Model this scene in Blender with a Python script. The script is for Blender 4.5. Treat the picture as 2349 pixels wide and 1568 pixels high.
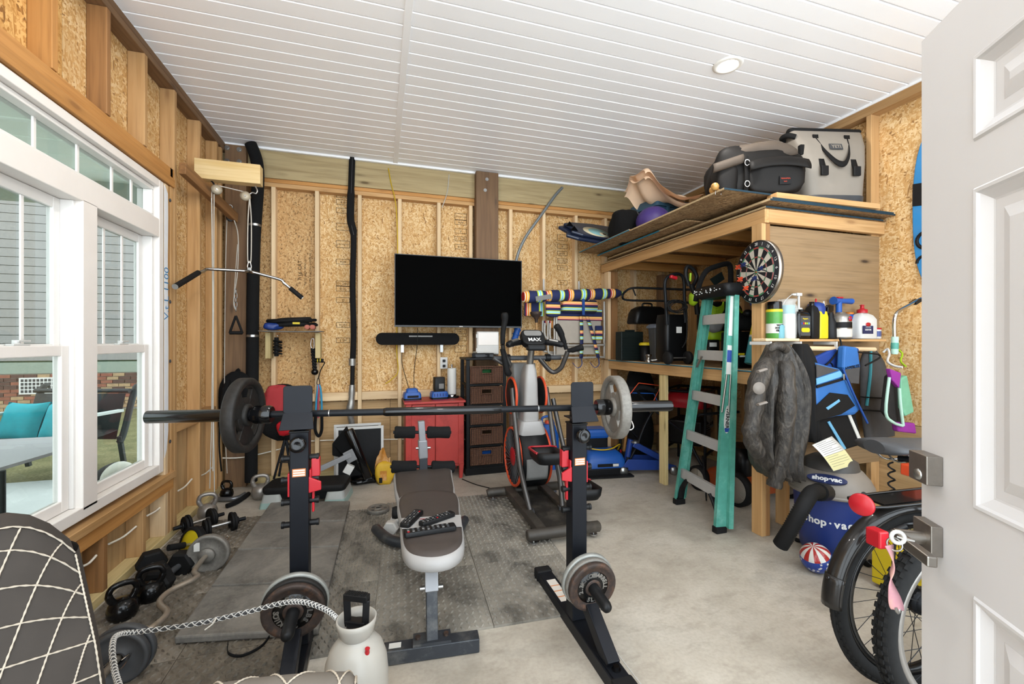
import bpy, bmesh, math, random
from mathutils import Matrix, Vector, Euler
random.seed(7)
for _o in list(bpy.data.objects): bpy.data.objects.remove(_o)
SC = bpy.context.scene; COL = SC.collection
PI = math.pi; R = math.radians
# ---------------------------------------------------------------- camera, sky, exposure, large lights
FPX = 985.0; CXP = 1174.5; CYP = 784.0; CAMH = 1.354; YAW = math.atan(302.5/985)
cam = bpy.data.cameras.new('camera'); camo = bpy.data.objects.new('camera', cam); COL.objects.link(camo)
cam.sensor_width = 36; cam.sensor_fit = 'HORIZONTAL'; cam.lens = 36*FPX/2349; cam.clip_start = .05
camo.location = (0, 0, CAMH); camo.rotation_euler = (PI/2, 0, -YAW); SC.camera = camo
SC.view_settings.view_transform = 'Standard'; SC.view_settings.look = 'None'
SC.view_settings.gamma = 1; SC.view_settings.use_curve_mapping = False
SC.view_settings.exposure = 0.92
w = bpy.data.worlds.new('World'); SC.world = w; w.use_nodes = True
w.node_tree.nodes['Background'].inputs[0].default_value = (.84, .93, 1.0, 1)
w.node_tree.nodes['Background'].inputs[1].default_value = 3.15
LAMP_W = 6.5
# ---------------------------------------------------------------- pixel of the photograph -> point in the room
_S, _C = math.sin(YAW), math.cos(YAW)
def _ray(px, py):
    a = (px-CXP)/FPX; return Vector((a*_C+_S, _C-a*_S, (CYP-py)/FPX))
def PZ(px, py, z=0.0):
    d = _ray(px, py); t = (z-CAMH)/d.z; return Vector((d.x*t, d.y*t, z))
def PY(px, py, Y):
    d = _ray(px, py); t = Y/d.y; return Vector((d.x*t, Y, CAMH+d.z*t))
def PX(px, py, X):
    d = _ray(px, py); t = X/d.x; return Vector((X, d.y*t, CAMH+d.z*t))
def PD(px, py, D):
    d = _ray(px, py); return Vector((d.x*D, d.y*D, CAMH+d.z*D))
# ---------------------------------------------------------------- mesh helpers
V = Vector
def TR(loc=(0,0,0), rot=(0,0,0), sc=1):
    return Matrix.Translation(V(loc)) @ Euler(rot).to_matrix().to_4x4() @ Matrix.Diagonal((sc,sc,sc,1) if not hasattr(sc,'__len__') else (*sc,1))
def frame(z, up=(0,0,1)):
    z = V(z).normalized(); up = V(up)
    if abs(z.dot(up)) > .98: up = V((1,0,0)) if abs(z.x) < .9 else V((0,1,0))
    x = up.cross(z).normalized(); y = z.cross(x); return x, y, z
def AX(p, d, up=(0,0,1)):
    x, y, z = frame(d, up); m = Matrix((x, y, z)).transposed().to_4x4(); m.translation = V(p); return m
class MB:
    def __init__(s): s.v = []; s.f = []; s.sm = []
    def add(s, vs, fs, smooth=False, T=None):
        o = len(s.v)
        s.v += [(T @ V(p)) if T else V(p) for p in vs]
        s.f += [[i+o for i in f] for f in fs]; s.sm += [smooth]*len(fs); return s
    def box(s, c, d, rot=None, T=None):
        m = TR(c, rot or (0,0,0)); m = T @ m if T else m
        x, y, z = d[0]/2, d[1]/2, d[2]/2
        vs = [(-x,-y,-z),(x,-y,-z),(x,y,-z),(-x,y,-z),(-x,-y,z),(x,-y,z),(x,y,z),(-x,y,z)]
        return s.add(vs, [(3,2,1,0),(4,5,6,7),(0,1,5,4),(1,2,6,5),(2,3,7,6),(3,0,4,7)], False, m)
    def bb(s, x0, x1, y0, y1, z0, z1, T=None):
        return s.box(((x0+x1)/2,(y0+y1)/2,(z0+z1)/2), (abs(x1-x0),abs(y1-y0),abs(z1-z0)), None, T)
    def bar(s, a, b, w, h, up=(0,0,1)):
        a, b = V(a), V(b); m = AX((a+b)/2, b-a, up); return s.box((0,0,0), (w, h, (b-a).length), None, m)
    def tube(s, pts, r, n=8, closed=False, caps=True, T=None, flat=1.0):
        pts = [V(p) for p in pts]; k = len(pts); rs = r if hasattr(r,'__len__') else [r]*k
        vs = []; px = None
        for i, p in enumerate(pts):
            a = pts[i-1] if (i or closed) else p; b = pts[(i+1) % k] if (i < k-1 or closed) else p
            t = (b-a).normalized() if (b-a).length > 1e-9 else V((0,0,1))
            if px is None: x, y, _ = frame(t)
            else:
                x = px - t*px.dot(t); x = x.normalized() if x.length > 1e-6 else frame(t)[0]; y = t.cross(x)
            px = x
            for j in range(n):
                an = 2*PI*j/n; vs.append(p + x*math.cos(an)*rs[i] + y*math.sin(an)*rs[i]*flat)
        fs = []
        for i in range(k if closed else k-1):
            for j in range(n):
                a0 = i*n+j; a1 = i*n+(j+1)%n; b0 = ((i+1)%k)*n+j; b1 = ((i+1)%k)*n+(j+1)%n
                fs.append((a0,a1,b1,b0))
        s.add(vs, fs, True, T)
        if caps and not closed:
            s.add(vs[:n], [tuple(range(n))[::-1]], False, T); s.add(vs[-n:], [tuple(range(n))], False, T)
        return s
    def cyl(s, a, b, r, n=16, r2=None):
        return s.tube([a, b], [r, r if r2 is None else r2], n)
    def lathe(s, prof, n=24, T=None, smooth=True, caps=True):
        vs = []; fs = []
        for (r, z) in prof:
            for j in range(n): an = 2*PI*j/n; vs.append((r*math.cos(an), r*math.sin(an), z))
        k = len(prof)
        for i in range(k-1):
            for j in range(n): fs.append((i*n+j, i*n+(j+1)%n, (i+1)*n+(j+1)%n, (i+1)*n+j))
        s.add(vs, fs, smooth, T)
        if prof[0] == prof[-1] or not caps: return s
        if prof[0][0] > 1e-4: s.add(vs[:n], [tuple(range(n))[::-1]], False, T)
        if prof[-1][0] > 1e-4: s.add(vs[-n:], [tuple(range(n))], False, T)
        return s
    def prism(s, poly, h, T=None, z0=0.0):
        n = len(poly); vs = [(p[0],p[1],z0) for p in poly]+[(p[0],p[1],z0+h) for p in poly]
        fs = [tuple(range(n))[::-1], tuple(range(n,2*n))]+[(i,(i+1)%n,n+(i+1)%n,n+i) for i in range(n)]
        return s.add(vs, fs, False, T)
    def ball(s, c, r, n=16, m=10, T=None):
        rx, ry, rz = r if hasattr(r,'__len__') else (r,r,r)
        vs = [(c[0],c[1],c[2]-rz)]; fs = []
        for i in range(1, m):
            a = -PI/2+PI*i/m
            for j in range(n):
                b = 2*PI*j/n; vs.append((c[0]+rx*math.cos(a)*math.cos(b), c[1]+ry*math.cos(a)*math.sin(b), c[2]+rz*math.sin(a)))
        vs.append((c[0],c[1],c[2]+rz)); L = len(vs)-1
        for j in range(n):
            fs.append((0, 1+(j+1)%n, 1+j)); fs.append((L, L-n+j, L-n+(j+1)%n))
        for i in range(m-2):
            for j in range(n): a = 1+i*n; fs.append((a+j, a+(j+1)%n, a+n+(j+1)%n, a+n+j))
        return s.add(vs, fs, True, T)
    def torus(s, Rr, r, T=None, n=32, m=8, a0=0, a1=2*PI):
        full = abs(a1-a0-2*PI) < 1e-6
        pts = [(Rr*math.cos(a0+(a1-a0)*i/n), Rr*math.sin(a0+(a1-a0)*i/n), 0) for i in range(n if full else n+1)]
        return s.tube(pts, r, m, full, not full, T)
    def loft(s, rings, smooth=True, caps=True, T=None, closed=True):
        n = len(rings[0]); vs = [p for r in rings for p in r]; fs = []
        for i in range(len(rings)-1):
            for j in range(n if closed else n-1):
                fs.append((i*n+j, i*n+(j+1)%n, (i+1)*n+(j+1)%n, (i+1)*n+j))
        s.add(vs, fs, smooth, T)
        if caps and closed: s.add(rings[0], [tuple(range(n))[::-1]], smooth, T); s.add(rings[-1], [tuple(range(n))], smooth, T)
        return s
    def grid(s, fn, nu, nv, T=None, smooth=True):
        vs = [fn(i/nu, j/nv) for i in range(nu+1) for j in range(nv+1)]
        fs = [(i*(nv+1)+j, (i+1)*(nv+1)+j, (i+1)*(nv+1)+j+1, i*(nv+1)+j+1) for i in range(nu) for j in range(nv)]
        return s.add(vs, fs, smooth, T)
    def mesh(s, name, off=None, inv=None):
        me = bpy.data.meshes.new(name)
        vs = s.v
        if inv is not None: vs = [inv @ p for p in vs]
        me.from_pydata([tuple(p) for p in vs], [], s.f)
        me.polygons.foreach_set('use_smooth', s.sm); me.update(); return me
def rrect(w, h, r, n=4):
    out = []
    for cx, cy, a in ((w/2-r,h/2-r,0),(-w/2+r,h/2-r,90),(-w/2+r,-h/2+r,180),(w/2-r,-h/2+r,270)):
        for i in range(n+1): t = R(a+90*i/n); out.append((cx+r*math.cos(t), cy+r*math.sin(t)))
    return out
def spline(pts, k=6, closed=False):
    pts = [V(p) for p in pts]; n = len(pts); out = []
    g = (lambda i: pts[i % n]) if closed else (lambda i: pts[max(0, min(n-1, i))])
    for i in range(n if closed else n-1):
        p0, p1, p2, p3 = g(i-1), g(i), g(i+1), g(i+2)
        for j in range(k):
            t = j/k; out.append(.5*((2*p1)+(p2-p0)*t+(2*p0-5*p1+4*p2-p3)*t*t+(3*p1-p0-3*p2+p3)*t**3))
    if not closed: out.append(pts[-1])
    return out
def wprof(pts): return pts
# ---------------------------------------------------------------- objects
MATS = {}
def _props(o, label=None, cat=None, group=None, kind=None):
    if label: o['label'] = label
    if cat: o['category'] = cat
    if group: o['group'] = group
    if kind: o['kind'] = kind
    return o
def thing(name, label, cat, loc=(0,0,0), rz=0.0, group=None):
    o = bpy.data.objects.new(name, None); COL.objects.link(o); o.empty_display_size = .05
    o.location = loc; o.rotation_euler = (0,0,rz); o['_m'] = 0
    del o['_m']
    return _props(o, label, cat, group)
def pm(p):   # matrix of a thing or part from its own channels
    m = Matrix.Translation(p.location) @ p.rotation_euler.to_matrix().to_4x4() @ Matrix.Diagonal((*p.scale,1))
    return pm(p.parent) @ m if p.parent else m
def obj(name, mb, mat, parent=None, world=False, bevel=0, seg=2, sub=0, label=None, kind=None, solid=0, at=None):
    """link mb as ONE mesh; world=True: vertices are in room coordinates"""
    org = None
    inv = pm(parent).inverted() if (parent and world) else None
    if at is not None: inv = Matrix.Translation(-V(at))
    me = mb.mesh(name, None, inv) if isinstance(mb, MB) else mb
    if mat is not None and not me.materials: me.materials.append(mat if not isinstance(mat, str) else MATS[mat])
    o = bpy.data.objects.new(name, me); COL.objects.link(o)
    if at is not None: o.location = at
    if parent: o.parent = parent
    if solid: m = o.modifiers.new('solid','SOLIDIFY'); m.thickness = solid; m.offset = 0
    if sub: m = o.modifiers.new('sub','SUBSURF'); m.levels = sub; m.render_levels = sub
    if bevel:
        m = o.modifiers.new('bevel','BEVEL'); m.width = bevel; m.segments = seg; m.limit_method = 'ANGLE'; m.angle_limit = R(40)
    return _props(o, label, None, None, kind)
def solo(name, mb, mat, label, cat, at=(0,0,0), group=None, **k):
    """a thing that is one mesh, vertices in room coordinates, origin at its base"""
    o = obj(name, mb, mat, None, at=at, **k); return _props(o, label, cat, group)
def struct(name, mb, mat, parent=None, at=None, **k):
    o = obj(name, mb, mat, parent, at=at, **k)
    if not parent: o['kind'] = 'structure'
    return o
def sgroup(name, loc=(0,0,0)):
    o = bpy.data.objects.new(name, None); COL.objects.link(o); o.location = loc; o['kind'] = 'structure'; o.empty_display_size = .05; return o
def share(name, me, parent, loc=(0,0,0), rot=(0,0,0), sc=None):
    o = bpy.data.objects.new(name, me); COL.objects.link(o); o.parent = parent; o.location = loc; o.rotation_euler = rot
    if sc: o.scale = sc
    return o
def dup(root, loc, rz=None, label=None):
    r = root.copy(); COL.objects.link(r); r.location = loc
    if rz is not None: r.rotation_euler = (0,0,rz)
    if label: r['label'] = label
    def rec(a, b):
        for ch in [o for o in bpy.data.objects if o.parent == a]:
            c = ch.copy(); COL.objects.link(c); c.parent = b; rec(ch, c)
    rec(root, r); return r
def textmesh(s, size, ext=.0004, align='CENTER', font_shear=0.0, bold=0.0, sx=1.0):
    cu = bpy.data.curves.new('lettering', 'FONT'); cu.body = s; cu.size = size; cu.extrude = ext
    cu.align_x = align; cu.align_y = 'CENTER'; cu.shear = font_shear; cu.offset = bold; cu.resolution_u = 3
    ob = bpy.data.objects.new('lettering', cu); COL.objects.link(ob)
    dg = bpy.context.evaluated_depsgraph_get(); me = bpy.data.meshes.new_from_object(ob.evaluated_get(dg))
    bpy.data.objects.remove(ob); bpy.data.curves.remove(cu)
    if sx != 1: me.transform(Matrix.Diagonal((sx,1,1,1)))
    return me
def text(s, size, mat, parent, T, name='lettering', **k):
    """T maps the text plane (x right, y up, z towards the reader) to room coordinates"""
    me = textmesh(s, size, **k); me.transform(pm(parent).inverted() @ T if parent else T)
    me.materials.clear(); me.materials.append(MATS[mat] if isinstance(mat, str) else mat)
    o = bpy.data.objects.new(name, me); COL.objects.link(o); o.parent = parent; return o
def arctext(items, r, size, mat, parent, T, name='lettering', ext=.0012, bold=.0):
    """letters round a circle; items: (string, centre angle deg clockwise from top, advance deg, outward)"""
    bm = bmesh.new(); cache = {}
    for s, c, adv, out in items:
        n = len(s)
        for i, ch in enumerate(s):
            if ch == ' ': continue
            a = R(c+(i-(n-1)/2)*adv*(1 if out else -1))
            if ch not in cache: cache[ch] = textmesh(ch, size, ext, bold=bold)
            m2 = cache[ch].copy()
            m2.transform(T @ TR((r*math.sin(a), r*math.cos(a), 0), (0,0,-a if out else PI-a)))
            bm.from_mesh(m2); bpy.data.meshes.remove(m2)
    me = bpy.data.meshes.new(name); bm.to_mesh(me); bm.free()
    if parent: me.transform(pm(parent).inverted())
    me.materials.clear(); me.materials.append(MATS[mat]); o = bpy.data.objects.new(name, me); COL.objects.link(o); o.parent = parent; o['kind'] = 'stuff'; return o
def face(o, d, up=(0,0,1)):
    """text frame at o whose reader side is d"""
    z = V(d).normalized(); up = V(up); x = up.cross(z).normalized(); y = z.cross(x)
    m = Matrix((x, y, z)).transposed().to_4x4(); m.translation = V(o); return m
# ---------------------------------------------------------------- materials
def lin(h):
    h = h.lstrip('#'); c = [int(h[i:i+2],16)/255 for i in (0,2,4)]
    return tuple((x/12.92 if x <= .04045 else ((x+.055)/1.055)**2.4) for x in c)+(1,)
class NT:
    def __init__(s, name):
        m = bpy.data.materials.new(name); m.use_nodes = True; s.m = m; s.t = m.node_tree; s.b = s.t.nodes['Principled BSDF']; MATS[name] = m
    def n(s, ty, **k):
        x = s.t.nodes.new(ty)
        for a, v in k.items():
            if a.startswith('i_'):
                key = a[2:]; key = int(key) if key.isdigit() else key
                x.inputs[key].default_value = v
            else: setattr(x, a, v)
        return x
    def l(s, a, b): s.t.links.new(a, b)
    def coord(s, scale=(1,1,1), rot=(0,0,0), rand=True):
        tc = s.n('ShaderNodeTexCoord'); mp = s.n('ShaderNodeMapping'); mp.inputs['Scale'].default_value = scale; mp.inputs['Rotation'].default_value = rot
        if rand:
            oi = s.n('ShaderNodeObjectInfo'); ml = s.n('ShaderNodeMath', operation='MULTIPLY', i_1=37.0); s.l(oi.outputs['Random'], ml.inputs[0])
            va = s.n('ShaderNodeVectorMath', operation='ADD'); s.l(tc.outputs['Object'], va.inputs[0]); s.l(ml.outputs[0], va.inputs[1]); s.l(va.outputs[0], mp.inputs[0])
        else: s.l(tc.outputs['Object'], mp.inputs[0])
        return mp.outputs[0]
    def ramp(s, fac, stops, interp='LINEAR'):
        r = s.n('ShaderNodeValToRGB'); r.color_ramp.interpolation = interp
        e = r.color_ramp.elements
        while len(e) < len(stops): e.new(.5)
        for i, (p, c) in enumerate(stops): e[i].position = p; e[i].color = lin(c) if isinstance(c, str) else c
        s.l(fac, r.inputs[0]); return r.outputs[0]
    def mix(s, fac, a, b, bt='MIX'):
        m = s.n('ShaderNodeMix', data_type='RGBA', blend_type=bt)
        for sock, v in ((m.inputs[0], fac), (m.inputs[6], a), (m.inputs[7], b)):
            if isinstance(v, (int, float)): sock.default_value = v
            elif isinstance(v, str): sock.default_value = lin(v)
            elif isinstance(v, tuple): sock.default_value = v
            else: s.l(v, sock)
        return m.outputs[2]
    def bump(s, h, st=.3, d=.002):
        b = s.n('ShaderNodeBump'); b.inputs['Strength'].default_value = st; b.inputs['Distance'].default_value = d
        s.l(h, b.inputs['Height']); s.l(b.outputs[0], s.b.inputs['Normal'])
    def col(s, c):
        if isinstance(c, str): s.b.inputs['Base Color'].default_value = lin(c)
        else: s.l(c, s.b.inputs['Base Color'])
    def pr(s, rough=.5, metal=0, spec=None, coat=0):
        s.b.inputs['Roughness'].default_value = rough; s.b.inputs['Metallic'].default_value = metal
        if spec is not None: s.b.inputs['Specular IOR Level'].default_value = spec
        if coat: s.b.inputs['Coat Weight'].default_value = coat
        return s
GAIN = 1.0
def plain(name, c, rough=.5, metal=0, var=.12, scale=12, bump=0, spec=None, dirt=None, coat=0):
    lum = max(lin(c)[:3]); spec = (.22 if lum < .05 else .4) if (spec is None and GAIN < 1) else spec
    t = NT(name).pr(rough, metal, spec, coat); g = GAIN if lum >= .05 else GAIN*.75
    if var or dirt or bump:
        nz = t.n('ShaderNodeTexNoise', i_Scale=scale, i_Detail=4.0, i_Roughness=.6); t.l(t.coord(), nz.inputs['Vector'])
        base = tuple(x*g for x in lin(c)[:3])+(1,); lo = tuple(x*(1-var) for x in base[:3])+(1,); hi = tuple(min(1,x*(1+var*.7)) for x in base[:3])+(1,)
        cc = t.ramp(nz.outputs[0], [(.3,lo),(.7,hi)])
        if dirt:
            n2 = t.n('ShaderNodeTexNoise', i_Scale=scale*.5, i_Detail=8.0, i_Roughness=.75); t.l(t.coord(), n2.inputs['Vector'])
            cc = t.mix(t.ramp(n2.outputs[0], [(.5,(0,0,0,1)),(.72,(1,1,1,1))]), cc, tuple(x*g for x in lin(dirt)[:3])+(1,))
        t.col(cc)
        if bump: t.bump(nz.outputs[0], bump)
    else: t.b.inputs['Base Color'].default_value = tuple(x*g for x in lin(c)[:3])+(1,)
    return t.m
def wood(name, a, b, dark, knot=True, kn=.55, rough=.72, ring=1.0):
    """three grain directions: name_x, name_y, name_z"""
    for ax in 'xyz':
        t = NT(name+'_'+ax).pr(rough)
        i = 'xyz'.index(ax); s1 = [22.0]*3; s1[i] = 1.3; s2 = [70.0]*3; s2[i] = 3; s3 = [7.0]*3; s3[i] = 2.0; s4 = [2.2]*3; s4[i] = 1.2
        n1 = t.n('ShaderNodeTexNoise', i_Scale=1.0, i_Detail=3.0, i_Distortion=.6*ring); t.l(t.coord(s1), n1.inputs['Vector'])
        n2 = t.n('ShaderNodeTexNoise', i_Scale=1.0, i_Detail=2.0); t.l(t.coord(s2), n2.inputs['Vector'])
        n4 = t.n('ShaderNodeTexNoise', i_Scale=1.0, i_Detail=3.0); t.l(t.coord(s4), n4.inputs['Vector'])
        c = t.ramp(n1.outputs[0], [(.28,b),(.55,a)])
        c = t.mix(t.ramp(n2.outputs[0], [(.45,(0,0,0,1)),(.8,(.35,.35,.35,1))]), c, dark)
        c = t.mix(t.ramp(n4.outputs[0], [(.42,(0,0,0,1)),(.75,(.4,.4,.4,1))]), c, b)
        if knot:
            vo = t.n('ShaderNodeTexVoronoi', i_Scale=1.0); t.l(t.coord(s3), vo.inputs['Vector'])
            c = t.mix(t.ramp(vo.outputs['Distance'], [(0,(kn,kn,kn,1)),(.055,(kn,kn,kn,1)),(.11,(kn*.3,)*3+(1,)),(.18,(0,0,0,1))]), c, dark)
        oi = t.n('ShaderNodeObjectInfo'); hs = t.n('ShaderNodeHueSaturation'); t.l(c, hs.inputs['Color'])
        mr = t.n('ShaderNodeMapRange'); mr.inputs[3].default_value = .84; mr.inputs[4].default_value = 1.1; t.l(oi.outputs['Random'], mr.inputs[0]); t.l(mr.outputs[0], hs.inputs['Value'])
        t.col(hs.outputs[0]); t.bump(n2.outputs[0], .25, .001)
def flakes(name, a, b, c, dark, k=1.0, mottled=False):
    t = NT(name).pr(.75)
    cols = []; hs = []
    for i, (rx, ry, rz) in enumerate(((.55,.55,.1),(-.5,-.6,.3),(1.25,1.2,.2),(.1,-.08,.5),(-1.1,-1.2,.1))):
        sc = (88*k,88*k,15*k) if not mottled else (90*k,90*k,30*k)
        vo = t.n('ShaderNodeTexVoronoi', i_Scale=1.0); mp = t.n('ShaderNodeMapping', vector_type='TEXTURE'); tcx = t.n('ShaderNodeTexCoord'); t.l(tcx.outputs['Object'], mp.inputs[0]); mp.inputs['Rotation'].default_value = (rx,ry,rz); mp.inputs['Scale'].default_value = tuple(1/q for q in sc); t.l(mp.outputs[0], vo.inputs['Vector'])
        sp = t.n('ShaderNodeSeparateColor'); t.l(vo.outputs['Color'], sp.inputs[0]); cols.append(sp)
    # each point shows the flake of highest random rank
    best = None; val = None
    for sp in cols:
        if best is None: best = sp.outputs[0]; val = sp.outputs[1]; continue
        gt = t.n('ShaderNodeMath', operation='GREATER_THAN'); t.l(sp.outputs[0], gt.inputs[0]); t.l(best, gt.inputs[1])
        mx = t.n('ShaderNodeMath', operation='MAXIMUM'); t.l(sp.outputs[0], mx.inputs[0]); t.l(best, mx.inputs[1])
        mm = t.n('ShaderNodeMix', data_type='FLOAT'); t.l(gt.outputs[0], mm.inputs[0]); t.l(val, mm.inputs[2]); t.l(sp.outputs[1], mm.inputs[3])
        best = mx.outputs[0]; val = mm.outputs[0]
    nz = t.n('ShaderNodeTexNoise', i_Scale=5.0, i_Detail=6.0); t.l(t.coord((1,1,1),(0,0,0),False), nz.inputs['Vector'])
    base = t.ramp(val, [(0,dark),(.08,b),(.45,a),(.8,c),(1,c)])
    base = t.mix(t.ramp(nz.outputs[0], [(.35,(.0,.0,.0,1)),(.75,(.55,.55,.55,1))]), base, b)
    if mottled:
        n3 = t.n('ShaderNodeTexNoise', i_Scale=75.0, i_Detail=2.0); t.l(t.coord((1,1,.55),(0,0,0),False), n3.inputs['Vector'])
        base = t.mix(t.ramp(n3.outputs[0], [(.6,(0,0,0,1)),(.68,(.75,.75,.75,1))]), base, dark)
    t.col(base); t.bump(val, .35, .002)
flakes('osb', '#c89f66', '#b0854c', '#dcc092', '#7d5830')
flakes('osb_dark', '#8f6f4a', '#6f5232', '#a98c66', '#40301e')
flakes('osb_fine', '#c09763', '#ac824e', '#cfac7a', '#62441f', 1.0, True)
flakes('osb_amber', '#bf8f4e', '#a67434', '#d2a868', '#704a20')
wood('pine', '#bf9766', '#ac824f', '#7a4f2a')
wood('pine_pale', '#dcc19a', '#cfb087', '#9a734a', kn=.3)
wood('pine_gold', '#b98549', '#a47036', '#6c421d')
wood('pine_brown', '#94693d', '#7b552f', '#402813')
wood('treated', '#b8a47a', '#a48f66', '#5f4c2c', kn=.95)
wood('treated_pale', '#c9b583', '#b39f6c', '#7a6a42', kn=.7)
wood('dark_post', '#7a5d40', '#664b33', '#33241a')
wood('plywood', '#8d7353', '#816746', '#2a190a', kn=.95)
wood('plywood_brown', '#b8986c', '#a08055', '#5c4328', kn=.3)
wood('new_pine', '#e8cd98', '#d9b676', '#b98a48', knot=False)
plain('white_panel', '#fafafc', .32, 0, .02, 3)
plain('white_trim', '#f7f7f8', .35, 0, .02, 4)
plain('vinyl_white', '#e2dcd6', .4, 0, .03, 5)
plain('vinyl_lite', '#dfdcd8', .4, 0, .02, 5)
plain('door_white', '#cbcbcd', .38, 0, .015, 3)
GAIN = .66
plain('black_metal', '#23262b', .42, .3, .1, 20)
plain('black_gloss', '#101012', .2, 0, .1, 20, coat=.3)
plain('black_plastic', '#1b1c1e', .45, 0, .1, 20)
plain('black_rubber', '#1d1d1e', .7, 0, .15, 30)
plain('black_foam', '#1f1f20', .92, 0, .2, 90, .2)
plain('black_fabric', '#1a1a1b', .95, 0, .2, 40, .15)
plain('dark_fabric', '#2b2623', .9, 0, .2, 30, .1)
plain('grey_metal', '#8d9094', .35, .7, .08, 10)
plain('steel', '#c3c3c1', .3, .9, .06, 15)
plain('chrome', '#d8d8d8', .15, 1, .03, 10)
plain('nickel', '#b9b4ad', .33, 1, .05, 8)
plain('cast_iron', '#3a3836', .55, .35, .25, 60, .5)
plain('cast_gray', '#8a867f', .55, .3, .2, 70, .4)
plain('iron_gloss', '#161617', .25, .1, .15, 25, .15, coat=.2)
plain('iron_silver', '#b5afa8', .36, .6, .2, 14, .1, dirt='#7d746e')
plain('rust_iron', '#4c413c', .6, .4, .25, 50, .4, dirt='#7a5640')
plain('red_paint', '#c9423a', .45, 0, .08, 9, dirt='#93291f')
plain('red_plastic', '#c5202c', .35, 0, .06, 10)
plain('orange_red', '#e8552e', .4, 0, .05, 10)
plain('blue_plastic', '#1f5fb8', .4, 0, .08, 10)
plain('blue_paint', '#1d3f8f', .4, 0, .1, 10)
plain('navy', '#1d2b5c', .4, 0, .06, 8)
plain('teal_fiber', '#58aa98', .55, 0, .14, 14, .1, dirt='#86bfb0')
plain('gray_plastic', '#8b8a87', .5, 0, .07, 10)
plain('gray_dark', '#4a4c4f', .5, 0, .1, 12)
plain('lime', '#a9cf1e', .5, 0, .06, 10)
plain('yellow', '#f2d722', .45, 0, .06, 10)
plain('white_plastic', '#e9e8e4', .4, 0, .03, 10)
plain('cord_white', '#d8d2c6', .6, 0, .08, 30)
plain('paper', '#efeee8', .8, 0, .03, 10)
plain('black_print', '#17171a', .6, 0, 0)
plain('white_print', '#f0f0ee', .6, 0, 0)
plain('stamp_ink', '#35261a', .9, 0, 0)
plain('screen', '#010101', .6, 0, 0, spec=.02)
plain('sticker_orange', '#d9813f', .5, 0, .05, 10)
MATS['glass_win'] = None
t = NT('glass_win').pr(.02); t.b.inputs['Base Color'].default_value = (1,1,1,1)
tr = t.n('ShaderNodeBsdfTransparent'); gl = t.n('ShaderNodeBsdfGlossy'); gl.inputs['Roughness'].default_value = .02
mx = t.n('ShaderNodeMixShader'); mx.inputs[0].default_value = .05; tr.inputs[0].default_value = (.68,.70,.685,1)
t.l(tr.outputs[0], mx.inputs[1]); t.l(gl.outputs[0], mx.inputs[2]); t.l(mx.outputs[0], t.t.nodes['Material Output'].inputs[0])
# concrete
t = NT('concrete').pr(.55)
n1 = t.n('ShaderNodeTexNoise', i_Scale=1.6, i_Detail=8.0, i_Roughness=.65); t.l(t.coord((1,1,1),(0,0,0),False), n1.inputs['Vector'])
n2 = t.n('ShaderNodeTexNoise', i_Scale=5.0, i_Detail=10.0, i_Roughness=.72, i_Distortion=.3); t.l(t.coord((1,2.2,1),(0,0,.4),False), n2.inputs['Vector'])
n3 = t.n('ShaderNodeTexNoise', i_Scale=60.0, i_Detail=5.0); t.l(t.coord((1,1,1),(0,0,0),False), n3.inputs['Vector'])
c = t.ramp(n1.outputs[0], [(.3,'#91897c'),(.5,'#aba396'),(.7,'#bab3a7')])
c = t.mix(t.ramp(n2.outputs[0], [(.5,(0,0,0,1)),(.72,(.5,.5,.5,1))]), c, '#756b5d')
c = t.mix(t.ramp(n2.outputs[0], [(.22,(.4,.4,.4,1)),(.36,(0,0,0,1))]), c, '#e2ddd3')
c = t.mix(t.ramp(n3.outputs[0], [(.4,(0,0,0,1)),(.8,(.3,.3,.3,1))]), c, '#7d7468')
t.col(c); t.bump(n3.outputs[0], .12, .002)
# rubber floor mats, dusty
for nm, a, b, d in (('mat_rubber','#767168','#8d877c','#3a3732'), ('mat_blue','#64615c','#7a766f','#4a4743'), ('mat_dirty','#5f574c','#756c60','#3f3931')):
    t = NT(nm).pr(.7)
    n1 = t.n('ShaderNodeTexNoise', i_Scale=3.2, i_Detail=8.0, i_Roughness=.65, i_Distortion=.6); t.l(t.coord((1,1,1),(0,0,0),False), n1.inputs['Vector'])
    n2 = t.n('ShaderNodeTexNoise', i_Scale=70.0, i_Detail=3.0); t.l(t.coord((1,1,1),(0,0,0),False), n2.inputs['Vector'])
    c = t.ramp(n1.outputs[0], [(.33,d),(.47,a),(.64,b),(.8,'#a39d92')]); c = t.mix(t.ramp(n2.outputs[0],[(.45,(0,0,0,1)),(.8,(.3,.3,.3,1))]), c, '#8a857a')
    t.col(c); t.bump(n2.outputs[0], .1, .001)
def striped(name, stops, axis=0, period=.3, rough=.85):
    """cloth with woven colour stripes across one axis of the object"""
    t = NT(name).pr(rough); tc = t.n('ShaderNodeTexCoord'); sp = t.n('ShaderNodeSeparateXYZ'); t.l(tc.outputs['Object'], sp.inputs[0])
    md = t.n('ShaderNodeMath', operation='MODULO', i_1=1.0); dv = t.n('ShaderNodeMath', operation='DIVIDE', i_1=period); ad = t.n('ShaderNodeMath', operation='ADD', i_1=10.0)
    t.l(sp.outputs[axis], dv.inputs[0]); t.l(dv.outputs[0], ad.inputs[0]); t.l(ad.outputs[0], md.inputs[0]); t.col(t.ramp(md.outputs[0], stops, 'CONSTANT')); return t.m
BEACH = [(0,'#1c2550'),(.24,'#b9d02c'),(.29,'#bfe6ee'),(.34,'#5db9d6'),(.38,'#bfe6ee'),(.42,'#b9d02c'),(.47,'#1c2550'),(.64,'#b3201f'),(.69,'#f0e3cf'),(.72,'#ee8f2e'),(.79,'#f0e3cf'),(.82,'#f1b23c'),(.88,'#1c2550')]
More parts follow.
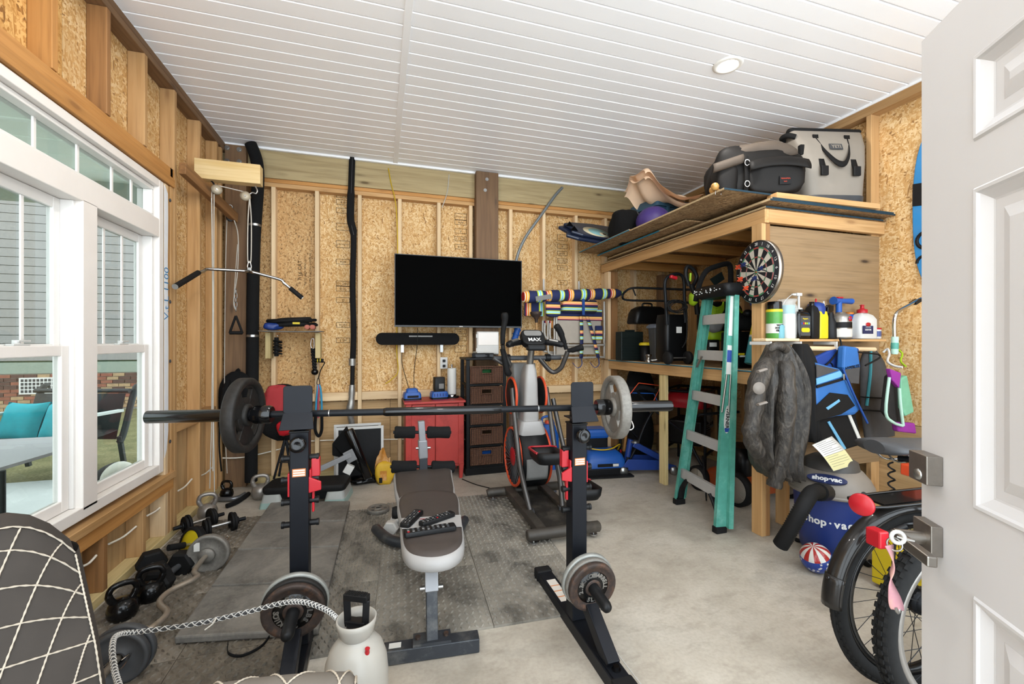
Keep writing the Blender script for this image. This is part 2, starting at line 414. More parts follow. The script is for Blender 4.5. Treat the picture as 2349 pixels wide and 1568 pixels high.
striped('beach_x', BEACH, 0, .26); striped('beach_y', BEACH, 1, .26); striped('beach_z', BEACH, 2, .16)
BOARDMAT = {}
def brd(mb_or, base): return base
def board(name, x0, x1, y0, y1, z0, z1, base, parent=None, bevel=.0025, label=None):
    dx, dy, dz = abs(x1-x0), abs(y1-y0), abs(z1-z0); ax = 'xyz'[[dx,dy,dz].index(max(dx,dy,dz))]
    c = ((x0+x1)/2, (y0+y1)/2, (z0+z1)/2); mb = MB().box((0,0,0), (dx,dy,dz))
    o = obj(name, mb, base+'_'+ax, parent, bevel=bevel, seg=1, label=label)
    o.location = (V(c)-pm(parent).translation) if parent else c
    return o
def beam(name, a, b, w, h, base, parent=None, up=(0,0,1), bevel=.0025):
    a, b = V(a), V(b); x, y, z = frame(b-a, up); L = (b-a).length
    o = obj(name, MB().box((0,0,0), (w,h,L)), base+'_z', parent, bevel=bevel, seg=1)
    m = Matrix((x,y,z)).transposed(); o.rotation_euler = m.to_euler(); o.location = (a+b)/2 - (pm(parent).translation if parent else V((0,0,0)))
    return o
# ---------------------------------------------------------------- the room shell
XL, XR, YB, ZC = -1.38, 3.65, 4.65, 3.21          # stud faces and ceiling
fl = struct('floor', MB().box((0,0,-.05), (5.9,6.2,.1)), 'concrete', at=(1.2,2.0,0))
fl.location = (1.2,2.0,0)
fl.data.transform(Matrix.Identity(4))
# fl mesh was built round the origin: shift back
for v in fl.data.vertices: v.co += V((1.2,2.0,0))
plain('joint_line', '#d9d6cf', .8, 0, .1, 30)
j0, j1 = PZ(1365,1432), PZ(1470,1568); d = (j1-j0).normalized()
obj('control_joint', MB().bar(j0-d*.0+V((0,0,.0006)), j0+d*1.6+V((0,0,.0006)), .004, .0012, (0,0,1)), 'joint_line', fl, world=True)
# ceiling: boards of a white panelled ceiling, each with its own edge
ce = sgroup('ceiling', (0,0,ZC))
struct('backing', MB().bb(-1.5,3.8,-.3,4.75,.02,.04), 'white_panel', ce)
def cplank(L):
    w = .118; prof = [(-w/2+.0015,.02),(-w/2+.0015,.004),(-w/2+.006,0),(w/2-.010,0),(w/2-.006,.006),(w/2-.0015,.007),(w/2-.0015,.02)]
    mb = MB(); n = len(prof)
    vs = [(-L/2,p[0],p[1]) for p in prof]+[(L/2,p[0],p[1]) for p in prof]
    mb.add(vs, [tuple(range(n)), tuple(range(n,2*n))[::-1]]+[(i,n+i,n+(i+1)%n,(i+1)%n) for i in range(n)])
    me = mb.mesh('ceiling_plank'); me.materials.append(MATS['white_panel']); return me
xs = .152; LA, LB = xs-.022+1.47, 3.72-xs-.022
pa, pb = cplank(LA), cplank(LB)
for i in range(40):
    y = 4.60-.118*(i+.5)
    if y < -.2: break
    share('ceiling_plank', pa, ce, (-1.47+LA/2, y, 0)); share('ceiling_plank', pb, ce, (xs+.022+LB/2, y, 0))
obj('joint_strip', MB().bb(xs-.023,xs+.023,-.2,4.62,-.008,.01), 'white_trim', ce, bevel=.003)
for i, (x0,x1,y0,y1) in enumerate(((-1.42,-1.385,-.2,4.63),(3.64,3.68,-.2,4.63),(-1.42,3.68,4.60,4.635))):
    obj('ceiling_trim', MB().bb(x0,x1,y0,y1,-.018,.008), 'white_trim', ce, bevel=.004)
# recessed lights: two in the row the photograph shows, two unseen fill lights added before it
GAIN = 1.0
plain('lamp_ring', '#f2f0ea', .4, 0, 0)
t = NT('lamp_lens'); e = t.n('ShaderNodeEmission'); e.inputs[0].default_value = (1,.96,.88,1); e.inputs[1].default_value = 14; t.l(e.outputs[0], t.t.nodes['Material Output'].inputs[0])
for (x, y, lb) in ((2.228,2.326,'lit round white recessed ceiling light right of the ceiling seam'), (-.13,2.26,'lit recessed ceiling light over the rubber mats'), (2.2,.5,'unseen recessed fill light added near the door'), (-.13,.5,'unseen recessed fill light added above the armchair')):
    th = thing('recessed_light', lb, 'ceiling light', (x,y,ZC-.001), 0, 'recessed ceiling lights')
    obj('trim_ring', MB().lathe([(.062,-.002),(.066,-.009),(.088,-.007),(.095,0)], 40), 'lamp_ring', th)
    obj('lens', MB().lathe([(.0001,-.008),(.03,-.0075),(.055,-.005),(.064,-.001)], 40), 'lamp_lens', th)
    L = bpy.data.lights.new('lamp_light', 'SPOT'); L.energy = LAMP_W*4; L.spot_size = R(177); L.spot_blend = .12; L.shadow_soft_size = .06; L.color = (1,.95,.89)
    lo = bpy.data.objects.new('lamp_light', L); COL.objects.link(lo); lo.parent = th; lo.location = (0,0,-.02)
# ---- back wall
wb = sgroup('wall_back', (0,YB,0))
for x0, x1, m in ((-1.47,-.602,'osb_fine'),(-.598,.604,'osb'),(.608,1.815,'osb'),(1.819,3.03,'osb'),(3.034,3.74,'osb')):
    o = struct('osb_sheet', MB().bb(x0,x1,.089,.101,.745,3.0), m, wb)
for x0, x1 in ((-1.47,.1),(.104,1.9),(1.904,3.74)):
    struct('plywood_sheet', MB().bb(x0,x1,.089,.101,-.0,.741), 'plywood_brown_x', wb)
board('header_beam', -1.47, 3.74, YB-.012, YB+.09, 2.935, ZC+.01, 'treated', wb)
board('top_plate', -1.47, 3.74, YB, YB+.089, 2.897, 2.934, 'pine_gold', wb)
board('top_plate', -1.47, 3.74, YB+.002, YB+.089, 2.855, 2.896, 'pine', wb)
board('bottom_plate', -1.36, 3.74, YB, YB+.089, 0.0, .06, 'treated_pale', wb)
SX = [-.988,-.601,-.2,.197,.606,.955,1.415,1.817,2.227,2.622,3.03,3.44]
for i, x in enumerate(SX): board('stud', x-.019, x+.019, YB, YB+.088, .06, 2.855, 'pine_pale', wb)
for i in range(len(SX)-1):
    board('blocking', SX[i]+.02, SX[i+1]-.02, YB+.004, YB+.088, .762, .842, 'pine_pale', wb)
board('blocking', -1.2, SX[0]-.02, YB+.004, YB+.088, .762, .842, 'pine_pale', wb)
po = board('timber_post', .993, 1.242, YB-.10, YB+.04, 0, ZC-.005, 'dark_post', wb)
def bolts(parent, pts, nrm, r=.014):
    for p in pts:
        obj('bolt_head', MB().tube([V(p), V(p)+V(nrm)*.004], r*1.3, 14).tube([V(p)+V(nrm)*.004, V(p)+V(nrm)*.012], r*.8, 6), 'steel', parent, world=True)
bolts(wb, [PY(1117,411,YB-.10), PY(1113,436,YB-.10)], (0,-1,0))
cp = board('corner_post', -1.375, -1.20, YB-.07, YB+.08, 0, ZC-.02, 'dark_post', wb)
bolts(wb, [PY(521,339,YB-.07), PY(549,343,YB-.07), PY(521,369,YB-.07), PY(549,371,YB-.07)], (0,-1,0), .017)
# printed stamps on the sheets (upside down, as the sheets were nailed)
def stamps(px, rows, W, flip=True):
    for (py, s, size, boxed) in rows:
        p = PY(px, py, YB+.0885); T = face(p, (0,-1,0)) @ (TR((0,0,0),(0,0,PI)) if flip else Matrix())
        text(s, size, 'stamp_ink', wb, T, name='stamp', ext=.0003)
        if boxed:
            w2, h2 = W/2, boxed/2; mb = MB()
            for a, b in (((-w2,-h2),(w2,-h2)),((w2,-h2),(w2,h2)),((w2,h2),(-w2,h2)),((-w2,h2),(-w2,-h2))):
                mb.bar((*a,0), (*b,0), .004, .0006, (0,0,1))
            me = mb.mesh('stamp_frame'); me.transform(pm(wb).inverted() @ T); obj('stamp_frame', me, 'stamp_ink', wb)
for px, sh in ((787,0),(1057,0),(1290,0)):
    W = .13
    ys = {787:(448,464,483,520,560,600,650,662,688,745,780),1057:(497,510,530,548,566,760,776,800),1290:(495,520,545,565,581,598,614,648)}[px]
    words = {787:['DEC 13','816','D','32/16 EXPOSURE 1','SHEATHING SPAN','APA','DEC 13','1018','D','32/16','HS 5'],1057:['RATED SHEATHING','APA','A','DEC 13','1018','16','I-D','7/16 CAT'],1290:['32/16','SIZED FOR SPACING','EXPOSURE 1','A','APA','DEC 13','1018','7/16']}[px]
    stamps(px, [(y, wd, .034 if len(wd) < 8 else .014, (.05 if len(wd) < 8 else .07)) for y, wd in zip(ys, words)], W)
for k, (px, s, size) in enumerate(((688,'7/16 CAT',.05),(700,'RATED SHEATHING 32/16',.026),(712,'SIZED FOR SPACING  EXPOSURE 1',.026))):
    p = PY(px, 620, YB+.0885)
    text(s, size, 'stamp_ink', wb, face(p, (0,-1,0)) @ TR((0,0,0),(0,0,PI/2)), name='stamp', ext=.0003)
plain('block_dark', '#4a3c2c', .9, 0, .1, 6)
struct('light_block', MB().bb(-1.55,3.80,.1015,.116,-.05,ZC+.1), 'block_dark', wb)  # unseen backing added to stop light leaking through the sheet gaps
# ---- left wall with the window
wl = sgroup('wall_left', (XL,0,0))
struct('osb_sheet', MB().bb(-.101,-.089,-.2,2.62,2.44,ZC), 'osb_amber', wl)
struct('osb_sheet', MB().bb(-.101,-.089,2.624,YB+.1,2.44,ZC), 'osb', wl)
struct('osb_sheet', MB().bb(-.101,-.089,3.50,YB+.1,.745,2.438), 'osb', wl)
struct('plywood_sheet', MB().bb(-.101,-.089,-.2,3.498,0,.47), 'plywood_brown_z', wl)
struct('plywood_sheet', MB().bb(-.101,-.089,3.50,YB+.1,0,.741), 'plywood_brown_z', wl)
struct('osb_sheet', MB().bb(-.101,-.089,-.2,1.90,.474,2.438), 'osb', wl)
for y0, y1, z0, z1 in ((-.2,YB+.11,-.05,.485),(-.2,YB+.11,2.425,ZC+.1),(3.435,YB+.11,.485,2.425),(-.2,1.91,.485,2.425)):
    struct('light_block', MB().bb(-.116,-.1015,y0,y1,z0,z1), 'block_dark', wl)  # same added light-blocking backing, in pieces round the window
board('top_plate', XL-.089, XL, -.2, YB, ZC-.045, ZC-.005, 'dark_post', wl)
board('top_plate', XL-.089, XL+.0, -.2, YB, ZC-.085, ZC-.046, 'dark_post', wl)
board('bottom_plate', XL-.089, XL, .2, YB-.07, .0, .05, 'treated_pale', wl)
UY = [1.2,1.6,2.0,2.42,2.815,3.195,3.595,4.035,4.41]
for i, y in enumerate(UY):
    lo = 2.56 if y < 3.5 else .05
    m = 'pine_brown' if y in (2.815,) else ('pine_gold' if y < 2.5 else 'pine')
    board('stud', XL-.088, XL, y-.019, y+.019, lo, ZC-.086, m, wl)
board('stud', XL-.088, XL, 4.50, 4.538, .05, ZC-.086, 'pine', wl)
for y in (1.2,1.6,1.97,2.36,2.565,2.785,3.175): board('cripple_stud', XL-.088, XL, y-.019, y+.019, .05, .335, 'pine_brown' if y in (2.36,2.785) else 'pine', wl)
board('king_stud', XL-.088, XL, 3.515, 3.553, .05, 2.56, 'pine', wl)
board('jack_stud', XL-.088, XL, 3.44, 3.478, .05, 2.42, 'pine_pale', wl)
board('jack_stud', XL-.088, XL, 3.479, 3.514, .05, 2.42, 'pine', wl)
board('window_header', XL-.088, XL+.012, 1.75, 3.555, 2.425, 2.487, 'pine_gold', wl)
board('window_header', XL-.088, XL, 1.75, 3.575, 2.488, 2.555, 'pine_gold', wl)
board('rough_sill', XL-.088, XL+.02, 1.75, 3.553, .418, .462, 'pine', wl)
board('rough_sill', XL-.088, XL+.004, 1.75, 3.553, .338, .416, 'pine_gold', wl)
for y0, y1 in ((3.616,4.014),(4.056,4.39)):
    board('blocking', XL-.088, XL-.004, y0, y1, .71, .79, 'pine', wl)
plain('cable_white', '#e4ded0', .5, 0, .05, 20)
for a, b in (((185,1300),(222,1272)),((250,1247),(312,1207)),((338,1182),(378,1152)),((409,1125),(440,1098)),((457,1092),(486,1072))):
    p, q = PX(*a, XL-.035), PX(*b, XL-.03); mid = (p+q)/2-V((0,0,.012))
    obj('wall_cable', MB().tube(spline([p,mid,q],6), .006, 8), 'cable_white', wl, world=True)
p = PY(700,1012,YB+.05); q = PY(915,1007,YB+.05)
obj('wall_cable', MB().tube(spline([PX(505,1050,XL-.02),PY(560,1048,YB-.08),PY(640,1030,YB+.03),p,q,PY(1300,1006,YB+.05)],8), .006, 8), 'cable_white', wb, world=True)
# ---- window: one mulled double unit with a transom
wi = sgroup('window_1', (XL,2.67,.49))
def wbx(name, y0, y1, z0, z1, x0, x1, m='vinyl_white', par=None, bev=.004):
    return obj(name, MB().bb(x0,x1,y0,y1,z0,z1), m, par or wi, world=True, bevel=bev)
XI = XL-.004; XO = XL-.115
wbx('window_frame', 3.372, 3.43, .49, 2.42, XO, XI); wbx('window_frame', 1.915, 1.973, .49, 2.42, XO, XI)
wbx('mullion', 2.615, 2.728, .53, 2.05, XO, XI)
wbx('window_frame', 1.974, 3.371, 2.372, 2.42, XO, XI); wbx('window_frame', 1.974, 3.371, 2.04, 2.16, XO, XI); wbx('window_frame', 1.974, 3.371, .49, .548, XO, XI)
for y in (1.98,2.60,2.735,3.345):      # inner stops that step back to the glass
    wbx('window_stop', y, y+.022, .549, 2.039, XO, XI-.03, 'vinyl_lite')
for z in (2.162,2.345): wbx('transom_sash', 1.975, 3.37, z, z+.025, XO, XI-.03, 'vinyl_lite')
wbx('transom_sash', 3.345, 3.37, 2.188, 2.344, XO, XI-.03, 'vinyl_lite'); wbx('transom_sash', 1.975, 2.0, 2.188, 2.344, XO, XI-.03, 'vinyl_lite')
obj('pane', MB().bb(XL-.086,XL-.082,2.0,3.345,2.187,2.345), 'glass_win', wi, world=True)
for px in (76,176,255,300):
    y = PX(px, 430, XL-.078).y; wbx('muntin', y-.009, y+.009, 2.187, 2.345, XL-.081, XL-.072, 'vinyl_lite', bev=.002)
for (y0, y1) in ((2.003,2.599),(2.758,3.344)):
    sx0, sx1 = XL-.112, XL-.084            # upper sash
    for a, b, c, d in ((y0,y0+.045,1.30,2.038),(y1-.045,y1,1.30,2.038),(y0+.045,y1-.045,1.985,2.038),(y0+.045,y1-.045,1.30,1.345)):
        wbx('upper_sash', a, b, c, d, sx0, sx1, 'vinyl_lite')
    obj('pane', MB().bb(XL-.100,XL-.096,y0+.045,y1-.045,1.345,1.985), 'glass_win', wi, world=True)
    for fr in (.30,.655):
        y = y0+.045+(y1-y0-.09)*fr; wbx('muntin', y-.009, y+.009, 1.345, 1.985, XL-.095, XL-.088, 'vinyl_lite', bev=.002)
    sx0, sx1 = XL-.082, XL-.05            # lower sash
    for a, b, c, d in ((y0,y0+.05,.55,1.338),(y1-.05,y1,.55,1.338),(y0+.05,y1-.05,.55,.605),(y0+.05,y1-.05,1.288,1.338)):
        wbx('lower_sash', a, b, c, d, sx0, sx1, 'vinyl_white')
    obj('pane', MB().bb(XL-.068,XL-.064,y0+.05,y1-.05,.605,1.288), 'glass_win', wi, world=True)
    ym = (y0+y1)/2+.02
    lk = obj('sash_lock', MB().bb(XL-.08,XL-.052,ym-.045,ym+.045,1.338,1.346).tube([(XL-.066,ym-.01,1.346),(XL-.066,ym-.01,1.362)],.013,12).bb(XL-.075,XL-.05,ym-.02,ym+.045,1.354,1.362), 'white_plastic', wi, world=True, bevel=.002)
plain('wrap_white', '#dfe3e8', .5, 0, .05, 6); plain('wrap_blue', '#3f7fae', .6, 0, 0)
fx = XL+.0015
poly = [(3.425,2.405),(3.47,2.36),(3.475,2.2),(3.468,1.9),(3.478,1.3),(3.476,.75),(3.455,.63),(3.425,.58)]
fp = obj('flashing_tape', MB().add([(fx,y,z) for y,z in poly]+[(fx+.002,y,z) for y,z in poly], [tuple(range(8)), tuple(range(8,16))[::-1]]+[(i,8+i,8+(i+1)%8,(i+1)%8) for i in range(8)]), 'wrap_white', wi, world=True)
text('V.t L 1100', .085, 'wrap_blue', wi, face((fx+.0022,3.452,1.68),(1,0,0)) @ TR((0,0,0),(0,0,PI/2)), name='tape_lettering', ext=.0003)
for py in (459,692,828,1012): 
    p = PX(390,py,fx+.002); obj('cap_nail', MB().tube([p,p+V((.003,0,0))],.012,14).ball(p+V((.003,0,0)),.005,8,6), 'gray_dark', wi, world=True)
# ---- right wall
wr = sgroup('wall_right', (XR,0,0))
for y0, y1 in ((-.2,1.2),(1.204,2.40),(2.404,3.62),(3.624,YB+.1)):
    struct('osb_sheet', MB().bb(.089,.101,y0,y1,.745,ZC), 'osb', wr); struct('plywood_sheet', MB().bb(.089,.101,y0,y1,0,.741), 'plywood_brown_y', wr)
struct('light_block', MB().bb(.1015,.116,-.2,YB+.12,-.05,ZC+.1), 'block_dark', wr)  # unseen backing added against light leaks on this wall too
board('top_plate', XR, XR+.089, -.2, YB, ZC-.085, ZC-.01, 'pine', wr); board('bottom_plate', XR, XR+.089, -.2, YB, 0, .05, 'treated_pale', wr)
for y in (.77,1.18,1.58,1.99,2.39,2.80,3.2,3.61,4.02,4.42):
    if y > 2.3 or y < 1.0: board('stud', XR, XR+.088, y-.019, y+.019, .05, ZC-.086, 'pine', wr)
# ---------------------------------------------------------------- outside: patio, lawn and the neighbouring house
t = NT('lawn').pr(.95); n1 = t.n('ShaderNodeTexNoise', i_Scale=3.0, i_Detail=8.0); t.l(t.coord((1,1,1),(0,0,0),False), n1.inputs['Vector'])
n2 = t.n('ShaderNodeTexNoise', i_Scale=45.0, i_Detail=4.0); t.l(t.coord((1,1,1),(0,0,0),False), n2.inputs['Vector'])
c = t.ramp(n1.outputs[0], [(.35,'#64613a'),(.6,'#827a52')]); c = t.mix(t.ramp(n2.outputs[0],[(.4,(0,0,0,1)),(.7,(.8,.8,.8,1))]), c, '#40451f'); t.col(c)
plain('lap_shadow', '#4a5a42', .8, 0, .05, 4); plain('siding', '#918d8a', .6, 0, .03, 2); plain('soffit', '#e3ebe0', .6, 0, .03, 2); plain('siding_trim', '#8a9487', .6, 0, .03, 2); plain('porch_white', '#c3cac4', .6, 0, .03, 2); plain('mortar', '#b3aca0', .9, 0, .1, 12)
plain('brick_red', '#8f5a48', .85, 0, .2, 14, .2); plain('brick_brown', '#5d443c', .85, 0, .2, 14, .2); plain('brick_tan', '#a98d6c', .85, 0, .2, 14, .2)
plain('slab', '#c3c6c2', .8, 0, .06, 4); plain('sling', '#3b3e3c', .9, 0, .2, 60); plain('turquoise', '#1f9aa6', .85, 0, .12, 10); plain('patio_dark', '#353836', .6, 0, .1, 10)
struct('ground', MB().bb(-22,-1.6,-4,16,-.2,-.1), 'lawn', at=(-8,6,-.1)).location = (-8,6,-.1)
struct('patio_slab', MB().bb(-5.4,-1.6,-2,5.6,-.12,-.06), 'slab', at=(-3,3,-.1))
YN = 11.4
ho = thing('neighbouring_house', 'grey lap-sided house on a brick base seen through the window', 'house', (-8,YN,-.1))
x0, x1 = -15.0, -3.0
sm = MB().box((0,0,0), (x1-x0,.018,.166)); me = sm.mesh('siding_board'); me.materials.append(MATS['siding'])
obj('wall', MB().bb(x0,x1,YN+.03,YN+.2,-.1,8.5), 'lap_shadow', ho, world=True)  # darker wall left showing between boards, painting the lap shadows
for i in range(40):
    o = share('siding_board', me, ho, ((x0+x1)/2+8, .0, 1.05+.1+i*.178), (R(3),0,0))
obj('skirt_board', MB().bb(x0,x1,YN-.03,YN+.03,.70,.93), 'siding_trim', ho, world=True, bevel=.004)
obj('mortar', MB().bb(x0,x1,YN-.0,YN+.03,-.1,.70), 'mortar', ho, world=True)
bms = []
for m in ('brick_red','brick_brown','brick_tan'):
    b = MB().box((0,0,0), (.2,.05,.062)).mesh('brick'); b.materials.append(MATS[m]); bms.append(b)
rnd = random.Random(3)
for r in range(10):
    for i in range(27):
        x = -8.9+i*.212+(.106 if r % 2 else 0)
        k = rnd.choice((0,1,1,0,2)) if r > 1 else 2
        share('brick', bms[k], ho, (x+8, -.01, .1+.035+r*.075-.08+.02))
v = obj('foundation_vent', MB().bb(-7.06,-6.45,YN-.05,YN-.04,.28,.62), 'vinyl_lite', ho, world=True)
mb = MB()
for i in range(9):
    for j in range(4): mb.bb(-7.03+i*.063,-6.985+i*.063,YN-.053,YN-.049,.31+j*.075,.365+j*.075)
obj('vent_opening', mb, 'gray_dark', v, world=True)
# round louvred gable vent
gp = PY(250,425,YN)
gv = obj('gable_vent', MB().lathe([(.55,0),(.55,.05),(.5,.06),(.45,.05),(.45,0)], 28, AX((gp.x,YN-.02,gp.z),(0,-1,0))), 'vinyl_lite', ho, world=True)
mb = MB()
for i in range(8):
    z = -.38+i*.108; hw = math.sqrt(max(.01,.45**2-z*z)); mb.box((gp.x,YN-.05,gp.z+z),(2*hw,.05,.07),(R(30),0,0))
obj('louvre', mb, 'siding', gv, world=True)
# patio cover over the window side
pc = thing('patio_cover', 'pale green board patio cover outside the transom', 'patio cover', (-3,3,2.6))
for i in range(12): obj('soffit_board', MB().bb(-4.6,-1.62,1.2+i*.3,1.49+i*.3,2.80,2.83), 'soffit', pc, world=True, bevel=.006)
obj('fascia', MB().bb(-4.65,-4.55,1.1,4.8,2.52,2.80), 'porch_white', pc, world=True, bevel=.01)
obj('fascia', MB().bb(-4.55,-1.62,4.78,4.86,2.58,2.84), 'siding_trim', pc, world=True, bevel=.01)
solo('patio_cabinet', MB().bb(-5.3,-3.72,3.95,4.5,-.06,1.26), 'porch_white', 'tall white storage box behind the patio table', 'storage box', (-4.4,4.2,-.06), bevel=.02)
# two-seat sling chair
D = 5.0
a = PD(88,885,D); b = PD(303,885,D)
ls = thing('patio_loveseat', 'dark sling two-seat patio chair on the far side of the patio', 'patio chair', ((a.x+b.x)/2,(a.y+b.y)/2,-.06))
up = V((0,0,1)); ax = (b-a).normalized(); bk = V((ax.y,-ax.x,0))   # bk points to camera
if bk.y > 0: bk = -bk
z0 = -.06
for e in (a, b):
    f0 = V((e.x,e.y,0))+bk*.05
    pts = [e-bk*.10+up*.0, e-bk*.03-up*.06, e+bk*.1-up*.5, e+bk*.16-up*.62]
    obj('back_post', MB().tube(spline(pts,5), .032, 8), 'patio_dark', ls, world=True)
    obj('leg', MB().bar(V((e.x,e.y,z0))+bk*.1, e+bk*.16-up*.55, .04, .04), 'patio_dark', ls, world=True)
    obj('leg', MB().bar(V((e.x,e.y,z0))+bk*.72, V((e.x,e.y,.56))+bk*.72, .04, .04), 'patio_dark', ls, world=True)
    obj('armrest', MB().bar(V((e.x,e.y,.58))+bk*.14, V((e.x,e.y,.58))+bk*.8, .07, .03), 'porch_white', ls, world=True, bevel=.005)
obj('top_rail', MB().cyl(a-up*.05+bk*.03, b-up*.05+bk*.03, .025, 8), 'patio_dark', ls, world=True)
obj('back_sling', MB().grid(lambda u,v: a.lerp(b,.03+.94*u)+bk*(.05+.12*v)-up*(.08+.5*v), 2, 4), 'sling', ls, world=True, solid=.01)
obj('seat_sling', MB().grid(lambda u,v: V((a.x,a.y,.36)).lerp(V((b.x,b.y,.36)),.03+.94*u)+bk*(.15+.6*v)-up*.03*math.sin(v*PI), 2, 4), 'sling', ls, world=True, solid=.01)
def pillow(w, h, t):
    def fn(u, v, s):
        x = (u-.5); y = (v-.5); k = max(0,(1-(2*x)**4))*max(0,(1-(2*y)**4))
        return (x*w*(1-.1*(1-(2*y)**2)), y*h*(1-.1*(1-(2*x)**2)), s*t/2*k**.5)
    return fn
for q, lb in ((.2,'turquoise throw pillow at the left of the sling loveseat'),(.62,'turquoise throw pillow at the right of the sling loveseat')):
    fn = pillow(.46,.46,.16); c = a.lerp(b,q)+bk*.36-up*.36
    T = AX(c, bk*1+up*.35)
    solo('throw_pillow', MB().grid(lambda u,v: fn(u,v,1), 10,10,T).grid(lambda u,v: fn(v,u,-1),10,10,T), 'turquoise', lb, 'pillow', c-up*.2, 'turquoise patio pillows')
# glass-topped table and striped cushion chair, close to the window
tp = PX(128,1001,-2.35)
tb = thing('patio_table', 'pale grey patio table top close to the window', 'table', (-2.75,2.75,-.06))
plain('table_top', '#c9c8cb', .25, 0, .03, 3)
TZ = .60
poly = [PZ(-60,1010,TZ), PZ(140,1000,TZ), PZ(136,1032,TZ), PZ(0,1072,TZ), PZ(-80,1085,TZ)]
obj('table_top', MB().prism([(p.x,p.y) for p in poly][::-1], .02, None, TZ-.02), 'table_top', tb, world=True)
for p in (poly[1],poly[3],poly[0]): obj('leg', MB().cyl((p.x,p.y,-.06),(p.x,p.y,TZ-.02),.025,10), 'patio_dark', tb, world=True)
striped('cushion_stripe', [(0,'#e9e6d8'),(.5,'#26282a')], 0, .30)
ch = thing('patio_chair', 'dark patio chair with a black and white striped seat cushion', 'patio chair', (-1.95,2.2,-.06))
obj('seat_frame', MB().bar((-2.5,2.60,.20),(-1.75,2.75,.20),.05,.05).bar((-2.5,2.60,.20),(-2.4,2.0,.20),.05,.05), 'patio_dark', ch, world=True)
for p in ((-2.5,2.6),(-1.75,2.75),(-2.45,2.05),(-1.7,2.1)): obj('leg', MB().bar((*p,-.06),(*p,.2),.045,.045), 'patio_dark', ch, world=True)
cu = obj('seat_cushion', MB().loft([[V((-2.55+.85*i/8, 2.36+.17*i/8+.30*math.cos(q), .31+.075*math.sin(q)*(1 if i not in(0,8) else .5))) for q in [2*PI*j/16 for j in range(16)]] for i in range(9)]), 'cushion_stripe', ch, world=True)
pl = PX(262,1085,-2.1); fn = pillow(.34,.34,.18)
solo('patio_cushion', MB().ball((pl.x,pl.y,pl.z),(.10,.20,.085),14,10), 'cushion_stripe', 'small striped cushion on the patio just outside the right sash', 'cushion', (pl.x,pl.y,pl.z-.1))
GAIN = .66
# ---------------------------------------------------------------- storage loft along the right wall
LX = 2.55; LY = 2.33
lo = thing('storage_loft', 'raw timber storage loft with plank shelf along the right wall', 'shelving', (3.1,3.5,0))
plain('edge_blue', '#2f8fae', .7, 0, .15, 20); plain('edge_navy', '#173a4a', .7, 0, .2, 20)
board('front_beam', LX, LX+.038, LY, 4.64, 2.183, 2.28, 'pine', lo)
board('end_beam', LX+.039, 3.735, LY, LY+.038, 2.187, 2.28, 'pine', lo)
for y in (2.85,3.35,3.85,4.35): board('rafter', LX+.039, 3.64, y-.019, y+.019, 2.19, 2.28, 'pine_gold', lo)
board('ledger', 3.60, 3.638, LY+.056, 4.6, 2.0, 2.09, 'pine', lo)
def sheet(name, x0, x1, y0, y1, z0, z1): return obj(name, MB().bb(x0,x1,y0,y1,z0,z1), 'osb_dark', lo, world=True)
def edge(o, x0, x1, y0, y1, z0, z1, m): obj('painted_edge', MB().bb(x0,x1,y0,y1,z0,z1), m, o, world=True)
plain('osb_edge', '#d3b78c', .8, 0, .15, 60)
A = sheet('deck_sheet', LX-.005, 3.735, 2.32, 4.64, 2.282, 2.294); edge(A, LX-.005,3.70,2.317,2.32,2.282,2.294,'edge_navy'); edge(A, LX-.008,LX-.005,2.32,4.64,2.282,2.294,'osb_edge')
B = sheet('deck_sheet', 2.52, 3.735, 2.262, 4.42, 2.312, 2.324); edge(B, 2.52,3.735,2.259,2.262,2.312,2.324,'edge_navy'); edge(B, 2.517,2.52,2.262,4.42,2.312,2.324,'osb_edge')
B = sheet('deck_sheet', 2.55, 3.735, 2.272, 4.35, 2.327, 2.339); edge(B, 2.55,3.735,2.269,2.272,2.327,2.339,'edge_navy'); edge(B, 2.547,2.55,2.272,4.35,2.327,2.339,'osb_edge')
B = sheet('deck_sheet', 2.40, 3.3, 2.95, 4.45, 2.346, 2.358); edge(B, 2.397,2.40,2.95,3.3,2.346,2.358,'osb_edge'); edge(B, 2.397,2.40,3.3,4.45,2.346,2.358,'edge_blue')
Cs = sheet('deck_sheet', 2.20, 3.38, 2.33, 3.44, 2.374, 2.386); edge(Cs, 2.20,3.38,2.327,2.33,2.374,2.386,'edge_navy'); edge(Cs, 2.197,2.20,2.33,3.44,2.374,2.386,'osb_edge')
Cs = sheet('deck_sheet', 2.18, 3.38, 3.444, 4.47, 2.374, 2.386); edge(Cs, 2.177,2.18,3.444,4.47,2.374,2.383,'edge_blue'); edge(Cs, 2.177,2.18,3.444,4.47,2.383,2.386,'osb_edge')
DECK = 2.387
board('corner_post', LX-.015, LX+.022, LY+.012, LY+.10, 0, 2.182, 'pine', lo); board('corner_post', LX+.023, LX+.06, LY+.012, LY+.10, 0, 2.182, 'pine_brown', lo)  # browner second half paints the darker, less lit face into the colour
board('middle_post', LX+.02, LX+.058, 3.45, 3.54, 0, 1.156, 'treated_pale', lo)
board('far_post', LX+.01, LX+.048, 4.49, 4.58, 0, 2.182, 'pine_pale', lo); board('far_post', LX+.05, LX+.12, 4.46, 4.58, 0, 2.182, 'pine_brown', lo)
board('rear_post', 3.55, 3.588, 3.4, 3.49, 0, 2.0, 'dark_post', lo); board('rear_post', 3.3, 3.42, 4.5, 4.6, 0, 2.182, 'dark_post', lo)
board('shelf_beam', LX+.0, LX+.038, 2.44, 4.46, 1.045, 1.137, 'pine', lo)
for y in (2.7,3.2,3.7,4.2): board('shelf_joist', LX+.04, 3.64, y-.019, y+.019, 1.05, 1.137, 'pine_gold', lo)
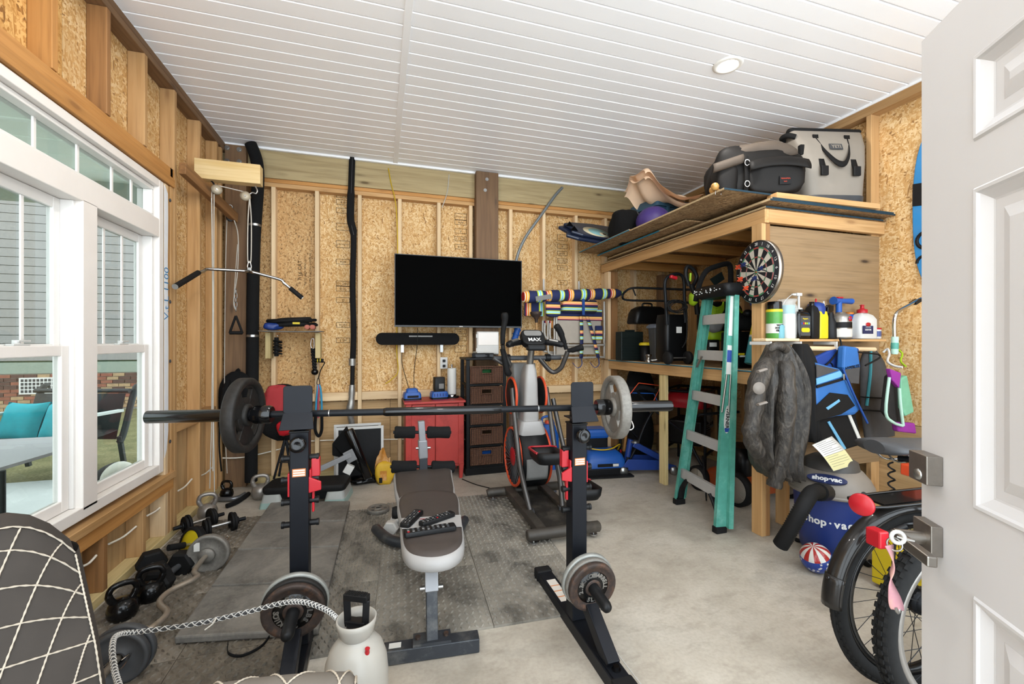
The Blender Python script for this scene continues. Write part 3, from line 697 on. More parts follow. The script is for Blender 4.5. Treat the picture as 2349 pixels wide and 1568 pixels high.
S1 = obj('shelf_sheet', MB().bb(LX-.005,3.7,2.44,4.62,1.139,1.153), 'osb_dark', lo, world=True)
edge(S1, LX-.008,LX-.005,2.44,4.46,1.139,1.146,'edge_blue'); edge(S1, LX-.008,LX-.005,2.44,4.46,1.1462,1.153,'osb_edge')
SH = 1.154
obj('end_panel', MB().bb(LX+.062,3.735,LY+.04,LY+.052,.42,2.176), 'plywood_x', lo, world=True)
board('panel_stud', 2.80, 2.838, LY+.053, LY+.14, .02, .9, 'pine', lo)
for z in (.25,.55,.8): board('side_rail', LX+.10, 3.6, 4.50, 4.54, z, z+.09, 'pine_brown', lo)
# small shelf with a hanging rod on the end panel
bs = thing('bottle_shelf', 'narrow pine shelf with a hanging rod on the plywood panel', 'shelf', (2.9,2.3,1.36))
board('shelf_board', 2.455, 2.75, 2.235, LY+.010, 1.36, 1.378, 'pine_pale', bs); board('shelf_board', 2.752, 3.60, 2.235, LY+.038, 1.358, 1.374, 'pine', bs)
BSZ = 1.3785
rod0 = V((2.5,2.22,1.315)); rod1 = V((3.45,2.22,1.30))
obj('rod', MB().cyl(rod0, rod1, .016, 14), 'pine_pale_x', bs, world=True)
for x in (2.46,2.72,3.05):
    obj('rod_bracket', MB().bb(x-.006,x+.006,2.20,LY+.038,1.335,1.357).bb(x-.006,x+.006,2.20,2.215,1.30,1.336).tube([(x,2.22,1.29),(x,2.236,1.297)],.012,8), 'white_plastic', bs, world=True)
# loose things on the loft deck
lp0, lp1 = PZ(1822,446,DECK+.04), PZ(2045,472,DECK+.04)
solo('loose_board', MB().box((3.07,2.30,2.340+.02),(.95,.085,.038),(0,0,R(-2))), 'pine_x', 'loose pine board lying at the near edge of the loft', 'board', (3.07,2.30,2.341), bevel=.003)
# cooler tote
plain('cooler_tan', '#9f968a', .55, 0, .06, 6); plain('strap_black', '#1c1b1b', .8, 0, .15, 30)
co = thing('cooler_bag', 'tan soft-sided cooler tote with black straps on the loft', 'cooler', (3.335,2.51,DECK), R(-14))
co.scale = (1.2,1.12,1.30)
def ring(w, d, z, r, sx=0): return [(x+sx,y,z) for x,y in rrect(w,d,r,4)]
body = [ring(.37,.25,.0,.07),ring(.385,.26,.03,.07),ring(.40,.26,.12,.07),ring(.42,.25,.24,.06),ring(.45,.20,.36,.05),ring(.475,.10,.44,.03),ring(.48,.055,.47,.02)]
obj('body', MB().loft(body), 'cooler_tan', co)
obj('base', MB().loft([ring(.375,.255,-.002,.07),ring(.393,.266,.03,.07),ring(.398,.268,.055,.07)]), 'gray_dark', co)
obj('zip_rim', MB().loft([ring(.482,.06,.462,.02),ring(.49,.066,.475,.02),ring(.484,.05,.486,.02)]), 'black_rubber', co)
for sx in (-1,1):
    st = MB()
    st.grid(lambda u,v: (sx*.105+(v-.5)*.036, -.135+.075*min(1,u*1.1)-.006, .20+.23*u), 8, 2)
    o = obj('strap', st, 'strap_black', co, solid=.005)
    obj('buckle', MB().box((sx*.105,-.148,.19),(.045,.018,.055)), 'black_plastic', o, bevel=.004)
hp = spline([(-.105,-.07,.40),(-.075,-.125,.30),(-.02,-.15,.235),(.03,-.15,.235),(.08,-.12,.31),(.105,-.07,.40)],6)
obj('carry_handle', MB().grid(lambda u,v: hp[min(len(hp)-1,int(u*(len(hp)-1)))]+V((0,(v-.5)*.004,(v-.5)*.034)), 28, 1), 'strap_black', co, solid=.006)
obj('side_handle', MB().tube(spline([(-.225,-.05,.42),(-.262,-.03,.435),(-.265,.03,.44),(-.225,.05,.43)],5),.016,8), 'strap_black', co)
obj('side_loop', MB().box((-.208,-.08,.33),(.03,.03,.06)), 'strap_black', co, bevel=.005)
obj('logo_patch', MB().box((.0,-.108,.345),(.085,.006,.04),(R(-22),0,0)), 'gray_dark', co, bevel=.002)
tm = pm(co) @ TR((0,-.1125,.344),(R(90-22),0,0))
text('YETI', .032, 'cooler_tan', co, tm, ext=.0006, bold=.0008)
# black duffel backpack lying down
plain('duffel', '#1d1a18', .6, 0, .15, 20, .1); plain('duffel_top', '#5d5146', .75, 0, .12, 12, .1)
du = thing('duffel_backpack', 'black backpack with flap pockets lying beside the cooler', 'backpack', (2.70,2.60,DECK), R(-22))
du.scale = (1.05,1.05,1.32)
def blob(mb, c, r, seed=0, k=.06, n=20, m=12, p=.75, T=None):
    q = random.Random(seed); ph = [q.uniform(0,6.3) for _ in range(6)]
    rings = []
    for i in range(m+1):
        a = -PI/2+PI*i/m; rr = []
        for j in range(n):
            b = 2*PI*j/n
            sg = lambda v: math.copysign(abs(v)**p, v)
            w = 1+k*(math.sin(3*b+ph[0]+2*a)+math.sin(5*b+ph[1]-3*a)*.6+math.sin(2*b+4*a+ph[2])*.7)
            ca = abs(math.cos(a))**p
            rr.append((c[0]+r[0]*w*ca*sg(math.cos(b)), c[1]+r[1]*w*ca*sg(math.sin(b)), c[2]+r[2]*sg(math.sin(a))*(1+.3*k*math.sin(4*b+ph[3]))))
        rings.append(rr)
    return mb.loft(rings, True, True, T)
obj('body', blob(MB(), (0,0,.165), (.30,.17,.165), 3, .075, 36, 18, .62), 'duffel', du)
obj('top_flap', blob(MB(), (.03,.0,.28), (.235,.165,.06), 5, .10, 30, 10, .7), 'duffel_top', du)
obj('roll_bulge', blob(MB(), (.17,.03,.295), (.10,.12,.06), 8, .05), 'duffel_top', du)
fp = obj('front_pocket', blob(MB(), (.09,-.165,.12), (.18,.05,.10), 6, .07, 30, 12, .55), 'duffel', du)
obj('pocket_flap', MB().grid(lambda u,v: (-.10+.39*u, -.20-.028*math.sin(v*PI*.6)-.008*math.sin(u*PI), .215-.055*v-.02*(2*u-1)**2), 12, 5), 'duffel', fp, solid=.008)
sp = obj('side_pocket', blob(MB(), (-.225,-.10,.11), (.075,.10,.10), 9, .04, 20, 10, .6), 'duffel', du)
obj('pocket_flap', MB().grid(lambda u,v: (-.33+.2*u, -.19-.015*math.sin(v*PI), .19+.05*u-.045*v), 8, 4), 'duffel_top', sp, solid=.008)
s = obj('strap', MB().grid(lambda u,v: (-.11+.028*(v-.5), -.185-.012*math.sin(u*PI), .03+.20*u), 8, 1), 'strap_black', du, solid=.005)
for z in (.075,.19): obj('d_ring', MB().torus(.016,.0035,TR((-.11,-.205,z),(PI/2,0,0)),16,6), 'steel', s)
obj('logo_patch', MB().box((.13,-.219,.085),(.075,.004,.045)), 'black_print', du, bevel=.001)
plain('logo_red', '#c8452c', .6, 0, 0)
obj('patch_script', MB().tube([(.10+.003*i,-.2222,.093+.004*math.sin(i*1.9)) for i in range(21)],.0016,5), 'logo_red', du); obj('patch_script', MB().tube([(.118+.003*i,-.2222,.077+.003*math.sin(i*2.3)) for i in range(8)],.0016,5), 'logo_red', du)
# two wooden racket handles and small clips at the deck corner
plain('varnish', '#d9a45a', .35, 0, .12, 14, coat=.3)
for i, (a, b, lb) in enumerate((((1640,428),(1708,436),'turned wooden bat handle nearer the loft corner'),((1636,436),(1690,444),'second turned wooden bat handle beside the first'))):
    p = PZ(*a, DECK+.028+.003*i); q = p+V((.42,.30-.05*i,.0)); d = (q-p).normalized()
    mb = MB(); x = AX(p, d)
    mb.lathe([(.0005,-.03),(.018,-.024),(.026,-.008),(.026,.006),(.016,.02),(.019,.028),(.014,.036),(.012,.06),(.013,.2),(.022,.38),(.026,.5),(.0005,.505)], 16, x)
    solo('wooden_bat', mb, 'varnish', lb, 'bat', p-V((0,0,.027)), 'wooden bats')
for px in (1645,1658):
    p = PZ(px, 440, DECK); solo('metal_clip', MB().tube(spline([p+V((0,-.0,.0)),p+V((-.03,-.02,.0)),p+V((-.035,-.022,-.03))],4),.003,6), 'chrome', 'small chrome clip over the loft edge, %s one' % ('left' if px < 1650 else 'right'), 'clip', p)
# peach cloth over a blue bin, purple ball, black bag, boards
plain('bin_blue', '#416a86', .5, 0, .06, 8); GAIN = 1.0; plain('peach', '#f6d6b6', .85, 0, .08, 8, .1); GAIN = .66; plain('purple', '#4d3a86', .5, 0, .1, 8)
bn = thing('storage_bin', 'blue plastic storage bin under the peach cloth', 'bin', (2.96,3.99,DECK), R(8))
bn.scale = (1,1,2.2)
obj('body', MB().loft([ring(.50,.34,0,.04),ring(.55,.38,.17,.04)]), 'bin_blue', bn); obj('rim', MB().loft([ring(.60,.43,.165,.04),ring(.60,.43,.20,.04),ring(.55,.38,.202,.04)]), 'bin_blue', bn)
for x in (-.15,.0,.15): obj('rib', MB().box((x,-.205,.1),(.03,.03,.13)), 'bin_blue', bn, bevel=.004)
for y in (-.1,.1): obj('rib', MB().box((-.282,y,.1),(.03,.03,.13)), 'bin_blue', bn, bevel=.004)
def clothfn(u, v):
    x = -.26+.60*u; y = -.24+.45*v
    z = .245+.09*math.exp(-((u-.06)/.13)**2)+.03*math.sin(7*u+3*v)+.02*math.sin(11*v-5*u)-.10*u-.035*(2*v-1)**2
    return (x+.02*math.sin(9*v), y, z)
cl = thing('peach_cloth', 'crumpled peach cloth draped on the blue bin', 'cloth', (2.74,3.80,DECK+.25), R(-6))
cl.scale = (1.05,1.05,1.2); obj('cloth', MB().grid(clothfn, 26, 18).grid(lambda u,v: (clothfn(v,u)[0], clothfn(v,u)[1], clothfn(v,u)[2]-.05-.02*math.sin(6*u)), 18, 26), 'peach', cl)
solo('purple_ball', MB().ball((2.56,3.62,DECK+.145),(.165,.165,.145),24,14), 'purple', 'purple exercise ball in front of the blue bin', 'ball', (2.56,3.62,DECK))
p = PZ(1432,540,DECK)
bg = thing('black_tote', 'small black bag slumped at the loft edge beside the ball', 'bag', (2.44,3.92,DECK), R(15))
bg.scale = (1.3,1.3,1.35)
obj('body', blob(MB(), (0,0,.115), (.13,.11,.13), 12, .08, 24, 12, .7), 'black_fabric', bg); obj('handle', MB().tube(spline([(.1,-.05,.17),(.17,-.04,.15),(.2,0,.1),(.17,.05,.05)],5),.014,6), 'black_fabric', bg); obj('zip', MB().tube(spline([(.02,-.12,.03),(.05,-.125,.13),(.03,-.09,.22)],5),.004,6), 'gray_dark', bg)
plain('board_navy', '#1f2a44', .35, 0, .2, 6, coat=.3); plain('cream', '#e8dcb8', .5, 0, .04, 10); plain('aqua', '#8fc3c6', .5, 0, .06, 10)
bo = thing('kneeboard', 'navy bodyboard with a cream and aqua fish print hanging past the loft edge', 'board', (2.24,4.22,DECK+.11), R(8))
bo.rotation_euler = (R(38),0,R(8))
def bp(sx=1): return [(-.42,-.10),(-.30,-.155),(0,-.19),(.3,-.17),(.5,-.1),(.52,.1),(.3,.2),(0,.21),(-.3,.17),(-.42,.11),(-.37,0)]
o = obj('deck', MB().prism(bp(), .035), 'board_navy', bo, bevel=.012); obj('second_deck', MB().prism([(x*.95+.04,y*.95) for x,y in bp()], .03, TR((0,.02,.038))), 'board_navy', bo, bevel=.01)
obj('print', MB().lathe([(.0001,0),(.16,0),(.16,.001),(.0001,.001)],28,TR((-.02,-.02,.0685),(0,0,0),(1,.75,1))), 'cream', bo); obj('print', MB().lathe([(.0001,0),(.125,0),(.125,.001),(.0001,.001)],28,TR((.01,-.02,.0695),(0,0,0),(1,.75,1))), 'aqua', bo)
obj('print', MB().lathe([(.0001,0),(.045,0),(.045,.001),(.0001,.001)],20,TR((.05,-.06,.0705))), 'cream', bo); obj('print', MB().lathe([(.0001,0),(.02,0),(.02,.001),(.0001,.001)],16,TR((.06,-.06,.0715))), 'black_print', bo)
for y in (-.05,.06): obj('fin', MB().prism([(0,0),(.09,0),(.02,.05)], .01, TR((-.36,y,.068),(PI/2,0,0))), 'black_gloss', bo)
# blue kiteboard on the right wall, mostly behind the door
plain('board_blue', '#2f8fd0', .4, 0, .08, 4, coat=.3)
kb = thing('wakeboard', 'blue and black wakeboard leaning on the right wall by the door', 'wakeboard', (XR+.0,1.93,1.66))
p = PX(2106,640,XR+.05); T = Matrix.Translation((XR+.055,1.935,1.72)) @ Matrix(((0,0,1,0),(1,0,0,0),(0,1,0,0),(0,0,0,1)))
pl = [(.20*math.copysign(abs(math.cos(a))**.7,math.cos(a)), .58+.60*math.copysign(abs(math.sin(a))**.8,math.sin(a))) for a in [2*PI*i/40 for i in range(40)]]
obj('deck', MB().prism(pl, .018, T), 'board_blue', kb, world=True, bevel=.006)
obj('graphic', MB().prism([(-.19,.72),(.195,.78),(.197,.62),(-.19,.55)], .002, T, -.003), 'black_print', kb, world=True)
obj('graphic', MB().torus(.06,.012,T @ TR((.11,.36,-.001)),20,6), 'black_print', kb, world=True); obj('graphic', MB().torus(.05,.01,T @ TR((.12,.2,-.001)),20,6,0,4), 'black_print', kb, world=True)
obj('wall_hook', MB().tube([(XR+.075,1.84,2.0),(XR+.03,1.84,1.99)],.008,8), 'black_metal', kb, world=True)
# ---------------------------------------------------------------- things on the back wall
def cube(x0,x1,y0,y1,z0,z1): return MB().bb(x0,x1,y0,y1,z0,z1)
YT = 4.44
a, b = PY(905,581,YT), PY(1197,752,YT)
tv = thing('television', 'large flat black television mounted on the back wall', 'television', ((a.x+b.x)/2,YT,b.z))
x0, x1, z0, z1 = a.x, b.x, b.z, a.z
obj('back_shell', cube(x0+.02,x1-.02,YT+.01,YT+.06,z0+.02,z1-.02), 'black_plastic', tv, world=True, bevel=.01)
for c in ((x0,x1,z1-.008,z1),(x0,x1,z0,z0+.018),(x0,x0+.008,z0+.018,z1-.008),(x1-.008,x1,z0+.018,z1-.008)):
    obj('bezel', cube(c[0],c[1],YT-.004,YT+.012,c[2],c[3]), 'gray_dark', tv, world=True, bevel=.002)
obj('screen', cube(x0+.008,x1-.008,YT,YT+.01,z0+.018,z1-.008), 'screen', tv, world=True)
obj('logo_plate', cube((x0+x1)/2-.018,(x0+x1)/2+.018,YT-.006,YT-.004,z0+.005,z0+.013), 'white_plastic', tv, world=True)
obj('wall_bracket', cube((x0+x1)/2-.2,(x0+x1)/2+.2,YT+.06,YB-.106,1.75,2.05), 'black_metal', tv, world=True)
# soundbar
YS = 4.56
a, b = PY(862,762,YS), PY(1054,791,YS); c0 = (a+b)/2; L = b.x-a.x; Hh = .125
sb = thing('soundbar', 'long black soundbar with rounded ends under the television', 'soundbar', (c0.x,YS,c0.z-Hh/2))
T = face((c0.x,YS,c0.z),(0,-1,0))
obj('housing', MB().prism(rrect(L,Hh,Hh/2-.001,8), .06, T, -.06), 'black_fabric', sb, world=True, bevel=.006)
obj('display', MB().bb(-.1,.14,.02,.035,.0065,.009, T @ TR((-.0,0,0))), 'gray_plastic', sb, world=True)
for x in (-.165,.24): obj('mount_bracket', cube(c0.x+x-.015,c0.x+x+.015,YS+.02,YB-.001,c0.z-.14,c0.z-.055), 'steel', sb, world=True)
# cords from the television and soundbar
def cord(name, pts, r, m, label, cat='cord', k=8, group=None):
    q = spline(pts, k); return solo(name, MB().tube(q, r, 6), m, label, cat, min(pts, key=lambda p: p.z), group)
cord('power_cord', [PY(925,792,YB-.02),PY(922,830,YB-.02),PY(935,880,YB-.03),PY(938,893,YB-.1)], .0035, 'black_rubber', 'thin black cord from the soundbar to the left charger', 'cord')
cord('power_cord', [PY(958,752,YS-.07),PY(957,790,YS-.075),PY(950,850,YS-.05),PY(950,893,YS-.05)], .0035, 'black_rubber', 'thin black cord hanging from the television across the soundbar', 'cord')
plain('cord_yellow', '#e0b91a', .5, 0, .05, 20)
cord('yellow_wire', [PY(891,386,YB-.016),PY(897,420,YB-.018),PY(908,470,YB-.01),PY(912,560,YB-.006),PY(911,700,YB-.006),PY(910,800,YB-.006),PY(913,850,YB-.01),PY(900,868,YB-.02),PY(884,880,YB-.03)], .006, 'cord_yellow', 'yellow wire running down a stud behind the television', 'wire')
cord('white_wire', [PY(1030,400,YB-.018),PY(1026,440,YB-.016),PY(1014,476,YB+.0)], .005, 'cord_white', 'short white wire hanging from the header beam', 'wire')
plain('conduit_grey', '#8f9698', .4, .2, .06, 10)
cord('grey_conduit', [PY(1290,430,YB-.02),PY(1272,450,YB-.03),PY(1240,495,YB-.035),PY(1205,545,YB-.035),PY(1186,590,YB-.035),PY(1180,640,YB-.03)], .017, 'conduit_grey', 'grey conduit curving down behind the television', 'conduit')
# black insulated line set down a stud bay
pi = thing('insulated_pipe', 'tall black insulated pipe running down beside the third stud', 'pipe', PY(808,1000,YB-.03))
q = [PY(808,362,YB-.03),PY(806,420,YB-.035),PY(804,500,YB-.035),PY(811,540,YB-.03),PY(809,650,YB-.03),PY(811,760,YB-.03),PY(809,830,YB-.02)]
obj('insulation', MB().tube(spline(q,6), [.030]*8+[.036]*10+[.028]*19, 12), 'black_foam', pi, world=True)
obj('seam', MB().tube([p+V((.004,-.032,0)) for p in spline(q[:4],6)], .003, 5), 'gray_dark', pi, world=True)
plain('foil', '#b9b6b0', .35, .7, .2, 30, .5)
obj('tape_wrap', MB().tube(spline([PY(808,822,YB-.02),PY(808,838,YB-.02)],2), .034, 12), 'foil', pi, world=True)
obj('lower_pipe', MB().tube(spline([PY(809,836,YB-.02),PY(808,885,YB-.015)],4), .022, 10), 'black_rubber', pi, world=True)
obj('foil_duct', MB().tube(spline([PY(808,882,YB-.015),PY(806,920,YB-.015),PY(803,945,YB-.02),PY(808,975,YB+.0)],4), [.028,.03,.034,.03,.033,.036,.04,.036,.032,.032,.03,.03,.03], 10), 'foil', pi, world=True)
obj('foil_flap', MB().grid(lambda u,v: PY(806,918,YB-.03).lerp(PY(792,940,YB-.03),u)+V((0,.0,-.05*v)), 3, 3), 'foil', pi, world=True, solid=.002)
# corner drain pipe
cpi = thing('drain_pipe', 'thick black foam-wrapped pipe standing in the back left corner', 'pipe', PY(577,1106,4.5))
q = [PY(575,330,4.52),PY(588,365,4.52),PY(592,410,4.53),PY(588,480,4.53),PY(583,560,4.52),PY(580,700,4.52),PY(579,850,4.52),PY(577,1000,4.51),PY(576,1104,4.50)]
obj('insulation', MB().tube(spline(q,5), .052, 14), 'black_foam', cpi, world=True)
for pt in ((584,517),(579,770),(577,1082)):
    p = PY(*pt, 4.52); obj('clamp_band', MB().tube([p-V((0,0,.01)),p+V((0,0,.01))], .055, 16), 'steel', cpi, world=True)
# white enclosure, outlet
a, b = PY(1091,760,YB-.1), PY(1141,812,YB-.1)
wbx2 = thing('network_box', 'white plastic enclosure on the dark post beside the television', 'junction box', ((a.x+b.x)/2,YB-.15,b.z))
obj('case', cube(a.x,b.x,YB-.17,YB-.101,b.z,a.z), 'white_plastic', wbx2, world=True, bevel=.012); obj('cover', cube(a.x+.012,b.x-.012,YB-.176,YB-.171,b.z+.1,a.z-.012), 'vinyl_white', wbx2, world=True, bevel=.004)
for z in (.2,.8): obj('hinge', cube(a.x-.008,a.x+.004,YB-.165,YB-.14,a.z+(b.z-a.z)*z-.02,a.z+(b.z-a.z)*z+.02), 'white_plastic', wbx2, world=True, bevel=.002)
p = PY(1018,832,YB-.002)
ot = thing('wall_outlet', 'white power outlet with two black plugs above the paper towel roll', 'outlet', p)
obj('cover_plate', cube(p.x-.04,p.x+.04,YB-.012,YB-.001,p.z-.062,p.z+.062), 'white_plastic', ot, world=True, bevel=.003)
for z in (.024,-.03): obj('plug', cube(p.x-.014,p.x+.014,YB-.04,YB-.0125,p.z+z-.013,p.z+z+.013), 'black_plastic', ot, world=True, bevel=.004)
# red cabinet
cx0, cx1, cy0, cy1, cz = .235, .80, 4.24, 4.62, .775
rc = thing('red_cabinet', 'worn red two-door wooden cabinet against the back wall', 'cabinet', ((cx0+cx1)/2,(cy0+cy1)/2,0))
obj('top', cube(cx0-.015,cx1+.015,cy0-.02,cy1,cz-.022,cz), 'red_paint', rc, world=True, bevel=.004)
obj('case', cube(cx0,cx1,cy0+.02,cy1-.01,.12,cz-.023), 'red_paint', rc, world=True)
for x in (cx0,cx1-.045):
    for y in (cy0,cy1-.05): obj('leg', MB().prism([(0,0),(.03,0),(.045,.14),(0,.14)] if x > .5 else [(.015,0),(.045,0),(.045,.14),(0,.14)], .04, TR((x,y+.04,0),(PI/2,0,0))), 'red_paint', rc, world=True)
for x0, x1 in ((cx0,cx0+.055),(cx1-.055,cx1)): obj('stile', cube(x0,x1,cy0,cy0+.019,.14,cz-.024), 'red_paint', rc, world=True, bevel=.003)
xm = (cx0+cx1)/2
obj('drawer_front', cube(cx0+.058,xm-.003,cy0+.001,cy0+.018,cz-.10,cz-.03), 'red_paint', rc, world=True, bevel=.003); obj('drawer_front', cube(xm+.003,cx1-.058,cy0+.001,cy0+.018,cz-.10,cz-.03), 'red_paint', rc, world=True, bevel=.003)
for s in (-1,1):
    d = obj('door', cube(xm+(.003 if s > 0 else -.228),xm+(.228 if s > 0 else -.003),cy0+.001,cy0+.018,.15,cz-.108), 'red_paint', rc, world=True, bevel=.003)
    obj('knob', MB().ball((xm+s*.03,cy0-.012,.47),.011,12,8).cyl((xm+s*.03,cy0+.001,.47),(xm+s*.03,cy0-.01,.47),.005,8), 'black_gloss', d, world=True)
# things on the cabinet: two tool chargers, paper towel
def charger(x, battery, lb, y=4.42):
    c = thing('battery_charger', lb, 'battery charger', (x,y,cz+.001), R(6), 'tool battery chargers')
    obj('base', MB().loft([ring(.17,.13,0,.02),ring(.17,.13,.05,.02),ring(.15,.115,.075,.02)]), 'blue_plastic', c)
    obj('foot_band', MB().loft([ring(.174,.134,.002,.02),ring(.174,.134,.018,.02)]), 'black_plastic', c)
    if battery:
        o = obj('battery', MB().loft([ring(.10,.085,.072,.012),ring(.11,.09,.10,.012),ring(.108,.088,.215,.012),ring(.10,.08,.22,.012)]), 'black_plastic', c)
        obj('battery_label', MB().box((.015,-.046,.13),(.05,.002,.05)), 'gray_plastic', o)
        for i in range(5): obj('vent_rib', MB().box((-.06+.03*i,-.066,.045),(.012,.004,.03)), 'blue_paint', c)
    else:
        obj('top_shell', MB().loft([ring(.12,.09,.07,.02),ring(.11,.08,.105,.02),ring(.08,.06,.115,.015)]), 'blue_plastic', c)
        obj('label_strip', MB().box((0,-.0665,.036),(.11,.002,.022)), 'black_print', c)
    return c
charger(.305, False, 'low blue battery charger without a battery on the red cabinet'); charger(.575, True, 'blue battery charger holding a black battery on the red cabinet')
pt = thing('paper_towel_holder', 'white paper towel roll standing on the red cabinet', 'paper towel', (.715,4.47,cz+.001))
obj('base', MB().lathe([(.075,0),(.075,.012),(.0001,.014)],24), 'black_plastic', pt); obj('collar', MB().lathe([(.045,.012),(.045,.035),(.0001,.036)],24), 'chrome', pt)
obj('roll', MB().lathe([(.02,.036),(.046,.036),(.047,.04),(.047,.30),(.046,.305),(.02,.305)],28), 'paper', pt); obj('rod', MB().cyl((0,0,.03),(0,0,.33),.008,10).ball((0,0,.335),.013,10,8), 'chrome', pt)
# wicker drawer tower
t = NT('wicker').pr(.75); wv = t.n('ShaderNodeTexWave', wave_type='BANDS', bands_direction='Z', i_Scale=30.0, i_Distortion=2.0); t.l(t.coord((1,1,1.3)), wv.inputs['Vector'])
wv2 = t.n('ShaderNodeTexWave', wave_type='BANDS', bands_direction='X', i_Scale=18.0, i_Distortion=1.0); t.l(t.coord(), wv2.inputs['Vector'])
mlt = t.n('ShaderNodeMath', operation='MULTIPLY'); t.l(wv.outputs['Fac'], mlt.inputs[0]); t.l(wv2.outputs['Fac'], mlt.inputs[1])
t.col(t.ramp(mlt.outputs[0], [(0,'#2b1a12'),(.3,'#5d3a26'),(.8,'#94664a')])); t.bump(mlt.outputs[0], .8, .006)
wt = thing('drawer_tower', 'tall black drawer tower with five wicker baskets', 'drawer tower', (1.04,4.46,0))
wx0, wx1, wy0, wy1, wz = .835, 1.255, 4.29, 4.63, 1.17
for x in (wx0,wx1-.035):
    for y in (wy0,wy1-.035): obj('post', cube(x,x+.035,y,y+.035,0,wz), 'black_plastic', wt, world=True, bevel=.003)
obj('top', cube(wx0-.012,wx1+.012,wy0-.012,wy1+.0,wz,wz+.022), 'black_plastic', wt, world=True, bevel=.004); obj('plinth', cube(wx0-.01,wx1+.01,wy0-.005,wy1,.0,.07), 'black_plastic', wt, world=True, bevel=.003)
for i in range(6):
    z = .085+i*.208
    if i < 5:
        obj('front_rail', cube(wx0+.036,wx1-.036,wy0+.002,wy0+.03,z-.012,z+.008), 'black_plastic', wt, world=True); 
        for x in (wx0+.005,wx1-.03): obj('side_rail', cube(x,x+.025,wy0+.036,wy1-.036,z-.012,z+.008), 'black_plastic', wt, world=True)
        bk = MB(); bx0, bx1, by0, by1, bz0, bz1 = wx0+.04, wx1-.04, wy0-.004, wy1-.04, z+.012, z+.012+.172
        hx = (bx0+bx1)/2
        bk.bb(bx0,hx-.05,by0,by0+.018,bz0,bz1).bb(hx+.05,bx1,by0,by0+.018,bz0,bz1).bb(hx-.05,hx+.05,by0,by0+.018,bz0,bz1-.065).bb(hx-.05,hx+.05,by0,by0+.018,bz1-.022,bz1)
        bk.bb(bx0,bx0+.015,by0+.018,by1,bz0,bz1).bb(bx1-.015,bx1,by0+.018,by1,bz0,bz1).bb(bx0+.015,bx1-.015,by0+.018,by1,bz0,bz0+.012)
        o = obj('wicker_basket', bk, 'wicker', wt, world=True, bevel=.005)
        rim = MB()
        for (p, q) in (((bx0,by0-.002,bz1),(bx1,by0-.002,bz1)),((bx0,by0-.002,bz0+.008),(bx1,by0-.002,bz0+.008)),((bx0+.004,by0-.002,bz0),(bx0+.004,by0-.002,bz1)),((bx1-.004,by0-.002,bz0),(bx1-.004,by0-.002,bz1)),
                       ((hx-.055,by0-.003,bz1-.07),(hx+.055,by0-.003,bz1-.07)),((hx-.055,by0-.003,bz1-.02),(hx+.055,by0-.003,bz1-.02)),((hx-.055,by0-.003,bz1-.07),(hx-.055,by0-.003,bz1-.02)),((hx+.055,by0-.003,bz1-.07),(hx+.055,by0-.003,bz1-.02))): rim.tube([p,q],.008,6)
        obj('woven_rim', rim, 'wicker', o, world=True)
plain('green_bag', '#1f6b34', .5, 0, .1, 10)
for z, m, lb in ((.085+4*.208+.11,'green_bag','green packet inside the top wicker basket'),(.085+.11,'blue_plastic','blue packet inside the bottom wicker basket')):
    solo('packet', MB().box((1.045,4.36,z),(.12,.06,.1),(.1,0,.1)), m, lb, 'packet', (1.045,4.36,z-.06), bevel=.012)
dv = thing('media_box', 'slim black media player on the wicker drawer tower', 'media player', (1.02,4.45,wz+.023), R(-3))
obj('case', MB().bb(-.11,.12,-.1,.1,0,.045), 'black_gloss', dv, bevel=.004); obj('front_light', MB().bb(-.05,.05,-.103,-.1,.012,.02), 'gray_dark', dv)
for x in (-.08,.08): obj('foot', MB().bb(x-.01,x+.01,-.09,-.07,-.001,.001), 'black_rubber', dv)
solo('plastic_case', MB().box((1.06,4.45,wz+.075),(.21,.16,.012),(0,0,R(4))), 'white_plastic', 'white game case lying on the slim media player', 'case', (1.06,4.45,wz+.069), bevel=.002)
# hanging shelf with bands
p = PY(672,760,4.55)
ws = thing('wall_shelf', 'small thin shelf on wooden brackets by the back left corner', 'shelf', p)
obj('shelf_top', MB().grid(lambda u,v: (p.x-.265+.53*u, 4.42+.22*v, p.z-.003+.01*(2*u-1)**2*.4), 10, 2), 'gray_plastic', ws, world=True, solid=.008)
for px in (620,732):
    q = PY(px,790,4.62); board('bracket', q.x-.022, q.x+.022, 4.52, 4.645, q.z-.13, p.z-.012, 'treated_pale', ws)
rb = random.Random(4)
for i, (px, m, r, lb) in enumerate(((672,'black_rubber',.022,'thick black braided resistance band coiled on the wall shelf'),(655,'black_rubber',.016,'thin black resistance band coiled on the wall shelf'),(690,'black_fabric',.014,'black fabric strap bundled at the right of the wall shelf'))):
    c = PY(px,742,4.5); pts = []
    for k in range(26):
        a2 = k*.72; pts.append((c.x+.13*math.cos(a2)+rb.uniform(-.02,.02), 4.50+.06*math.sin(a2), p.z+.03+r+.0022*k+.028*max(0,math.cos(a2*.5))))
    solo('resistance_band', MB().tube(spline(pts,4), r, 8), m, lb, 'resistance band', (c.x,4.5,p.z+.01), 'resistance bands')
plain('foam_pink', '#cf7d6b', .8, 0, .05, 10)
for i, px in enumerate((705,717)):
    c = PY(px,751,4.42); solo('handle_grip', MB().lathe([(.012,-.05),(.022,-.05),(.022,.05),(.012,.05)],14,AX((c.x,4.44,c.z+.004),(0,-1,0))).cyl((c.x,4.50,c.z+.004),(c.x,4.385,c.z+.004),.011,10), 'foam_pink', 'pink foam band grip on the wall shelf, %s' % ('left one' if i == 0 else 'right one'), 'grip', (c.x,4.44,c.z-.018))
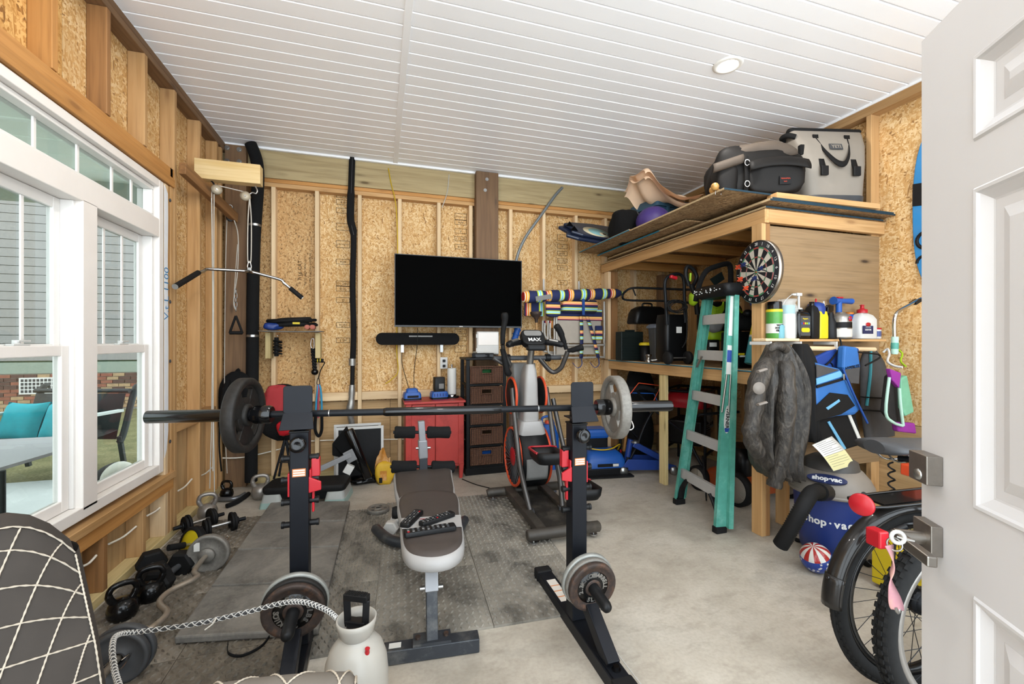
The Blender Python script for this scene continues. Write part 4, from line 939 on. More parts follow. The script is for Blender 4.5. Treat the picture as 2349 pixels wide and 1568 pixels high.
solo('blue_strap', blob(MB(), (PY(625,750,4.48).x,4.48,p.z+.045), (.075,.06,.035), 4, .16, 18, 9), 'blue_paint', 'crumpled dark blue strap at the left end of the wall shelf', 'strap', (PY(625,750,4.48).x,4.48,p.z))
lbl = PY(680,741,4.42); solo('band_label', cube(lbl.x-.03,lbl.x+.03,4.405,4.42,lbl.z-.009,lbl.z+.009), 'yellow', 'small yellow tag on the coiled bands', 'tag', (lbl.x,4.41,lbl.z-.01))
# black coiled rope handle and clips hanging under the shelf
h = thing('jump_rope', 'black coiled jump rope hanging under the left of the wall shelf', 'jump rope', PY(637,815,4.57))
mb = MB(); c = PY(637,795,4.57)
for i in range(5): mb.torus(.034,.008,TR((c.x,4.57,c.z+.05-.028*i),(R(14*(i%3-1)),R(10),0)),16,6)
mb.tube([(c.x-.01,4.57,c.z+.09),(c.x-.01,4.57,c.z-.09)],.02,8); obj('coil', mb, 'black_rubber', h, world=True)
obj('peg', MB().tube([(c.x,4.645,c.z+.11),(c.x,4.56,c.z+.105)],.005,6), 'steel', h, world=True)
h = thing('rope_attachment', 'twisted black triceps rope hanging at the right of the wall shelf', 'rope attachment', PY(722,855,4.57))
a, b = PY(718,800,4.57), PY(722,848,4.57); mb = MB()
for ph in (0,PI):
    mb.tube([a.lerp(b,i/24)+V((.012*math.cos(i*.9+ph),.012*math.sin(i*.9+ph),0)) for i in range(25)], .012, 6)
obj('rope', mb, 'black_rubber', h, world=True); obj('end_cap', MB().ball(b-V((0,0,.02)),(.034,.034,.032),14,8), 'black_gloss', h, world=True)
obj('carabiner', MB().tube(spline([a+V((0,0,.0)),a+V((-.02,0,.03)),a+V((-.015,0,.09)),a+V((.005,0,.1)),a+V((.01,0,.03))],4,True),.004,6,True), 'chrome', h, world=True)
h = thing('strap_handle', 'black strap handle with yellow marks hanging beside the twisted rope', 'strap', PY(735,850,4.58))
pts = [PY(727,826,4.58),PY(741,829,4.58),PY(744,833,4.58),PY(735,850,4.58),PY(730,868,4.58)]
obj('strap', MB().tube(spline(pts,5),.012,6,flat=.4), 'black_fabric', h, world=True); obj('grip', MB().tube([PY(724,826,4.56),PY(742,827,4.56)],.02,10), 'black_rubber', h, world=True)
for px in (729,735): obj('mark', MB().tube([PY(px,826.3,4.56)-V((.004,0,0)),PY(px,826.3,4.56)+V((.004,0,0))],.0205,10), 'yellow', h, world=True)
h = thing('tube_band', 'blue red and black tube bands hanging in a loop under the strap handle', 'resistance band', PY(731,1000,4.58))
obj('clip', MB().tube(spline([PY(730,866,4.58),PY(727,880,4.58),PY(734,880,4.58)],4,True),.004,6,True), 'black_plastic', h, world=True)
plain('band_blue','#2ba3d4',.5,0,.05,10); plain('band_pink','#c44a5c',.5,0,.05,10)
for (xa, xb, m) in ((728,725,'band_blue'),(731,730,'band_pink'),(736,738,'band_blue')):
    obj('tube', MB().tube(spline([PY(730+(xa-730)*.4,882,4.58),PY(xa,895,4.57),PY(xb,930,4.57),PY(xb,958,4.57)],5),.009,8), m, h, world=True)
obj('black_loop', MB().tube(spline([PY(724,955,4.57),PY(723,985,4.57),PY(731,1000,4.57),PY(738,985,4.57),PY(738,952,4.57)],5),.014,8), 'black_fabric', h, world=True)
# ---------------------------------------------------------------- pulley rig on the left wall
pr = thing('pulley_rig', 'home-built pulley rig of a pale timber and a dark board on the left wall', 'pulley rig', (-1.2,3.95,2.3))
a = PX(425,390,XL+.0); YP = 3.95
l0, l1 = PY(430,390,YP), PY(597,402,YP)
# pale 4x4 stub running out from the wall
e0 = V((XL,YP,2.60)); e1 = V((PY(600,405,YP).x,YP,2.60))
z1 = PY(560,378,YP).z; z0 = PY(560,422,YP).z
o = obj('pulley_beam', MB().box((0,0,0),(e1.x-XL,.09,z1-z0)), 'new_pine_x', pr, bevel=.004); o.location = V(((XL+e1.x)/2,YP,(z0+z1)/2))-pr.location
# dark board along the wall, rising toward the camera
b0, b1 = PX(418,385,XL+.05), PY(540,500,4.46)
beam('pulley_board', b0, V((b1.x,4.46,b1.z)), .045, .085, 'pine_brown', pr)
plain('clear_plastic', '#cdbfa6', .2, 0, .05, 10)
def pulley(c, ax, r=.038, m='clear_plastic'):
    o = obj('pulley', MB().lathe([(.006,-.012),(r,-.012),(r*.8,-.004),(r*.8,.004),(r,.012),(.006,.012)],22,AX(c,ax)), m, pr, world=True)
    obj('axle', MB().cyl(V(c)-V(ax)*.02,V(c)+V(ax)*.02,.006,8), 'steel', o, world=True); return o
P1, P2, P3 = PY(497,435,YP), PY(563,450,YP), PY(528,500,4.40)
pulley(P1, (.35,-.93,0)); pulley(P2, (.1,-.99,0)); pulley(P3, (.6,-.8,0), .03, 'gray_dark')
obj('hook', MB().tube(spline([P2+V((.03,0,.02)),P2+V((.05,0,.035)),P2+V((.075,0,.03)),P2+V((.085,0,.055)),P2+V((.07,0,.09))],4),.006,8), 'steel', pr, world=True)
obj('hook', MB().tube(spline([P1+V((-.01,0,.03)),P1+V((-.03,0,.06)),P1+V((-.05,.02,.075))],4),.006,8), 'black_metal', pr, world=True)
k = P3+V((0,0,.10)); obj('eye_bolt', MB().torus(.018,.005,AX(k,(.6,-.8,0)),16,6).tube([k+V((0,.02,.0)),k+V((.0,.08,.02))],.006,6), 'steel', pr, world=True)
obj('carabiner', MB().tube(spline([k-V((0,0,.015)),k+V((-.014,0,-.05)),k+V((-.012,0,-.09)),k+V((.012,0,-.09)),k+V((.006,0,-.04))],4,True),.004,6,True), 'chrome', pr, world=True)
# ropes
def rope(pts, r=.0045, m='cord_white', k=6): obj('rope', MB().tube(spline(pts,k), r, 6), m, pr, world=True)
rope([P1+V((0,0,.036)), P2+V((-.0,0,.034))], k=2)
BAR = PY(572,622,YP)
for dx in (-.012,.012): rope([P2+V((.03,0,-.0)), P2+V((.03+dx,0,-.2)), BAR+V((dx,0,.10)), BAR+V((0,0,.075))])
rope([P1+V((-.035,0,0)), PY(488,700,YP), PY(486,945,YP)], .005); rope([PY(491,445,YP), PY(490,700,YP), PY(489,945,YP)], .004)
rope([P3+V((-.025,0,0)), PY(517,640,4.38), PY(515,930,4.38), PY(521,1085,4.36)], .0035); 
rope([P3+V((.025,0,0)), PY(546,540,4.38), PY(545,620,4.38), PY(536,690,4.38), PY(541,712,4.38)], .0045); rope([PY(545,560,4.38), PY(540,630,4.38), PY(536,690,4.38)], .0035)
kn = PY(487,950,YP); obj('rope_knot', blob(MB(), kn, (.02,.02,.025), 2, .3, 10, 8), 'cord_white', pr, world=True)
for p, q in (((486,955),(481,1120)),((489,955),(488,1080)),((490,955),(492,1130))): rope([PY(*p,YP), PY((p[0]+q[0])/2,(p[1]+q[1])/2,YP-.01), PY(*q,YP-.02)], .004)
# lat bar
lb = thing('lat_bar', 'bent chrome lat bar with rubber ends hanging from the rope', 'lat bar', BAR)
L = [PY(402,657,3.45),PY(455,625,3.72),PY(482,617,3.82),BAR,PY(640,640,4.02),PY(665,660,4.05),PY(693,683,4.07)]
obj('bar', MB().tube([L[1]]+spline([L[1].lerp(L[2],.5),L[2],L[3]],5)+spline([L[3],L[4],L[4].lerp(L[5],.4)],5)+[L[5]],.012,10), 'chrome', lb, world=True)
for p, q in ((L[0],L[1]),(L[6],L[5])): obj('grip', MB().tube([p,q],.019,12), 'black_rubber', lb, world=True); obj('end_cap', MB().tube([p+(p-q).normalized()*.004,p],.0195,12), 'steel', lb, world=True)
obj('snap_hook', MB().tube(spline([BAR+V((0,0,.012)),BAR+V((-.014,0,.035)),BAR+V((0,0,.085)),BAR+V((.014,0,.035))],5,True),.005,6,True), 'chrome', lb, world=True); obj('lug', MB().box(BAR+V((0,0,.014)),(.03,.012,.035)), 'steel', lb, world=True, bevel=.003)
# triangle handle on a chain
H0 = PY(541,712,4.38)
tg = thing('stirrup_handle', 'black triangular stirrup handle hanging on a chain', 'handle', PY(541,762,4.38))
for i in range(5):
    c = PY(541,668+i*10,4.38); obj('chain_link', MB().tube(spline([c+V((-.008,0,-.02)),c+V((-.008,0,.02)),c+V((.008,0,.02)),c+V((.008,0,-.02))],3,True),.0028,5,True) if i % 2 else MB().tube(spline([c+V((0,-.008,-.02)),c+V((0,-.008,.02)),c+V((0,.008,.02)),c+V((0,.008,-.02))],3,True),.0028,5,True), 'steel', tg, world=True)
A, B, Cc = PY(541,724,4.38), PY(527,763,4.38), PY(556,763,4.38)
obj('frame', MB().tube([A,A.lerp(B,.93),B,B.lerp(Cc,.06)],.010,8).tube([A,A.lerp(Cc,.93),Cc,Cc.lerp(B,.06)],.010,8), 'black_rubber', tg, world=True); obj('grip', MB().tube([B,Cc],.016,10), 'black_rubber', tg, world=True)
# bags hung in the back left corner
bk = thing('black_backpack', 'black backpack hanging in the back left corner', 'backpack', PY(540,1000,4.42))
c = PY(543,935,4.47); obj('body', blob(MB(), c, (.15,.07,.33), 21, .05, 24, 14, .8), 'black_fabric', bk, world=True)
for dx in (-.05,.05): obj('shoulder_strap', MB().tube(spline([c+V((dx,-.08,.26)),c+V((dx*1.3,-.14,.1)),c+V((dx*1.2,-.13,-.12)),c+V((dx,-.08,-.24))],5),.022,6,flat=.35), 'black_fabric', bk, world=True)
obj('loop', MB().tube(spline([c+V((-.03,-.02,.28)),c+V((0,.05,.35)),c+V((.03,-.02,.28))],4),.01,6), 'black_fabric', bk, world=True)
obj('long_strap', MB().tube(spline([PY(512,890,4.36),PY(505,960,4.34),PY(503,1020,4.33),PY(508,1080,4.33)],5),.014,6,flat=.4), 'black_fabric', bk, world=True)
rj = thing('red_backpack', 'red and black backpack hanging behind the left rack upright', 'backpack', PY(650,1000,4.35))
plain('red_cloth', '#b8383c', .85, 0, .1, 10, .1); plain('beige_cloth', '#b8ab9a', .9, 0, .08, 10)
c = PY(648,945,4.36); obj('body', blob(MB(), c, (.17,.09,.25), 31, .13, 24, 14, .75), 'black_fabric', rj, world=True)
obj('red_panel', blob(MB(), c+V((-.02,-.07,.12)), (.115,.045,.13), 32, .22, 20, 12, .7), 'red_cloth', rj, world=True); obj('red_pocket', blob(MB(), c+V((.03,-.08,-.13)), (.055,.05,.07), 33, .1), 'red_plastic', rj, world=True)
obj('beige_flap', blob(MB(), c+V((.12,-.06,-.13)), (.05,.03,.10), 34, .1), 'beige_cloth', rj, world=True)
# folded camp-chair legs under the bag
st = thing('tripod_stand', 'folded black tripod legs standing under the red backpack', 'tripod', PY(650,1095,4.35))
apex = PY(655,1000,4.36)
for q in ((628,1098),(640,1092),(668,1096),(682,1092)): obj('leg', MB().tube([apex,PY(*q,4.33+.0005*(q[0]-650))],.010,8), 'black_metal', st, world=True)
obj('spreader', MB().tube([PY(637,1060,4.34),PY(672,1060,4.34)],.005,6), 'black_metal', st, world=True); obj('column', MB().tube([apex,apex+V((0,0,.25))],.013,8), 'black_metal', st, world=True)
for px, lbx in ((545,'left'),(557,'right')):
    p0 = PY(px,1015,4.30); solo('snap_hook', MB().tube(spline([p0+V((0,0,.06)),p0+V((-.045,0,-.03)),p0+V((-.03,0,-.06)),p0+V((.0,0,-.045)),p0+V((.03,0,.06))],5,True),.005,6,True), 'chrome', 'large chrome snap hook behind the barbell plate, %s one' % lbx, 'hook', p0-V((0,0,.06)), 'chrome hooks')
# ---------------------------------------------------------------- floor weights by the left wall
def kettlebell(name, x, y, s, m, lb, rz=0.0, flat=True):
    k = thing(name, lb, 'kettlebell', (x,y,0), rz, 'kettlebells'); 
    mb = MB().lathe([(.055*s,0),(.078*s,.012*s),(.097*s,.05*s),(.102*s,.09*s),(.09*s,.135*s),(.062*s,.165*s),(.0001,.178*s)],28)
    obj('bell', mb, m, k)
    hp = spline([(-.045*s,0,.14*s),(-.075*s,0,.19*s),(-.082*s,0,.235*s),(-.06*s,0,.275*s),(0,0,.287*s),(.06*s,0,.275*s),(.082*s,0,.235*s),(.075*s,0,.19*s),(.045*s,0,.14*s)],5)
    n = len(hp); obj('handle', MB().tube(hp, [.022*s*(1 if .2 < i/n < .8 else 1.15) for i in range(n)], 12), m, k); return k
kettlebell('kettlebell', -1.265, 3.83, .66, 'iron_silver', 'silver kettlebell tied below the pulley ropes', R(15))
kettlebell('kettlebell', -1.27, 4.28, .52, 'iron_gloss', 'small black kettlebell behind the silver one by the corner post', R(-20))
kettlebell('kettlebell', -.99, 4.19, .70, 'iron_silver', 'grey kettlebell at the left end of the aerobic step', R(10))
kettlebell('kettlebell', -1.20, 2.56, .62, 'iron_gloss', 'nearest black kettlebell beside the tufted armchair', R(35))
kettlebell('kettlebell', -1.145, 2.70, .61, 'iron_gloss', 'black kettlebell just behind the nearest one', R(20))
def plate(mb, r, t, T, hub=.028, style=0):
    prof = [(.026,-t/2),(r*.22,-t/2),(r*.26,-t*.28),(r*.80,-t*.28),(r*.86,-t/2),(r*.97,-t/2),(r,-t*.36),(r,t*.36),(r*.97,t/2),(r*.86,t/2),(r*.80,t*.28),(r*.26,t*.28),(r*.22,t/2),(.026,t/2),(.026,-t/2)]
    return mb.lathe(prof, 40, T)
def spin_dumbbell(x, y, z, rz, lb):
    d = thing('spinlock_dumbbell', lb, 'dumbbell', (x,y,z), rz, 'spinlock dumbbells')
    d.scale = (.82,.9,.9)
    X = Matrix.Rotation(PI/2,4,'Y')
    obj('bar', MB().cyl((-.19,0,.075),(.19,0,.075),.013,12), 'steel', d)
    for s in (-1,1):
        for i, r in enumerate((.075,.068)):
            mb = MB(); plate(mb, r, .02, Matrix.Translation((s*(.085+i*.022),0,.075)) @ X); obj('weight_plate', mb, 'black_rubber', d)
        obj('collar', MB().lathe([(.014,-.008),(.03,-.008),(.03,.008),(.014,.008)],14,Matrix.Translation((s*.128,0,.075)) @ X), 'black_plastic', d)
        obj('end_sleeve', MB().cyl((s*.137,0,.075),(s*.192,0,.075),.0145,10), 'black_metal', d)
d1, d2 = PZ(458,1216), PZ(505,1225)
spin_dumbbell(d1.x, d1.y, 0, R(40), 'black spinlock dumbbell nearer the wall in front of the silver kettlebell'); spin_dumbbell(d2.x, d2.y, 0, R(30), 'black spinlock dumbbell lying right of its twin')
# hex dumbbells
def hexdb(x, y, rz, lb, txt=None):
    d = thing('hex_dumbbell', lb, 'dumbbell', (x,y,0), rz, 'hex dumbbells'); r = .075; hz = r*math.cos(R(30))
    hx = [(r*math.cos(R(60*i)), r*math.sin(R(60*i))) for i in range(6)]; X = Matrix.Rotation(PI/2,4,'Y') @ Matrix.Rotation(PI/2,4,'Z')
    obj('handle', MB().tube([(-.07,0,hz),(0,0,hz),(.07,0,hz)],[.015,.018,.015],12), 'gray_dark', d)
    for s in (-1,1):
        o = obj('hex_head', MB().loft([[Matrix.Translation((s*q,0,hz)) @ X @ V((p[0]*k,p[1]*k,0)) for p in hx] for q, k in ((.06,.85),(.07,1),(.125,1),(.137,.85))], False), 'black_rubber', d, bevel=.004)
        if txt and s < 0:
            for q, ch in ((-.014,txt[0]),(.016,txt[1])): text(ch, .055, 'white_print', o, pm(d) @ TR((-.1385,-q,hz),(PI/2,0,-PI/2)), name='numeral', bold=.002)
h1, h2 = PZ(372,1354), PZ(412,1322)
hexdb((h1.x+h2.x)/2, (h1.y+h2.y)/2, math.atan2(h2.y-h1.y,h2.x-h1.x), 'black hex dumbbell with a white 15 on its end', '15'); hexdb(-1.23, 2.93, R(-62), 'black hex dumbbell behind the black kettlebells')
# ab wheel
aw = thing('ab_wheel', 'yellow-centred ab roller wheel lying tilted by the wall', 'ab wheel', (-1.10,3.16,0))
T = AX(PZ(442,1283)+V((0,0,.098)), (-.593,-.73,.25))
obj('tyre', MB().lathe([(.082,-.022),(.098,-.02),(.104,-.012),(.098,0),(.104,.012),(.098,.02),(.082,.022)],36,T,True,False), 'black_rubber', aw, world=True)
obj('disc', MB().lathe([(.015,-.016),(.03,-.018),(.05,-.012),(.083,-.018),(.083,.018),(.05,.012),(.03,.018),(.015,.016)],36,T), 'yellow', aw, world=True)
for i in range(6): obj('spoke_rib', MB().box((.055,0,-.014),(.05,.008,.008),None,T @ Matrix.Rotation(R(60*i),4,'Z')), 'yellow', aw, world=True)
obj('axle', MB().cyl(T @ V((0,0,-.17)),T @ V((0,0,.13)),.009,10), 'steel', aw, world=True)
for z0, z1 in ((-.18,-.05),(.05,.14)): obj('grip', MB().tube([T @ V((0,0,z0)),T @ V((0,0,z1))],.019,12), 'black_foam', aw, world=True)
# EZ curl bar
ez = thing('curl_bar', 'zigzag EZ curl bar with grey plates lying along the left wall', 'curl bar', (-.95,2.5,0))
f0 = V((-.965,2.92,.111)); n0 = V((-.985,2.13,.110)); ax = (f0-n0).normalized(); sd = V((ax.y,-ax.x,0))
q = [f0+ax*.2, f0-ax*.16, f0-ax*.26+sd*.045, f0-ax*.37-sd*.03, f0-ax*.47-sd*.03, f0-ax*.57+sd*.045, f0-ax*.68+sd*.03, n0+ax*.1, n0-ax*.16]
plain('bar_chrome', '#b9aea0', .38, .6, .12, 20, dirt='#93836f')
obj('bar', MB().tube(spline(q,5),.014,12), 'bar_chrome', ez, world=True)
for s, base in ((1,f0),(-1,n0)):
    for i in range(2 if s < 0 else 1):
        mb = MB(); plate(mb, .110-.006*i, .034 if s > 0 else .028, AX(base+ax*s*(.02+.035*i)-V((0,0,.0)),ax)); obj('weight_plate', mb, 'gray_dark' if s < 0 else 'cast_gray', ez, world=True)
    obj('inner_collar', MB().lathe([(.015,-.01),(.042,-.01),(.042,.01),(.015,.01)],20,AX(base-ax*s*.012,ax)), 'cast_gray' if s > 0 else 'gray_dark', ez, world=True)
    c = base+ax*s*.075
    for dz in (-1,1): obj('spring_clip', MB().tube(spline([c+sd*.02*dz,c+sd*.05*dz+V((0,0,.02*dz)),c+sd*.06*dz+ax*s*.08+V((0,0,.02)),c+sd*.045*dz+ax*s*.1+V((0,0,.03)),c+sd*.04*dz+ax*s*.07+V((0,0,.02))],5),.0035,6), 'chrome', ez, world=True)
# grey plate label
p = f0+ax*.0-V((.055,.02,-.06)); 
obj('label', MB().box((0,0,0),(.03,.05,.001),None,AX(f0-ax*.0+sd*-.055+V((0,0,.05)) - ax*-.0035 - ax*.0, ax)), 'paper', ez, world=True)
# second straight lat bar on the floor
s2 = thing('floor_lat_bar', 'grey and black bent bar lying on the concrete by the kettlebells', 'lat bar', (-1.0,3.95,0))
q = [PZ(500,1143,.02),PZ(540,1145,.02),PZ(552,1150,.02)]
obj('bar', MB().tube(spline([PZ(492,1144,.025),PZ(530,1144,.025),PZ(548,1140,.025),PZ(562,1132,.03)],4),.018,10), 'grey_metal', s2, world=True); obj('grip', MB().tube(spline([PZ(520,1160,.02),PZ(545,1150,.02),PZ(570,1132,.02)],4),.019,10), 'black_foam', s2, world=True)
# ---------------------------------------------------------------- floor mats
def tread_tile(poly_w, poly_d, parent, origin, ang, nx, ny, pitch=.034):
    """raised diamond tread: short lozenge bars alternating in direction"""
    mb = MB()
    base = []
    for i in range(nx):
        for j in range(ny):
            cx, cy = (i+.5)*pitch, (j+.5)*pitch; a = R(45) if (i+j) % 2 else R(-45)
            L, W, h = .0165, .006, .0078; c, s = math.cos(a), math.sin(a)
            pt = lambda u, v, z: (cx+u*c-v*s, cy+u*s+v*c, z)
            mb.add([pt(-L,0,0),pt(0,-W,0),pt(L,0,0),pt(0,W,0),pt(-L*.4,0,h),pt(L*.4,0,h)], [(0,1,4),(1,2,5),(1,5,4),(2,3,5),(3,0,4),(3,4,5)])
    return mb
TILEZ = .012
def tiles(name, label, origin, ang, cols, rows, size=.61, mt='mat_rubber'):
    th = thing(name, label, 'floor mat', (*origin,0), ang)
    n = int(size/.034); me = tread_tile(size,size,th,origin,ang,n,n,size/n).mesh('tread'); me.materials.append(MATS[mt])
    tm = MB().bb(.0015,size-.0015,.0015,size-.0015,0,TILEZ).mesh('mat_tile'); tm.materials.append(MATS[mt])
    for i in range(cols):
        for j in range(rows):
            t_ = share('mat_tile', tm, th, (i*size,j*size,0)); r_ = share('tread', me, t_, (0,0,TILEZ)); r_['kind'] = 'stuff'
    return th
# right mat: corners from the photograph
bl, br, tl = PZ(875,1472), PZ(1392,1388), PZ(845,1160)
ang = math.atan2(br.y-bl.y, br.x-bl.x)
rm = tiles('tread_mat', 'black diamond-tread rubber mat under the bench and the exercise machine', (bl.x-.045,bl.y-.03), ang, 2, 3)
rm.scale = ((br-bl).length/1.22, ((tl-bl).length+.02)/1.83, 1)
lm = tiles('tread_mat', 'dusty diamond-tread rubber mat along the left wall under the weights', (-1.36,1.62), 0, 2, 4, mt='mat_dirty'); lm.scale = (.88,.87,1)
# narrow strip between the two, hidden under the folded mat
sm_ = tiles('tread_strip', 'narrow strip of diamond-tread mat between the folding mat and the large mat', (bl.x-.37,bl.y-.02), ang, 1, 3); sm_.scale = (.326/.61, .90, 1)
# grey folding exercise mat
fm = thing('exercise_mat', 'dusty grey folding exercise mat lying on the left rubber floor', 'exercise mat', (-.6,3.1,.013))
q0, q1, q2, q3 = PZ(398,1462,.05), PZ(730,1442,.05), PZ(803,1147,.05), PZ(622,1150,.05)
MZ = .05
for k in range(4):
    a, b = k/4, (k+1)/4
    P = [q0.lerp(q3,a+.003), q1.lerp(q2,a+.003), q1.lerp(q2,b-.003), q0.lerp(q3,b-.003)]
    obj('mat_panel', MB().add([(p.x,p.y,.016) for p in P]+[(p.x,p.y,MZ) for p in P], [(3,2,1,0),(4,5,6,7),(0,1,5,4),(1,2,6,5),(2,3,7,6),(3,0,4,7)]), 'mat_blue', fm, world=True, bevel=.008)
obj('carry_strap', MB().grid(lambda u,v: (lambda p: p+V((0,0,.012*v)))(spline([q0.lerp(q1,.38)-V((0,.02,.03)),q0.lerp(q1,.42)-V((0,.09,.03)),q0.lerp(q1,.52)-V((0,.11,.03)),q0.lerp(q1,.62)-V((0,.06,.03)),q0.lerp(q1,.66)-V((0,.01,.02))],6)[min(24,int(u*24))]), 24, 1), 'black_fabric', fm, world=True, solid=.003)
# ---------------------------------------------------------------- squat rack
UA, UB = V((-.33,2.05,0)), V((.888,1.854,0)); RD = (UB-UA).normalized(); RN = V((RD.y,-RD.x,0))   # RN points to the camera
rk = math.atan2(RD.y, RD.x)
BZ = 1.043
plain('rack_black', '#1f2229', .45, .25, .08, 20)
plain('sticker', '#e9e2d8', .5, 0, .04, 10)
def upright(base, lb, side):
    k = thing('rack_upright', lb, 'rack', base, 0.0, 'rack uprights')
    w = .074
    b = obj('foot', MB().bb(-.04,.04,-.40,.42,0,.06), 'rack_black', k, bevel=.004)
    for y in (-.435,.42): obj('rubber_cap', MB().bb(-.046,.046,y-.02,y+.045,0,.066), 'black_rubber', k, bevel=.01)
    obj('post', MB().bb(-w/2,w/2,-w/2,w/2,.06,.970), 'rack_black', k, bevel=.004)
    obj('inner_post', MB().bb(-.024,.024,-.026,.026,.976,1.026), 'rack_black', k, bevel=.003)
    obj('post_cap', MB().bb(-w/2-.003,w/2+.003,-w/2-.003,w/2+.003,.968,.976), 'black_plastic', k, bevel=.002)
    obj('brace', MB().bar((0,-.33,.06),(0,-.035,.25),.058,.055,(1,0,0)), 'rack_black', k, bevel=.003)
    obj('gusset', MB().bb(-.032,.032,-.40,-.25,.06,.066), 'rack_black', k)
    obj('bolt_head', MB().tube([(0,-.36,.066),(0,-.36,.082)],.013,6).tube([(0,-.36,.066),(0,-.36,.07)],.018,14), 'black_gloss', k)
    # saddle that carries the bar: a bent plate
    pl = [(.075,.075),(.075,-.005),(.060,-.035),(-.032,-.035),(-.032,-.028),(.055,-.028),(.068,-.003),(.068,.075)]
    sd = obj('saddle', MB().prism(rrect(.112,.115,.012,3), .007, TR((0,-.058,BZ+.07),(PI/2,0,0))).prism([(-.056,0),(.056,0),(.066,-.075),(-.066,-.075)], .007, TR((0,-.058,BZ+.013),(R(62),0,0))).bb(-.045,.045,-.05,.045,BZ-.047,BZ-.040), 'rack_black', k, bevel=.002)
    kn = obj('adjust_knob', MB().lathe([(.008,0),(.008,.02),(.030,.022),(.033,.032),(.033,.044),(.024,.05),(.012,.047),(.0001,.046)],24,AX((0,-w/2,.925),(0,-1,0))), 'black_gloss', k)
    for z in (.853,.76,.665,.568):
        obj('side_peg', MB().cyl((-.064,.0,z),(.064,0,z),.013,14).cyl((-.074,0,z),(-.064,0,z),.015,14).cyl((.064,0,z),(.074,0,z),.015,14), 'black_plastic', k)
    s = obj('warning_label', MB().box((0,-w/2-.0012,.798),(.052,.001,.034)), 'sticker_orange', k)
    for i in range(3): obj('label_line', MB().box((0,-w/2-.002,(.808)-.010*i),(.046,.0008,.0065)), 'sticker', s)
    if side > 0:
        s = obj('foot_label', MB().box((0,.22,.0608),(.05,.20,.001)), 'sticker', k)
        for y in (.16,.21,.26): obj('label_line', MB().box((0,y,.0615),(.05,.006,.0008)), 'sticker_orange', s)
    else:
        s = obj('foot_label', MB().box((0,-.30,.0),(.03,.02,.001),(0,0,0)), 'sticker_orange', k); s.location = (0,-.0,.0)
        s.data.transform(Matrix.Translation((0,0,.0668)))
    # red spotter hook
    S = -side; Ds = 0.665
    hk = obj('safety_hook', MB().bb(S*.038,S*.046,-.03,.03,Ds+.04,Ds+.14).bb(S*.044,S*.078,-.012,.02,Ds+.105,Ds+.185).prism([(0,0),(S*.05,.01),(S*.05,.045),(.0,.07)][::(1 if S > 0 else -1)], .012, TR((S*.036,-.02,Ds+.04),(PI/2,0,0))).bb(S*.046,S*.056,-.01,.01,Ds-.05,Ds+.06), 'red_plastic', k, bevel=.003)
    obj('safety_plate', MB().bb(-S*.046,-S*.038,-.03,.03,Ds+.03,Ds+.13), 'red_plastic', k, bevel=.003)
    # weight storage horn
    T0 = AX((0,-.045,.30),(0,-1,-.14))
    obj('storage_horn', MB().lathe([(.024,-.02),(.024,.235),(.020,.25),(.012,.258),(.0001,.26)],20,T0), 'black_plastic', k)
    return k, T0
kL, tL = upright(UA, 'left black rack upright with a plate stack near the floor', -1); kR, tR = upright(UB, 'right black rack upright whose striped foot label shows', 1)
def store(k, T0, rows, lbs, txt):
    z = .055
    for i, (r, th_, m) in enumerate(rows):
        TW = pm(k) @ T0 @ TR((0,0,z+th_/2)); z += th_+.002
        pl_ = thing('weight_plate', lbs[i], 'weight plate', (TW.translation.x,TW.translation.y,TW.translation.z-r), 0, 'plates stored on the rack')
        mb = MB(); plate(mb, r, th_, TW); obj('disc', mb, m, pl_, world=True)
        if i == len(rows)-1:
            obj('letter_ring', MB().lathe([(r*.30,0),(r*.66,0),(r*.66,.0008),(r*.30,.0008)],36,TW @ TR((0,0,th_*.28))), 'iron_gloss', pl_, world=True)
            obj('hub_face', MB().lathe([(.026,0),(r*.33,0),(r*.33,.004),(.026,.004)],30,TW @ TR((0,0,th_*.28))), m, pl_, world=True)
            arctext(txt, r*.52, r*.24, 'steel', pl_, TW @ TR((0,0,th_*.28+.0012)), bold=.0012)
plain('plate_edge_white', '#a9aba6', .4, .3, .1, 30)
store(kL, tL, [(.128,.022,'plate_edge_white'),(.122,.022,'cast_iron'),(.116,.024,'rust_iron')], ['pale rimmed plate at the back of the left floor-level stack','dark plate in the middle of the left floor-level stack','front BARBELL plate of the left floor-level stack'], [('BARBELL',0,17,True),('5LBS',105,19,True),('2.3 KILOS',225,13,True)])
store(kR, tR, [(.122,.022,'plate_edge_white'),(.116,.022,'cast_gray'),(.111,.024,'rust_iron')], ['pale rimmed plate at the back of the right floor-level stack','grey plate in the middle of the right floor-level stack','front 2.3 KILOS plate of the right floor-level stack'], [('2.3KILOS',-52,15,True),('BARBELL',52,15,True),('5LBS',172,17,False)])
# barbell
bb = thing('barbell', 'long black barbell resting across the rack saddles', 'barbell', (UA+UB)/2+V((0,0,BZ-.03)))
def bp_(s, dz=0): return UA+RD*s+RN*(.0)+V((0,0,BZ+dz))
obj('shaft', MB().tube([bp_(-.16),bp_(1.38)],.0150,16), 'black_metal', bb, world=True)
obj('centre_sleeve', MB().tube([bp_(.35),bp_(.362),bp_(.86),bp_(.875)],[.0165,.0195,.0195,.0165],16), 'black_gloss', bb, world=True)
for s in (.12,.5,.85,1.05): obj('knurl_ring', MB().tube([bp_(s-.002),bp_(s+.002)],.0158,16), 'steel', bb, world=True)
obj('sleeve', MB().tube([bp_(-.605),bp_(-.60),bp_(-.20),bp_(-.19)],[.018,.0265,.0265,.0265],18), 'black_gloss', bb, world=True); obj('sleeve', MB().tube([bp_(1.43),bp_(1.44),bp_(1.70),bp_(1.711)],[.0265,.0265,.0265,.024],18), 'black_gloss', bb, world=True)
